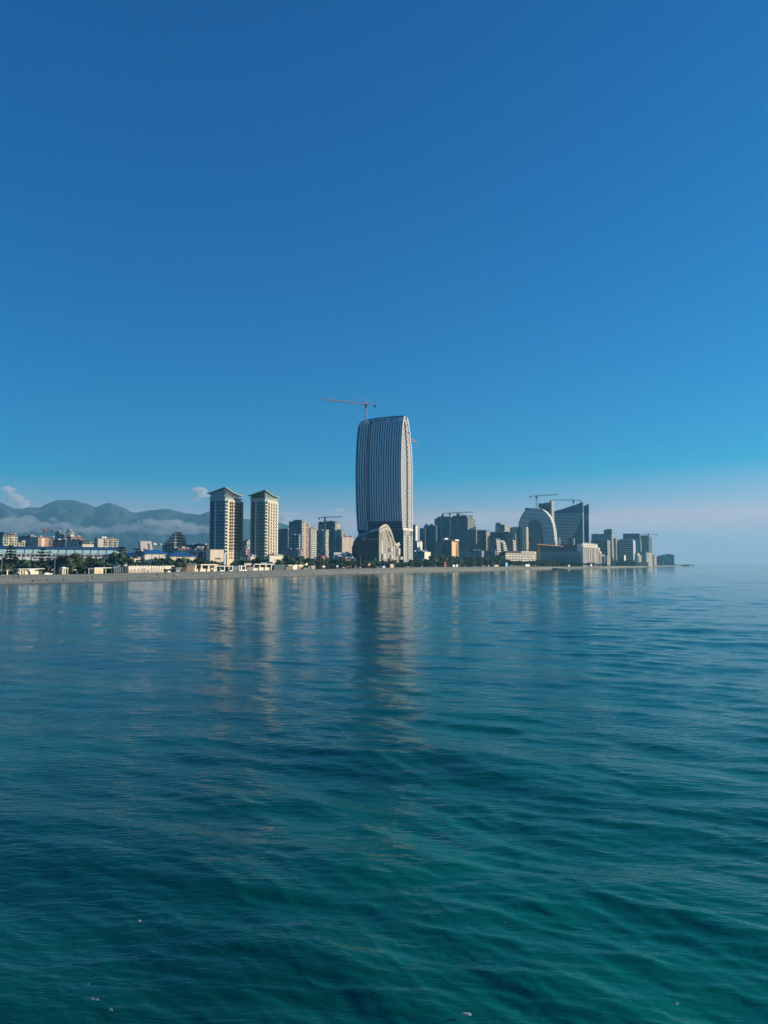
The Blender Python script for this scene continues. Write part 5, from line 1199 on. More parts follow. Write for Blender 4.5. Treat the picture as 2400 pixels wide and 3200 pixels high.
crane('orange crane standing low in front of the arch tower beside the stone hotel', 1682.5, 3, 1400, 1702, 1699, (1760, 1708.0), (1670, 1702.5), (0.56, 0.27, 0.11), w=1.15)
crane('thin crane beside the tower under construction near the cape', 2027, 3, 2320, 1670, 1666, (1998.6, 1670), (2033, 1669), (0.22, 0.22, 0.21), w=1.1)
crane('thin white mast with short arms standing behind the stone hotel roof', 1764, 3, 1640, 1690, 1683, (1768, 1690), (1760, 1690), (0.34, 0.38, 0.38), w=0.6, cab=False)
# ------------------------------------------------------------------ beach cafes, kiosks and small things along the upper edge
AK = R(30)
def kframe(name, label, cat, pxl, pxr, off=3.0, a=AK, w1=4.0, group=None):
    D = DE(pxl) + off; C, _, w2 = corner(pxl, pxl, pxr, 1780, D, a, w1=w1); z = ZE(pxl) * 0.98
    o = thing(name, label, cat, (C.x, C.y, z), -a, group); return o, w2, D / FPX, D
def kh(py, D, z): return (HORIZON - py) * D / FPX + CAM_H - z
CR_M = MA((0.78, 0.68, 0.48), 0.8, 0.1, 0.5); WH_M = MA((0.82, 0.80, 0.74), 0.7, 0.06, 0.5); WOOD = MA((0.17, 0.13, 0.09), 0.8, 0.25, 2.0); DG = MA((0.025, 0.05, 0.055), 0.4); GR_M = MA((0.30, 0.31, 0.31), 0.8)
# T-shaped shelters
for px, lab in ((-2, 'T-shaped cream beach shelter cut by the left edge of the photo'), (25.5, 'T-shaped cream beach shelter farther left of the curved-canopy pavilion'), (65.5, 'T-shaped cream beach shelter touching the curved-canopy pavilion'), (968, 'small white T-shaped stand left of the pinkish billboard')):
    o, w2, s, D = kframe('beach_shelter', lab, 'shelter', px - 2, px + 2, -3)
    MB().box(-0.45, 0, -0.25, 0.35, -0.6, 2.4).build('post', CR_M, o); MB().box(-0.9, 0.4, -1.1, 1.1, 2.4, 2.7).build('canopy', CR_M, o)
# curved-canopy pavilion
o, w2, s, D = kframe('canopy_pavilion', 'low cream beach pavilion under a thin swept white canopy, far left', 'pavilion', 55, 137, 4)
g = ZE(55)
def yk(px, pxl, pxr, w2): return (px - pxl) / (pxr - pxl) * w2
Y_ = lambda px: yk(px, 55, 137, w2)
q = MB(); n = 14
for i in range(n):
    t0, t1 = i / n, (i + 1) / n; f = lambda t: kh(1777.6 - 1.1 * t, D, g) ; th = lambda t: 0.22 + 1.1 * math.exp(-((t - 0.48) / 0.13) ** 2) * 0
    q.prismx([(t0 * w2, f(t0) - 0.25), (t1 * w2, f(t1) - 0.25), (t1 * w2, f(t1) + 0.05), (t0 * w2, f(t0) + 0.05)], -5.5, 0.8)
q.build('canopy', WH_M, o)
q = MB(); arc = [(78, 1778.3), (86, 1779.5), (92, 1784), (94.5, 1790), (95, 1796), (98.5, 1796), (100, 1789), (105, 1783.5), (115, 1780.5), (130, 1778)]
q.prismx([(Y_(x), kh(y, D, g)) for x, y in arc][::-1], -0.6, 0.2); q.build('curved_strut', WH_M, o)
MB().box(-4.5, -0.8, Y_(73), Y_(94), -0.3, kh(1780.5, D, g)).build('wall', CR_M, o); MB().box(-0.8, -0.7, Y_(76.5), Y_(80), 0, 2.4).build('door', WOOD, o)
MB().box(-4.5, -0.5, Y_(102), Y_(122), -0.3, kh(1784.5, D, g)).build('wall', CR_M, o); MB().box(-4.5, -1.2, Y_(123), Y_(136), -0.3, kh(1785, D, g)).build('side_room', DG, o)
# boats and parked things
def boatlike(px0, px1, lab, cat='boat', name='boat', off=-1):
    o, w2, s, D = kframe(name, lab, cat, px0, px1, off); h = 0.75
    q = MB(); prof = [(0, 0.45), (0.08, 0.1), (0.25, 0), (0.8, 0), (1, 0.35)]
    q.prismx([(p[0] * w2, p[1]) for p in prof] + [(w2 * 1.02, h), (w2 * 0.5, h * 0.8), (-0.02 * w2, h)], -1.8, 0); q.build('hull', WH_M, o)
    MB().box(-1.5, -0.3, w2 * 0.25, w2 * 0.6, h * 0.85, h + 0.35).build('seat', MA((0.7, 0.66, 0.56)), o); return o
boatlike(139, 165, 'long white boat lying on the beach right of the curved-canopy pavilion')
def car(px, lab, col=(0.78, 0.78, 0.76), L_=4.2, group=None, off=6):
    D = DE(px) + off; k = KX(px, 1780); o = thing('parked_car', lab, 'car', (k * D, D, ZE(px)), R(-20), group)
    q = MB(); prof = [(-L_ / 2, 0.35), (L_ / 2, 0.35), (L_ / 2, 0.8), (L_ * 0.33, 0.95), (L_ * 0.16, 1.45), (-L_ * 0.3, 1.45), (-L_ * 0.45, 0.95), (-L_ / 2, 0.85)]
    q.prism(prof, -0.85, 0.85); q.build('body', MA(col, 0.35, 0.03), o)
    MB().prism([(L_ * 0.30, 0.96), (L_ * 0.14, 1.36), (-L_ * 0.27, 1.36), (-L_ * 0.40, 0.96)], -0.87, 0.87).build('window', DG, o)
    wm = MB()
    wm.bar((0, -0.12, 0), (0, 0.12, 0), 0.34, 10); wm = wm.mesh('wheel', DARK)
    for sx_ in (-0.32, 0.32):
        for sy_ in (-0.8, 0.8): put('wheel', wm, o, (sx_ * L_, sy_, 0.34))
    return o
car(54.5, 'small white car parked between the two T-shaped shelters')
# kiosk tower with roof slabs
o, w2, s, D = kframe('kiosk', 'narrow cream kiosk with stacked roof slabs, right of the white boat', 'kiosk', 194, 208, 3)
h = kh(1776, D, ZE(194)); MB().box(-3, 0, 0.2, w2 * 0.9, -0.2, h).build('wall', CR_M, o)
MB().box(-3.5, 0.9, -0.3, w2 * 1.25, h, h + 0.35).build('roof', WH_M, o); MB().box(-2.6, -0.3, w2 * 0.15, w2 * 0.85, h + 0.36, h + 0.8).build('roof_slab', WH_M, o)
MB().box(0.0, 0.06, w2 * 0.35, w2 * 0.6, 0.2, h - 0.5).build('door', WOOD, o); MB().box(0.5, 0.75, w2 * 1.05, w2 * 1.15, -0.2, h).build('post', CR_M, o)
# beach cafe with flat roof and dark interior
o, w2, s, D = kframe('beach_cafe', 'flat-roofed cream cafe with dark open sides, below the left lamp posts', 'cafe', 277, 354, 4)
Y_ = lambda px: yk(px, 277, 354, w2); h = kh(1775.5, D, ZE(277))
MB().box(-6, 0.5, Y_(294), Y_(352), h, h + 0.4).build('roof', WH_M, o); MB().box(-6, -0.1, Y_(276), Y_(294), h - 0.5, h - 0.15).build('side_roof', GR_M, o)
MB().box(-5, 0, Y_(295), Y_(322), -0.2, h).build('wall', CR_M, o); MB().box(0, 0.08, Y_(299), Y_(317), 0.4, h - 0.7).build('shutter', MA((0.66, 0.50, 0.30)), o)
MB().box(-5.5, -4, Y_(278), Y_(350), -0.2, h - 0.5).build('rear_wall', DG, o)
for x in (277.5, 330, 349): MB().box(-0.3, 0, Y_(x), Y_(x + 1.1), -0.2, h - 0.1).build('post', WH_M, o)
# glass cafe with raked roof
o, w2, s, D = kframe('glass_cafe', 'dark green glass cafe with a raked grey roof, left of the row of cream huts', 'cafe', 352, 396, 4)
Y_ = lambda px: yk(px, 352, 396, w2)
MB().prismx([(Y_(352), kh(1776.5, D, 2.6)), (Y_(362), kh(1775, D, 2.6)), (Y_(375), kh(1766.5, D, 2.6)), (Y_(375), kh(1766, D, 2.6) + .3), (Y_(361), kh(1773.5, D, 2.6)), (Y_(352), kh(1775, D, 2.6))][::1], -5, 0.4).build('roof', MA((0.26, 0.33, 0.38)), o)
MB().box(-5, -0.3, Y_(357), Y_(394), -0.2, kh(1770, D, 2.6)).build('glass_wall', MA((0.035, 0.075, 0.085), 0.15, 0.1, 0.3, 0.7), o)
for i in range(7): MB().box(-0.3, -0.05, Y_(357 + i * 6), Y_(357.8 + i * 6), -0.2, kh(1768.5, D, 2.6)).build('post', MA((0.24, 0.29, 0.31)), o)
# row of cream huts
xs = [402, 407, 412, 417, 424, 431, 438, 443, 449, 457, 466, 474, 482, 490, 498, 505, 512]
rq = random.Random(3)
for i in range(len(xs) - 1):
    a_, b_ = xs[i], xs[i + 1]
    o, w2, s, D = kframe('beach_hut', ('%s beach hut from the left in the row of narrow cream huts' % ('first second third fourth fifth sixth seventh eighth ninth tenth eleventh twelfth thirteenth fourteenth fifteenth'.split()[i])) if i < 15 else 'last hut at the right end of the row of narrow cream huts', 'hut', a_, b_, 3, group='row of narrow cream beach huts')
    cc = ((0.80, 0.70, 0.50), (0.80, 0.72, 0.60), (0.78, 0.60, 0.44), (0.82, 0.74, 0.62))[rq.randrange(4)]
    h = kh(1769 + rq.uniform(-0.8, 0.8), D, ZE(a_))
    MB().box(-3.2, 0, 0.06, w2 - 0.16, -0.2, h).build('wall', MA(cc, 0.8), o); MB().box(-3.5, 0.25, -0.05, w2 - 0.05, h, h + 0.22).build('roof', WH_M, o)
    MB().box(0, 0.06, w2 * 0.3, w2 * 0.62, 0.1, h * rq.uniform(0.45, 0.75)).build('door', WOOD if rq.random() < 0.5 else MA((0.55, 0.42, 0.30)), o)
    MB().box(-0.1, 0.14, w2 - 0.14, w2 + 0.04, -0.2, h).build('post', WOOD, o)
o, w2, s, D = kframe('hull_bar', 'flat-roofed cream bar shaped like a hull, at the right end of the hut row', 'bar', 513, 545, 3)
Y_ = lambda px: yk(px, 513, 545, w2); h = kh(1770.5, D, 3)
MB().prismx([(Y_(514), 2.4), (Y_(524), 2.0), (Y_(532), 2.6), (Y_(536), h), (Y_(514), h)], -3, 0).build('wall', CR_M, o); MB().box(-3.5, 0.6, Y_(511), Y_(544), h, h + 0.35).build('roof', WH_M, o)
for x in (514, 522, 530): MB().box(-1.5, -1.2, Y_(x), Y_(x + 1), -0.2, 2.5).build('post', WOOD, o)
boatlike(524, 534, 'small white boat under the hull-shaped bar')
o, w2, s, D = kframe('awning', 'low grey shelter with thin pale blue roof between hull-shaped bar and reed screen', 'shelter', 550, 566, 5)
MB().box(-3, 0.3, 0, w2, 2.6, 2.85).build('roof', MA((0.55, 0.66, 0.74)), o); MB().box(-2.6, -0.4, 0.5, w2 - 0.5, -0.2, 1.8).build('counter', MA((0.25, 0.28, 0.33)), o)
for y in (0.2, w2 - 0.4): MB().box(-0.4, -0.2, y, y + 0.2, -0.2, 2.6).build('post', GR_M, o)
o, w2, s, D = kframe('reed_screen', 'brown reed screen left of the brown timber hut', 'screen', 569, 583, 4)
for i in range(16): MB().bar((rq.uniform(-0.6, 0), (i + 0.5) / 16 * w2, -0.2), (rq.uniform(-0.8, 0.2), (i + 0.5) / 16 * w2 + rq.uniform(-.2, .2), 3.0 + rq.uniform(-.6, .7)), 0.22, 5).build('reed_bundle', MA((0.25, 0.19, 0.10), 0.9, 0.3, 2), o)
o, w2, s, D = kframe('timber_hut', 'brown timber hut carrying a row of cream looping letters on its roof', 'hut', 583, 608, 4)
h = kh(1768.7, D, 3.0); MB().box(-4, -0.1, 0, w2, -0.2, h).build('wall', MA((0.15, 0.13, 0.11)), o)
pl = MB().box(-0.1, 0.02, 0.03, w2 / 12 - 0.03, -0.2, h - 0.1).mesh('plank', MA((0.21, 0.17, 0.14), 0.85, 0.3, 1.5))
for i in range(12): put('plank', pl, o, (0, i * w2 / 12, 0))
MB().box(-4.3, 0.3, -0.3, w2 + 0.3, h, h + 0.2).build('roof', WOOD, o)
lw = w2 * 1.28 / 8
for i in range(8):
    q = MB(); c = (i + 0.5) * lw; r_ = lw * 0.34
    for t_ in range(8):
        a0, a1 = t_ * math.pi / 4, (t_ + 1) * math.pi / 4
        if i % 3 == 1 and t_ in (1, 2): continue
        q.bar((0.1, c + r_ * math.cos(a0), h + 0.25 + 0.62 + 0.5 * math.sin(a0)), (0.1, c + r_ * math.cos(a1), h + 0.25 + 0.62 + 0.5 * math.sin(a1)), 0.11)
    q.bar((0.1, c - r_, h + 0.9), (0.1, c + r_ * (0.4 if i % 2 else -0.8), h + 1.85), 0.11)
    q.build('letter', MA((0.82, 0.76, 0.55)), o)
# white angled-frame cafe
o, w2, s, D = kframe('frame_cafe', 'white cafe with slanting frames and thick roof slab, right of the timber hut', 'cafe', 607, 680, 4)
Y_ = lambda px: yk(px, 607, 680, w2); h = kh(1767.5, D, 3.0)
MB().box(-6, 0.8, Y_(624), Y_(679), h, h + 0.75).build('roof', CR_M, o)
for x in (608, 626, 648, 668):
    MB().prismx([(Y_(x - 2), -0.2), (Y_(x + 3.2), -0.2), (Y_(x + 6.5), h), (Y_(x + 3), h)], -0.6, 0).build('frame', CR_M, o)
for x0, x1, hh in ((609, 614, 1.7), (616, 620, 1.7), (632, 644, 1.9), (652, 658, 1.8), (672, 677, 1.2)): MB().box(-3.5, -0.5, Y_(x0), Y_(x1), -0.2, hh).build('counter', CR_M, o)
MB().box(-6, -5, Y_(610), Y_(678), -0.2, h).build('rear_wall', MA((0.10, 0.08, 0.05)), o)
for x in (633, 661, 665): MB().box(-1.2, -0.7, Y_(x), Y_(x + 1.4), 1.2, 2.6).build('folded_parasol', WH_M, o)
def pergola(lab, x0, x1, pyt, posts, name='pergola', base=(), off=4):
    o, w2, s, D = kframe(name, lab, 'pergola', x0, x1, off); Y_ = lambda px: yk(px, x0, x1, w2); h = kh(pyt, D, ZE(x0))
    MB().box(-4, 0.2, 0, w2, h, h + 0.45).build('roof', WH_M, o)
    for p_ in posts: MB().box(-0.5, 0.1, Y_(p_), Y_(p_ + 1.8), -0.2, h).build('post', WH_M, o)
    for p_ in posts[::max(1, len(posts) - 1)]: MB().box(-3.9, -3.5, Y_(p_), Y_(p_ + 1.8), -0.2, h).build('post', WH_M, o)
    for a_, b_, hh in base: MB().box(-0.2, 1.4, Y_(a_), Y_(b_), -0.2, hh).build('bench', WH_M, o)
    return o
pergola('long white pergola on three posts before the left twin tower', 674, 729, 1769.8, (675, 700.5, 725.5), base=((684, 695, 0.9), (714, 720, 0.8)))
pergola('square white pergola with cushioned seats between the long pergola and white sign', 745.5, 769, 1769.5, (746, 752.5, 766), base=((743.5, 752, 0.8), (754, 758, 1.1), (760, 767, 1.0)))
o, w2, s, D = kframe('bar_hut', 'small grey hut between the two white pergolas', 'hut', 729, 745, 5)
MB().box(-3, 0, 0, w2, -0.2, 3.2).build('wall', MA((0.13, 0.17, 0.17)), o); MB().box(-3.4, 0.4, -0.3, w2 + .3, 3.2, 3.5).build('roof', GR_M, o)
# billboard signs
def board(lab, px0, px1, py0, py1, off, bcol, posts=2, marks=0, mcol=(0.05, 0.05, 0.05), cat='sign'):
    o, w2, s, D = kframe('sign_board', lab, cat, px0, px1, off); z = ZE(px0); a_, b_ = kh(py1, D, z), kh(py0, D, z)
    MB().box(-0.25, 0, 0, w2, a_, b_).build('panel', MA(bcol, 0.7), o)
    for i in range(posts): y = w2 * (0.5 if posts == 1 else 0.15 + 0.7 * i); MB().box(-0.2, -0.05, y - 0.1, y + 0.1, -0.2, a_).build('post', GR_M, o)
    for i in range(marks):
        y = w2 * (0.14 + 0.72 * i / max(1, marks - 1)); q = MB(); hh = (b_ - a_)
        q.box(0.0, 0.06, y - w2 * 0.04, y + w2 * 0.04, a_ + hh * 0.25, a_ + hh * (0.75 if i % 2 else 0.6)); q.build('letter', MA(mcol), o)
    return o
board('white sign board with dark letters high on posts, between the twin towers', 764, 784.5, 1760.3, 1766, 4, (0.72, 0.69, 0.60), marks=6)
board('small white box sign on a post left of the cream hut row', 389, 397, 1763.5, 1768, 3, (0.6, 0.6, 0.55), posts=1)
board('pinkish-grey billboard right of the small T-shaped stand', 972, 985, 1767.5, 1778, 6, (0.36, 0.28, 0.25))
board('small cream sign in front of the red-roofed house', 1008, 1016, 1768, 1772.5, 6, (0.8, 0.74, 0.58))
board('small grey sign with pale top, left of the white tents', 1051, 1057, 1766, 1772, 6, (0.42, 0.45, 0.5))
o, w2, s, D = kframe('counter_hut', 'low pinkish counter hut left of the slanted white cafe', 'hut', 772, 789, 5)
MB().box(-3, 0, 0, w2, -0.2, 2.6).build('wall', MA((0.26, 0.20, 0.17)), o); MB().box(-3.3, 0.3, -0.2, w2 * 0.9, 2.6, 2.9).build('roof', MA((0.33, 0.28, 0.25)), o)
# slanted three-bay cafe
o, w2, s, D = kframe('slanted_cafe', 'white cafe of three leaning bays with a teal roof sign, near the right twin tower', 'cafe', 790, 855, 4)
Y_ = lambda px: yk(px, 790, 855, w2); h = kh(1765.5, D, 3.1)
MB().box(-6, 0.9, Y_(793), Y_(855), h, h + 0.55).build('roof', WH_M, o)
for x in (790, 808, 826, 845): MB().prismx([(Y_(x), -0.2), (Y_(x + 1.8), -0.2), (Y_(x + 5.0), h), (Y_(x + 3.2), h)], -0.7, 0.2).build('frame', WH_M, o)
for x in (791, 809, 827): MB().box(-3.5, -0.4, Y_(x + 0.5), Y_(x + 15), -0.2, 2.5 if x > 800 else 1.9).build('counter', CR_M, o)
MB().box(-6, -5, Y_(792), Y_(852), -0.2, h).build('rear_wall', MA((0.09, 0.08, 0.045)), o)
MB().box(-0.3, 0, Y_(814), Y_(834), h + 0.55, h + 0.75).build('sign_rail', GR_M, o)
for i in range(7):
    y = Y_(815 + i * 2.8); q = MB(); ww = Y_(816.9) - Y_(815)
    q.box(0, 0.1, y, y + 0.2, h + 0.8, h + 1.9).box(0.0, 0.11, y + 0.02, y + ww, h + (0.8 if i % 2 else 1.5), h + (1.05 if i % 2 else 1.8)).box(0.0, 0.1, y + ww - 0.2, y + ww, h + 0.82, h + (2.2 if i > 4 else 1.7))
    q.build('letter', MA((0.18, 0.42, 0.40)), o)
o, w2, s, D = kframe('long_bar', 'long dark blue-green beach bar right of the slanted white cafe', 'bar', 856, 892, 5)
MB().box(-5, 0, 0, w2, -0.2, kh(1767.5, D, 3.3)).build('wall', MA((0.012, 0.05, 0.065), 0.4), o); MB().box(-5.5, 0.6, -1, w2 + 1, kh(1767.5, D, 3.3), kh(1766.5, D, 3.3)).build('roof', MA((0.17, 0.24, 0.25)), o)
o, w2, s, D = kframe('winged_hut', 'brown hut with an upswept cream roof left of the cream beach house', 'hut', 893, 917, 4)
h = kh(1770, D, 3.4); MB().box(-4, 0, 0, w2, -0.2, h - 0.6).build('wall', MA((0.19, 0.16, 0.11)), o)
MB().prismx([(w2 * 0.15, h + 1.0), (w2 * 0.15, h + 0.5), (w2 * 0.95, h - 0.9), (w2 * 1.0, h - 0.6)], -4, 0.8).prismx([(w2 * 0.4, h + 1.0), (w2 * 0.4, h + 0.6), (w2 * 0.8, h + 0.5), (w2 * 0.8, h + 1.0)], -4, 0.4).build('roof', CR_M, o)
o, w2, s, D = kframe('beach_house', 'cream beach house with a rounded overhanging upper floor', 'building', 914, 950, 4)
h = kh(1766.3, D, 3.4); Y_ = lambda px: yk(px, 914, 950, w2)
MB().prismx([(Y_(914), 2.2), (Y_(917), -0.2), (Y_(928), -0.2), (Y_(930), h), (Y_(919), h)], -4, 0).build('wall', CR_M, o)
MB().prismx([(Y_(932), 2.7), (Y_(943), 2.7), (Y_(947), 3.8), (Y_(948.5), h), (Y_(932), h)], -4, 0.4).build('upper_floor', CR_M, o)
MB().box(-3.8, -0.3, Y_(929), Y_(933), -0.2, 2.7).build('door', MA((0.05, 0.03, 0.08)), o); MB().box(-3.8, -0.3, Y_(933.2), Y_(943), -0.2, 2.65).build('ground_floor', MA((0.32, 0.25, 0.24)), o)
o, w2, s, D = kframe('sail_sculpture', 'white sail-shaped canopy leaning over a blue-grey kiosk', 'canopy', 950, 962, 5)
q = MB(); pts = [(0.15, 4.4), (0.35, 5.6), (0.7, 6.6), (1.0, 6.2), (1.0, 4.6), (0.6, 4.2)]
q.prismx([(p_[0] * w2, p_[1] * 0.85) for p_ in pts][::-1], -0.8, 0); q.build('sail', CR_M, o); MB().box(-2, 0, -0.1 * w2, 1.0 * w2, -0.2, 1.6).build('kiosk', MA((0.12, 0.20, 0.24)), o); MB().bar((-0.4, w2 * 0.6, 0), (-0.4, w2 * 0.6, 3.6), 0.12).build('pole', GR_M, o)
# small cabins and tents along the rest of the beach
def cabin(px0, px1, pyt, lab, col, side=None, off=6, name='beach_cabin', cat='cabin', wleft=None):
    D = DE(px0) + off; C, w1, w2 = corner(wleft if wleft else px0 - (px1 - px0) * 0.5, px0, px1, 1770, D, R(35)); z = ZE(px0) * 0.98
    o = thing(name, lab, cat, (C.x, C.y, z), -R(35)); h = kh(pyt, D, z); w1 = max(w1, 1.2)
    MB().box(-w1, 0, 0, w2, -0.3, h).build('wall', MA(side or tuple(c * 0.9 for c in col)), o); MB().box(0.0, 0.05, 0.05, w2 - 0.05, -0.2, h - 0.05).build('front', MA(col), o)
    MB().box(-w1 - 0.15, 0.2, -0.15, w2 + 0.15, h, h + 0.18).build('roof', MA(tuple(min(.85, c * 1.05) for c in col)), o); return o
def tent(px, pyt, lab, col=(0.82, 0.80, 0.74), wd=4.0, off=6):
    D = DE(px) + off; k = KX(px, 1770); z = ZE(px) * 0.98; h = max(1.2, kh(pyt, D, z)); o = thing('beach_tent', lab, 'tent', (k * D, D, z), R(20))
    r_ = wd / 2; MB().bar((0, 0, h * 0.55), (0, 0, h), r_ * 1.35, 4, 0.08).build('canopy', MA(col), o); MB().box(-r_, r_, -r_, r_, h * 0.12, h * 0.55).build('wall', MA(tuple(c * 0.95 for c in col)), o)
    q = MB()
    for sx_ in (-1, 1):
        for sy_ in (-1, 1): q.bar((sx_ * r_, sy_ * r_, -0.2), (sx_ * r_, sy_ * r_, h * 0.55), 0.07)
    q.build('frame', GR_M, o); return o
car(1069, 'white car parked on the promenade left of the orange-roofed house', group=None)
tent(1110, 1768.5, 'small peaked tent, reddish side, left of the dark glass hall foot', (0.55, 0.33, 0.28), 2.2)
car(1122, 'small white car left of the brown beach tower', L_=3.8)
o, w2, s, D = kframe('lookout_tower', 'brown timber lookout tower with a flat top in front of the glass hall', 'tower', 1150, 1156, 6)
for (x_, y_) in ((-1.8, 0), (0, 0), (-1.8, w2), (0, w2)): MB().bar((x_, y_, -0.2), (x_, y_, kh(1764, D, 4)), 0.18).build('leg', MA((0.34, 0.24, 0.18)), o)
MB().box(-2.0, 0.2, -0.2, w2 + 0.2, 2.4, 4.6).build('cabin', MA((0.36, 0.26, 0.20)), o); MB().box(-2.4, 0.6, -0.6, w2 + 1.2, kh(1764, D, 4), kh(1763, D, 4) + 0.2).build('roof', MA((0.45, 0.36, 0.30)), o)
car(1176, 'small white car right of the brown timber lookout tower', L_=3.8)
cabin(1196, 1203, 1769, 'pale blue cabin left of the pinkish container', (0.55, 0.74, 0.82), wleft=1190)
cabin(1219, 1230, 1763.5, 'container with a pinkish end and dark blue side, below the tallest tower', (0.60, 0.44, 0.36), (0.05, 0.09, 0.14), name='container', cat='container', wleft=1208)
for px, lab in ((1270, 'small white car parked just right of the tallest tower'), (1315, 'white car second to the right of the tallest tower, before the low grey facade'), (1358, 'white car parked left of the red-brown lifeguard hut'), (1448.5, 'white car right of the two pale cabins'), (1480, 'white car midway between the pale cabins and white folding stands')):
    car(px, lab, L_=4.4)
cabin(1388, 1395, 1757, 'tall red-brown lifeguard hut on the beach', (0.24, 0.10, 0.09), name='lifeguard_hut', cat='hut', wleft=1386)
cabin(1415, 1422, 1766, 'white cabin right of the red-brown lifeguard hut', (0.82, 0.80, 0.76)); cabin(1425.5, 1431, 1764.5, 'pale blue-white cabin next to the white cabin', (0.62, 0.76, 0.80))
tent(1509, 1765.5, 'low grey-white tent left of the white folding stands', (0.5, 0.48, 0.42), 5.5)
for px, lab in ((1525, 'small tan stand right of the grey-white tent'),): cabin(px, px + 3, 1766, lab, (0.45, 0.38, 0.28))
for i, px in enumerate((1545.5, 1550, 1554.5)): cabin(px, px + 2.6, 1765.5, ('first', 'second', 'third')[i] + ' white narrow stand from the left, beside the blue container', (0.80, 0.77, 0.68), name='white_stand', cat='stand')
cabin(1579.5, 1586, 1758.5, 'bright blue container with a light blue end, below the long cream block', (0.16, 0.52, 0.80), (0.01, 0.07, 0.17), name='container', cat='container', wleft=1567)
o = cabin(1642, 1656, 1763.5, 'white canopy kiosk right of the dark shore wall', (0.74, 0.70, 0.58)); car(1719, 'small white van standing beyond the dark groyne', L_=6, off=12)
cabin(1776, 1781, 1766, 'small white cabin below the stone hotel', (0.82, 0.78, 0.70)); cabin(1846, 1850, 1763, 'white square cabin on the shore right of the stone hotel', (0.85, 0.85, 0.82))
o, w2, s, D = kframe('shore_wall', 'low dark wall with kiosks behind it, right of the blue container', 'wall', 1588, 1640, 4)
MB().box(-1, 0, 0, w2, -0.3, 1.6).build('wall', MA((0.05, 0.07, 0.08)), o)
# ------------------------------------------------------------------ lamp posts and banner poles
def lamp(px, pyt, lab, banner=False, off=10, white=False):
    D = DE(px) + off; k = KX(px, 1765); z = ZE(px) * 0.98; h = kh(pyt, D, z)
    o = thing('lamp_post', lab, 'lamp post', (k * D, D, z), 0, 'lamp posts along the promenade')
    r_ = 0.16 + D * 0.00008
    MB().bar((0, 0, -0.3), (0, 0, h), r_, 6, r_ * 0.6).build('pole', MA((0.36, 0.38, 0.37), 0.5), o)
    q = MB(); q.bar((-1.3, 0, h), (1.3, 0, h + 0.1), 0.1).box(-1.9, -0.9, -0.25, 0.25, h - 0.08, h + 0.18).box(0.9, 1.9, -0.25, 0.25, h - 0.08, h + 0.18); q.build('lamp_head', MA((0.55, 0.57, 0.57)), o)
    if banner: MB().box(0.25, 1.35, -0.1, 0.1, h - 3.2, h - 0.3).build('banner', MA((0.75, 0.77, 0.78)), o)
    if white: MB().box(-0.5, 0.5, -0.5, 0.5, -0.3 + 2, 3.4).build('control_box', WH_M, o)
for px, pyt, lab, bn in ((5.5, 1741, 'tall lamp post at the left edge of the photo', 0), (171, 1738, 'tall lamp post above the white boat on the far left beach', 0), (325, 1741, 'lamp post rising from the flat-roofed cream cafe', 0), (579, 1742, 'lamp post above the reed screen', 0), (688, 1746, 'lamp post behind the long white pergola', 0), (781, 1743, 'lamp post above the white sign board with dark letters', 0), (859, 1748, 'lamp post at the left end of the long dark beach bar', 0), (938, 1745, 'lamp post above the cream beach house', 0), (981, 1741, 'pole with white banner above the pinkish-grey billboard', 1), (1011, 1745, 'lamp post above the small cream sign', 0), (1069, 1743, 'lamp post above the white car on the promenade', 0), (1108, 1744, 'pole with white banner above the peaked reddish tent', 1), (1126, 1737, 'lamp post in front of the dark side of the glass hall', 0), (1172, 1743, 'pole with white banner in front of the lattice arch', 1), (1321, 1745, 'pole with white banner, first to the right of the tallest tower', 1), (1360, 1744.5, 'pole with white banner, second to the right of the tallest tower', 1), (1396, 1744.5, 'pole with white banner above the red-brown lifeguard hut', 1), (1437, 1746, 'pole with thin white banner right of the pale cabins', 1), (1545, 1758, 'short lamp post among the white narrow stands', 0)):
    lamp(px, pyt, lab, bool(bn), white=(px == 325))
# ------------------------------------------------------------------ trees
def leafmat(name, col, var):
    m, t, b = base_mat(name); b.inputs['Roughness'].default_value = 0.75; b.inputs['Specular IOR Level'].default_value = 0.15
    oi = N(t, 'ShaderNodeObjectInfo'); geo = N(t, 'ShaderNodeNewGeometry')
    no = N(t, 'ShaderNodeTexNoise', i_Scale=0.35, i_Detail=3.0); L(t, geo.outputs['Position'], no.inputs['Vector'])
    ad = N(t, 'ShaderNodeMath', operation='ADD'); L(t, oi.outputs['Random'], ad.inputs[0]); L(t, no.outputs['Fac'], ad.inputs[1])
    mr = N(t, 'ShaderNodeMapRange'); L(t, ad.outputs[0], mr.inputs[0]); mr.inputs[1].default_value = 0.3; mr.inputs[2].default_value = 1.7
    mx = N(t, 'ShaderNodeMix', data_type='RGBA'); L(t, mr.outputs[0], mx.inputs[0]); mx.inputs[6].default_value = (*[c * (1 - var) for c in col], 1); mx.inputs[7].default_value = (*[c * (1 + var) for c in col], 1)
    L(t, mx.outputs[2], b.inputs['Base Color'])
    return m
LEAF = [leafmat('foliage_dark', (0.050, 0.105, 0.068), 0.35), leafmat('foliage_olive', (0.115, 0.15, 0.075), 0.35), leafmat('foliage_mid', (0.075, 0.135, 0.07), 0.35)]
NEEDLE = leafmat('needles', (0.025, 0.05, 0.035), 0.3); BARK = MA((0.12, 0.09, 0.06), 0.9, 0.3, 2.0)
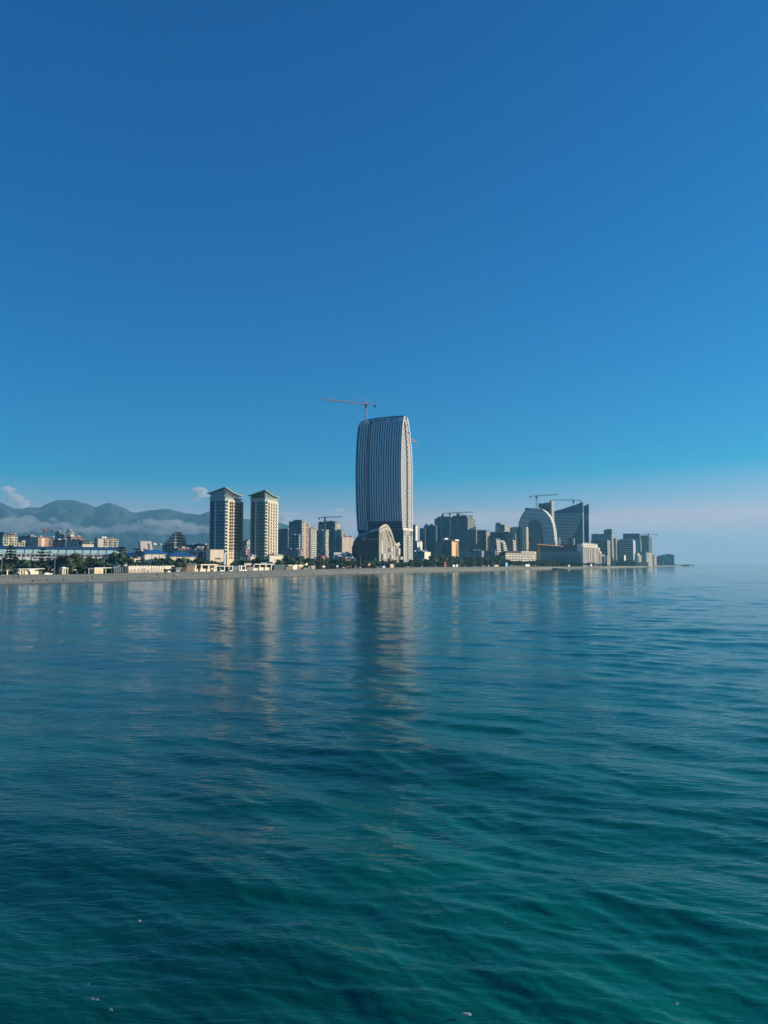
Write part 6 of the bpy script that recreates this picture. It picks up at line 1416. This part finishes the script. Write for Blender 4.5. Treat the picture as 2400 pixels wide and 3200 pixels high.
def leaves(mesh_name, pts, size, mat, seed, core=None):
    rs = np.random.RandomState(seed); n = len(pts)
    d = rs.normal(size=(n, 3)); d /= np.linalg.norm(d, axis=1)[:, None]
    u = np.cross(d, rs.normal(size=(n, 3))); u /= np.linalg.norm(u, axis=1)[:, None]; w_ = np.cross(d, u)
    sz = size * rs.uniform(0.6, 1.3, (n, 1)); asp = rs.uniform(0.5, 1.0, (n, 1))
    P = np.stack([pts - u * sz, pts - w_ * sz * asp, pts + u * sz, pts + w_ * sz * asp], axis=1).reshape(-1, 3)
    mb = MB(); mb.v = [tuple(p) for p in P]; mb.f = [(4 * i, 4 * i + 1, 4 * i + 2, 4 * i + 3) for i in range(n)]; mb.m = [0] * n
    if core:
        bm = bmesh.new()
        for (x, y, z, rx, rz) in core:
            r_ = bmesh.ops.create_icosphere(bm, subdivisions=1, radius=1.0)
            for v in r_['verts']:
                k = 0.72 + 0.16 * rs.rand(); v.co = Vector((x + v.co.x * rx * k, y + v.co.y * rx * k, z + v.co.z * rz * k))
        b = len(mb.v); bm.verts.ensure_lookup_table()
        mb.v += [tuple(v.co) for v in bm.verts]; mb.f += [tuple(b + v.index for v in f.verts) for f in bm.faces]; mb.m += [0] * len(bm.faces); bm.free()
    return mb.mesh(mesh_name, mat)
def broad(seed, mat, tall=1.0):
    """unit tree: about 8 m wide, top at 8 m"""
    rs = np.random.RandomState(seed); lobes = []
    for i in range(11):
        a_ = rs.uniform(0, 6.28); r_ = rs.uniform(0.3, 2.5); z = rs.uniform(3.0, 6.6) if i else 6.2
        lobes.append((r_ * math.cos(a_), r_ * math.sin(a_), z, rs.uniform(1.1, 1.9) * (1.0 if z < 5.6 else 0.8), rs.uniform(0.9, 1.5)))
    pts = []
    for (x, y, z, rx, rz) in lobes:
        n = 75; q = rs.normal(size=(n, 3)); q /= np.linalg.norm(q, axis=1)[:, None]
        pts.append(np.array([x, y, z]) + q * np.array([rx, rx, rz]) * rs.uniform(0.75, 1.12, (n, 1)))
    return leaves('crown', np.concatenate(pts), 0.30, mat, seed, lobes)
def trunk_mesh(h=5.0, r=0.22, limbs=3, seed=0):
    q = MB(); rs = random.Random(seed); q.bar((0, 0, -0.4), (0.1, 0, h * 0.55), r, 6, r * 0.7); q.bar((0.1, 0, h * 0.55), (0, 0.1, h), r * 0.7, 5, r * 0.3)
    for i in range(limbs):
        a_ = rs.uniform(0, 6.28); q.bar((0.1, 0, h * rs.uniform(0.35, 0.6)), (1.6 * math.cos(a_), 1.6 * math.sin(a_), h * rs.uniform(0.8, 1.0)), r * 0.45, 4, r * 0.15)
    return q.mesh('trunk', BARK)
CROWNS = [(broad(s, LEAF[s % 3]), s % 3) for s in range(9)]
TRUNKS = [trunk_mesh(seed=s) for s in range(3)]
def conifer_mesh(seed, layers=9, flat=False):
    rs = np.random.RandomState(seed); pts = []; core = []
    for i in range(layers):
        t_ = i / (layers - 1.0); z = 2.0 + 6.4 * t_; rr = (3.0 * (1 - t_) + 0.35) if not flat else 3.0 * math.sin(0.35 + 2.5 * t_) ** 0.8
        nb_ = 7 if not flat else 6
        for b_ in range(nb_):
            a_ = rs.uniform(0, 6.28); ln = rr * rs.uniform(0.7, 1.15); n = 24
            s_ = rs.uniform(0.15, 1, (n, 1)) * ln
            c = np.hstack([s_ * math.cos(a_), s_ * math.sin(a_), z + (0.12 if flat else -0.16) * s_ + rs.uniform(-0.12, 0.12, (n, 1))]); c[:, :2] += rs.normal(0, 0.18, (n, 2)); pts.append(c)
        core.append((0, 0, z, rr * 0.35, 0.5))
    return leaves('crown', np.concatenate(pts), 0.24, NEEDLE, seed, core)
CONE = conifer_mesh(31); PINE = conifer_mesh(32, 7, True); TALLTR = trunk_mesh(8.2, 0.26, 0, 5)
LMK = [(0, 'the left edge of the photo'), (25, 'the farther-left T-shaped shelter'), (95, 'the curved-canopy pavilion'), (171, 'the tall lamp post above the white boat'), (203, 'the narrow cream kiosk'), (315, 'the flat-roofed cream cafe'), (372, 'the dark green glass cafe'), (455, 'the cream hut row'), (530, 'the hull-shaped bar'), (595, 'the timber hut'), (645, 'the white angled cafe'), (700, 'the long white pergola'), (757, 'the square white pergola'), (820, 'the slanted three-bay cafe'), (874, 'the long dark beach bar'), (930, 'the cream beach house'), (978, 'the pinkish billboard'), (1012, 'the small cream sign'), (1069, 'the white car on the promenade'), (1110, 'the peaked reddish tent'), (1153, 'the brown lookout tower'), (1200, 'the pale blue cabin'), (1225, 'the pinkish container'), (1270, 'the white car by the tallest tower'), (1321, 'the first banner pole'), (1360, 'the second banner pole'), (1391, 'the red-brown lifeguard hut'), (1425, 'the two pale cabins'), (1480, 'the white car near the grey tent'), (1509, 'the grey-white tent'), (1550, 'the white narrow stands'), (1583, 'the blue container'), (1649, 'the white canopy kiosk'), (1719, 'the white van beyond the groyne'), (1778, 'the small white cabin'), (1848, 'the white square cabin'), (1930, 'the dark flat pavilion')]
ORD = ['first', 'second', 'third', 'fourth', 'fifth', 'sixth', 'seventh', 'eighth', 'ninth', 'tenth', 'eleventh', 'twelfth']
TREES = []
def tree(px, pyt, off, crown, trunk, name, kind_, row, hw=None, zb=None, unit=8.0, fixed=None, wide=1.0):
    D = DE(px) + off; k = KX(px, 1760); z = ZE(px) * 0.98; h = (HORIZON - pyt) * D / FPX + CAM_H - z; s = h / unit
    TREES.append(dict(px=px, D=D, k=k, z=z, s=s, crown=crown, trunk=trunk, name=name, kind=kind_, row=row, fixed=fixed, wide=wide))
TOP = [(-60,1738),(0,1740),(60,1737),(100,1745),(125,1742),(170,1740),(182,1730),(215,1726),(250,1724),(270,1735),(300,1738),(320,1735),(345,1738),(362,1725),(385,1724),(402,1741),(420,1748),(440,1746),(470,1751),(490,1744),(510,1737),(530,1733),(560,1738),(600,1742),(640,1741),(680,1747),(702,1757),(714,1762),(722,1752),(740,1744),(765,1748),(780,1746),(800,1733),(812,1740),(830,1745),(853,1757),(862,1754),(872,1747),(888,1738),(902,1728),(920,1739),(937,1733),(960,1739),(1000,1744),(1040,1741),(1080,1746),(1120,1746),(1170,1746),(1200,1748),(1232,1746),(1255,1756),(1275,1751),(1300,1743),(1340,1739),(1362,1730),(1400,1733),(1450,1734),(1500,1736),(1540,1740),(1560,1733),(1580,1743),(1620,1750),(1660,1748),(1700,1746),(1730,1748),(1780,1753),(1820,1755),(1870,1757),(1895,1760)]
rt = random.Random(21)
px = -52.0
while px < 1895:
    D = DE(px); sp = 4.9 / D * FPX * rt.uniform(0.8, 1.25) if px < 900 else 6.0 / D * FPX * rt.uniform(0.8, 1.25)
    c, t_ = CROWNS[rt.randrange(9)]
    if px > 1600: c, t_ = CROWNS[(0, 3, 6)[rt.randrange(3)]]
    tree(px, interp(TOP, px) + rt.uniform(-1.0, 4.0), rt.uniform(38, 62) * (0.62 if 1080 < px < 1310 else 1), c, TRUNKS[rt.randrange(3)], 'broadleaf_tree', ('dark green', 'olive green', 'mid green')[t_], 'back row', wide=rt.uniform(0.9, 1.15) * (0.9 if px < 600 else 1.0))
    px += sp * 0.92
px = -45.0
while px < 1750:
    D = DE(px); c, t_ = CROWNS[rt.randrange(9)]
    tp = interp(TOP, px); base = 1763 + (8.5 - ZE(px)) * FPX / (D + 15)
    tree(px, base - (base - tp) * rt.uniform(0.5, 0.85), rt.uniform(14, 26), c, TRUNKS[rt.randrange(3)], 'broadleaf_tree', ('dark green', 'olive green', 'mid green')[t_], 'front row', wide=rt.uniform(1.1, 1.5))
    px += 5.0 / D * FPX * rt.uniform(0.8, 1.3)
tree(32, 1703.5, 36, CONE, TALLTR, 'conifer_tree', 'spiky', 'x', unit=8.5, fixed='tall spiky conifer standing above the T-shaped shelters, overlapping the long hall')
tree(133, 1716, 40, PINE, TALLTR, 'pine_tree', 'flat', 'x', unit=8.4, fixed='dark pine with flat layered branches before the long hall, above the curved-canopy pavilion')
tree(374, 1711, 42, PINE, TALLTR, 'pine_tree', 'flat', 'x', unit=8.4, fixed='tall dark pine at the right end of the long hall')
tree(427, 1716, 130, PINE, TALLTR, 'pine_tree', 'flat', 'x', unit=8.4, fixed='small distant pine left of the curved white building')
tree(372, 1722, 28, CROWNS[1][0], TRUNKS[0], 'broadleaf_tree', '', 'x', fixed='tallest olive green tree above the dark green glass cafe')
tree(211, 1741, 18, CROWNS[4][0], TRUNKS[0], 'broadleaf_tree', '', 'x', fixed='rounded olive tree directly behind the narrow cream kiosk')
TREES.sort(key=lambda t: t['px'])
cnt = {}
for t in TREES:
    if t['fixed']: lab = t['fixed']
    else:
        li = [l for l in LMK if l[0] <= t['px']]
        if li: key = (li[-1][1], t['row']); cnt[key] = cnt.get(key, 0) + 1; lab = '%s tree, %s right of %s, %s' % (t['kind'], ORD[cnt[key] - 1], li[-1][1], t['row'])
        else: key = ('L', t['row']); cnt[key] = cnt.get(key, 0) + 1; lab = '%s tree, %s one cut by the left edge of the photo, %s' % (t['kind'], ORD[cnt[key] - 1], t['row'])
    o = thing(t['name'], lab, 'tree', (t['k'] * t['D'], t['D'], t['z'] - 0.3), rt.uniform(0, 6.28), 'trees along the waterfront')
    s = t['s']; o.scale = (s * t['wide'] * 1.15, s * t['wide'] * 1.15, s)
    put('crown', t['crown'], o); put('trunk', t['trunk'], o)
# palms
def palm(px, pyt, lab):
    D = DE(px) + 12; k = KX(px, 1770); z = ZE(px) * 0.98; h = kh(pyt, D, z); rs = random.Random(int(px))
    o = thing('palm_tree', lab, 'palm tree', (k * D, D, z), 0, 'palms behind the beach')
    q = MB(); q.bar((0, 0, -0.3), (0.1, 0, h * 0.72), 0.3, 8, 0.26).build('trunk', MA((0.20, 0.17, 0.12), 0.9, 0.3, 2), o)
    fm = leafmat('palm_leaf', (0.10, 0.13, 0.06), 0.3)
    for i in range(13):
        a_ = i * 2 * math.pi / 13 + rs.uniform(-.2, .2); up = rs.uniform(0.2, 1.3); ln = rs.uniform(1.7, 2.5); q = MB(); prev = Vector((0.1, 0, h * 0.72)); pw = 0.1
        for s_ in range(1, 6):
            t_ = s_ / 5; p_ = Vector((0.1 + math.cos(a_) * ln * t_, math.sin(a_) * ln * t_, h * 0.72 + up * 1.6 * t_ - 1.9 * t_ * t_ * (1.35 - up * 0.4)))
            side = Vector((-math.sin(a_), math.cos(a_), 0)) * (0.34 * math.sin(math.pi * min(1, t_ * 0.9 + 0.08)))
            q.quad([prev - side * (pw), prev, p_, p_ - side + Vector((0, 0, -0.25))]); q.quad([prev, prev + side * pw, p_ + side + Vector((0, 0, -0.25)), p_]); prev = p_; pw = 1.0
        q.build('frond', fm, o)
    return o
palm(150.5, 1763, 'palm just left of the tall lamp post above the white boat'); palm(225.5, 1757, 'palm right of the narrow cream kiosk, leaning crown'); palm(263, 1764, 'palm left of the flat-roofed cream cafe'); palm(27, 1766, 'palm behind the farther-left T-shaped shelter')
# undergrowth
def shrubs():
    rs = np.random.RandomState(3); P = []
    for i in range(2600):
        px = rs.uniform(-60, 1900) if i % 3 else rs.uniform(-60, 900); D = DE(px) + rs.uniform(10, 34); k = KX(px, 1770); hgt = rs.uniform(0.8, 2.6); s = rs.uniform(0.6, 1.0) * (1 + D / 1500)
        n = 9; q = rs.normal(size=(n, 3)); q /= np.linalg.norm(q, axis=1)[:, None]
        P.append(np.array([k * D, D, ZE(px) + hgt * 0.5]) + q * np.array([1.3 * s, 1.3 * s, hgt * 0.55]))
    me = leaves('undergrowth', np.concatenate(P), 0.42, leafmat('foliage_low', (0.04, 0.065, 0.03), 0.4), 9)
    put('undergrowth', me, kind='stuff')
shrubs()
# ------------------------------------------------------------------ people on the beach
def body_mesh(pose):
    J = dict(stand=dict(p=(0,0,.95), c=(0,0,1.28), n=(0,0,1.5), h=(0,.02,1.64), ls=(-.19,0,1.42), rs=(.19,0,1.42), le=(-.24,.0,1.14), re=(.24,.02,1.14), lw=(-.24,.08,.88), rw=(.24,.10,.88), lh=(-.09,0,.92), rh=(.09,0,.92), lk=(-.10,.04,.50), rk=(.12,-.02,.50), la=(-.11,0,.08), ra=(.14,-.08,.08), lf=(-.12,.16,.04), rf=(.15,.08,.04)),
        walk=dict(p=(0,0,.95), c=(0,.03,1.28), n=(0,.05,1.5), h=(0,.08,1.64), ls=(-.19,.04,1.42), rs=(.19,.04,1.42), le=(-.24,.18,1.16), re=(.24,-.14,1.16), lw=(-.22,.36,1.0), rw=(.24,-.28,.94), lh=(-.09,0,.92), rh=(.09,0,.92), lk=(-.10,-.10,.52), rk=(.10,.22,.52), la=(-.10,-.36,.14), ra=(.10,.24,.08), lf=(-.10,-.26,.05), rf=(.10,.40,.05)),
        sit=dict(p=(0,-.1,.16), c=(0,-.17,.50), n=(0,-.14,.74), h=(0,-.09,.88), ls=(-.19,-.16,.66), rs=(.19,-.16,.66), le=(-.25,-.02,.42), re=(.25,-.02,.42), lw=(-.14,.22,.40), rw=(.14,.22,.40), lh=(-.10,-.04,.14), rh=(.10,-.04,.14), lk=(-.13,.32,.46), rk=(.13,.32,.46), la=(-.13,.52,.08), ra=(.13,.52,.08), lf=(-.13,.66,.04), rf=(.13,.66,.04)),
        lie=dict(p=(0,0,.14), c=(0,-.32,.20), n=(0,-.52,.30), h=(0,-.66,.38), ls=(-.19,-.46,.26), rs=(.19,-.46,.26), le=(-.28,-.62,.08), re=(.28,-.62,.08), lw=(-.20,-.84,.06), rw=(.20,-.84,.06), lh=(-.09,.06,.12), rh=(.09,.06,.12), lk=(-.12,.46,.22), rk=(.12,.46,.10), la=(-.12,.84,.07), ra=(.12,.88,.07), lf=(-.12,.92,.14), rf=(.12,.94,.14)))[pose]
    keys = list(J); V = [J[k] for k in keys]; ix = {k: i for i, k in enumerate(keys)}
    E = [('p','c'),('c','n'),('n','h'),('c','ls'),('c','rs'),('ls','le'),('rs','re'),('le','lw'),('re','rw'),('p','lh'),('p','rh'),('lh','lk'),('rh','rk'),('lk','la'),('rk','ra'),('la','lf'),('ra','rf')]
    RR = dict(p=.15,c=.16,n=.06,h=.11,ls=.08,rs=.08,le=.05,re=.05,lw=.04,rw=.04,lh=.10,rh=.10,lk=.07,rk=.07,la=.05,ra=.05,lf=.04,rf=.04)
    me = bpy.data.meshes.new('tmpb'); me.from_pydata(V, [(ix[a], ix[b]) for a, b in E], []); o = bpy.data.objects.new('tmpb', me); COL.objects.link(o)
    o.modifiers.new('s', 'SKIN'); sv = me.skin_vertices[0].data
    for k in keys: sv[ix[k]].radius = (RR[k], RR[k] * (0.75 if k in ('p', 'c') else 1))
    sv[ix['p']].use_root = True
    o.modifiers.new('d', 'SUBSURF').levels = 1
    bpy.context.view_layer.update()
    m2 = bpy.data.meshes.new_from_object(o.evaluated_get(bpy.context.evaluated_depsgraph_get())); bpy.data.objects.remove(o); m2.name = 'body'
    skin, top, leg, hair = (MA((0.45, 0.28, 0.20), 0.6), WH_M, DARK, MA((0.03, 0.02, 0.015), 0.8)); m2.materials.clear()
    for m in (skin, top, leg, hair): m2.materials.append(m)
    pj = {k: Vector(J[k]) for k in keys}
    zone = dict(p=2, c=1, n=1, h=0, ls=1, rs=1, le=1, re=1, lw=0, rw=0, lh=2, rh=2, lk=2, rk=2, la=2, ra=2, lf=3, rf=3)
    for f in m2.polygons:
        c = f.center; k = min(keys, key=lambda q: (pj[q] - c).length); mi = zone[k]
        if k == 'h' and (c - pj['h']).dot(Vector((0, -0.6, 0.8))) > 0.02: mi = 3
        f.material_index = mi; f.use_smooth = True
    # nose, eyes and mouth hints as part of the head surface
    return m2
BODY = {p: body_mesh(p) for p in ('stand', 'walk', 'sit', 'lie')}
CLO = dict(white=(0.8, 0.8, 0.78), black=(0.02, 0.02, 0.025), grey=(0.25, 0.26, 0.28), brown=(0.16, 0.10, 0.07), blue=(0.06, 0.10, 0.2), pink=(0.55, 0.32, 0.3), cream=(0.7, 0.62, 0.42), red=(0.35, 0.06, 0.05))
PEOPLE = [(12,1807.5,'stand','white','black','in a white top standing nearest the left edge'),(43,1807.5,'stand','brown','black','in dark clothes standing, left one of two below the shelters'),(58,1807,'stand','black','black','in black standing, right one of two below the shelters'),(84,1807,'walk','grey','grey','slim, in grey, walking below the curved-canopy pavilion'),(26,1822,'sit','pink','brown','in a pinkish top sitting near the water at the far left'),(120,1812.5,'sit','white','black','in a white top sitting below the curved-canopy pavilion'),(103,1819,'sit','black','black','in black sitting near the water, left one of a pair'),(108,1818,'sit','grey','black','in grey sitting near the water, right one of a pair'),(148,1813.5,'sit','brown','black','in dark brown sitting below the white boat'),(200,1816.5,'walk','black','black','in black crouching forward below the narrow cream kiosk'),(240.5,1792,'stand','white','white','in white standing at the beach edge left of the flat-roofed cafe'),(277,1805,'sit','cream','brown','in a cream top sitting below the left end of the flat-roofed cafe'),(289.5,1811.5,'walk','black','black','in black walking beside a person in white'),(293,1810.5,'walk','white','grey','in a white top walking beside a person in black'),(273.5,1816,'lie','black','black','in black lying near the water below the flat-roofed cafe'),(371,1815,'sit','brown','grey','in brown sitting near the water below the glass cafe'),(391.5,1814.5,'sit','white','white','in white sitting by the water below the white box sign'),(395.5,1813.5,'sit','black','black','in black sitting by the water next to a person in white'),(404.5,1799.5,'stand','brown','black','in brown standing at the left end of the hut row'),(437,1807,'lie','black','black','in black lying below the middle of the hut row'),(456,1803,'sit','white','grey','in white sitting small below the hut row, left of two'),(464,1803,'sit','white','white','in white sitting small below the hut row, right of two'),(479,1808.5,'sit','brown','grey','in brown sitting left of a person in white'),(482.5,1810.5,'stand','white','grey','in a white top standing near the water below the huts'),(485,1810.5,'stand','grey','black','in grey standing behind a person in white'),(492,1798,'sit','black','black','in black sitting high on the beach, left of a pair'),(496.5,1798.5,'sit','blue','white','in blue sitting high on the beach, right of a pair'),(497,1808,'sit','black','brown','in black sitting below the seated high-beach pair'),(517.5,1796.5,'sit','black','black','in black sitting below the hull-shaped bar'),(519,1808,'lie','grey','black','in grey lying below the hull-shaped bar'),(543.8,1806,'stand','black','black','dressed all in black standing upright below the hull-shaped bar'),(555.5,1802,'stand','cream','cream','in a cream dress standing right of the person in black'),(552.5,1807.5,'sit','grey','black','in grey sitting at the feet of the person in cream'),(602,1797,'sit','black','grey','in black sitting below the timber hut'),(604.5,1795.5,'walk','white','grey','in white walking below the timber hut'),(607.5,1792,'sit','brown','black','in brown sitting just below the angled cafe corner'),(658,1808,'sit','brown','brown','in brown sitting right at the waterline'),(666,1804,'sit','blue','black','in blue sitting by the water below the angled cafe'),(677.5,1801.5,'stand','brown','black','in brown standing below the left end of the long pergola'),(691,1804.5,'walk','blue','black','in blue walking below the long pergola'),(693.5,1801,'stand','white','grey','in white standing below the long pergola'),(714.5,1805,'sit','white','grey','in white sitting by the water below the long pergola'),(733,1801.5,'sit','pink','white','in pink sitting between the two pergolas'),(774.5,1800.5,'sit','black','black','in black sitting hunched below the white sign board'),(814,1800.5,'sit','brown','black','in brown sitting by the water below the slanted cafe'),(902,1797,'sit','brown','grey','in brown sitting by the water below the upswept hut'),(978.5,1795,'lie','black','brown','in black lying by the water below the pinkish billboard'),(1001,1793,'sit','black','white','in black sitting by the water below the small cream sign'),(1115,1791.5,'lie','black','black','in black lying by the water below the peaked tent'),(1167,1791.5,'sit','white','brown','in white sitting by the water below the lookout tower'),(1184,1791,'stand','white','white','dressed in white standing by the water below the lattice arch'),(1198,1789,'stand','cream','cream','in cream standing by the water below the pale blue cabin'),(1168,1782,'walk','black','black','in black walking high on the beach below the lookout tower'),(1331,1786,'sit','brown','black','in brown sitting by the water right of the tallest tower'),(1403,1771.5,'stand','white','white','in white standing right of the red-brown lifeguard hut'),(1417,1786.5,'walk','black','black','in black walking by the water below the pale cabins'),(1423,1785.5,'stand','white','grey','in a white top standing by the water below the pale cabins'),(1455,1783,'sit','brown','black','in brown sitting by the water below the white car'),(1587,1780,'stand','brown','black','in brown standing near the water below the blue container'),(1660,1780.5,'stand','black','black','in black standing by the water at the root of the groyne')]
rp = random.Random(8)
for (px, py, pose, top, leg, lab) in PEOPLE:
    p_ = beach_at(px, py) if py > 1763 + (CAM_H - ZE(px)) * FPX / DE(px) else Vector((KX(px, 1780) * (DE(px) + 1), DE(px) + 1, ZE(px)))
    me = BODY[pose]; o = bpy.data.objects.new('person', me); COL.objects.link(o); o.location = p_ + Vector((0, 0, 0.03)); o.rotation_euler = (0, 0, rp.uniform(-2.5, 2.5) + math.pi)
    s = rp.uniform(0.98, 1.1) * (1.0 + max(0, px - 300) / 2600); o.scale = (s, s, s)
    for i, c in ((1, CLO[top]), (2, CLO[leg])): o.material_slots[i].link = 'OBJECT'; o.material_slots[i].material = MA(c, 0.9)
    tag(o, 'person ' + lab, 'person', 'people on the beach')
# ------------------------------------------------------------------ scraps of foam on the near water
def flat_at(px, py):
    x, y, z = ray(px, py); s = -CAM_H / z; return Vector((x * s, y * s, 0.02))
rf = random.Random(2)
for (px, py, w_, lab) in ((275, 3085, 7, 'single small foam fleck above the paired flecks, lower left'), (288, 3130, 9, 'left fleck of the pair of foam flecks, lower left'), (301, 3133, 15, 'longer right fleck of the pair of foam flecks, lower left'), (345, 3165, 13, 'foam fleck lowest in the lower left water'), (435, 2885, 16, 'foam fleck above the others on the left water'), (1455, 3178, 34, 'elongated foam fleck at the bottom edge right of centre'), (2115, 3146, 14, 'small foam fleck in the lower right corner'), (1578, 2893, 8, 'tiny foam fleck in the middle of the right water')):
    c = flat_at(px, py); mpp = c.length / FPX; q = MB(); n = 11; r_ = w_ * mpp * 0.5; asp = 0.3
    ring = [(r_ * rf.uniform(0.65, 1.15) * math.cos(2 * math.pi * i / n), r_ * asp * rf.uniform(0.6, 1.2) * math.sin(2 * math.pi * i / n)) for i in range(n)]
    q.v = [(x, y, -0.02) for x, y in ring] + [(x * 0.7, y * 0.7, 0.012) for x, y in ring] + [(0, 0, 0.015)]
    for i in range(n): j = (i + 1) % n; q.f += [(i, j, n + j, n + i), (n + i, n + j, 2 * n)]; q.m += [0, 0]
    o = q.build('foam_fleck', MA((0.5, 0.5, 0.44), 0.8)); o.location = c + Vector((0, 0, 0.04)); tag(o, lab, 'foam', 'flecks of foam on the near water')
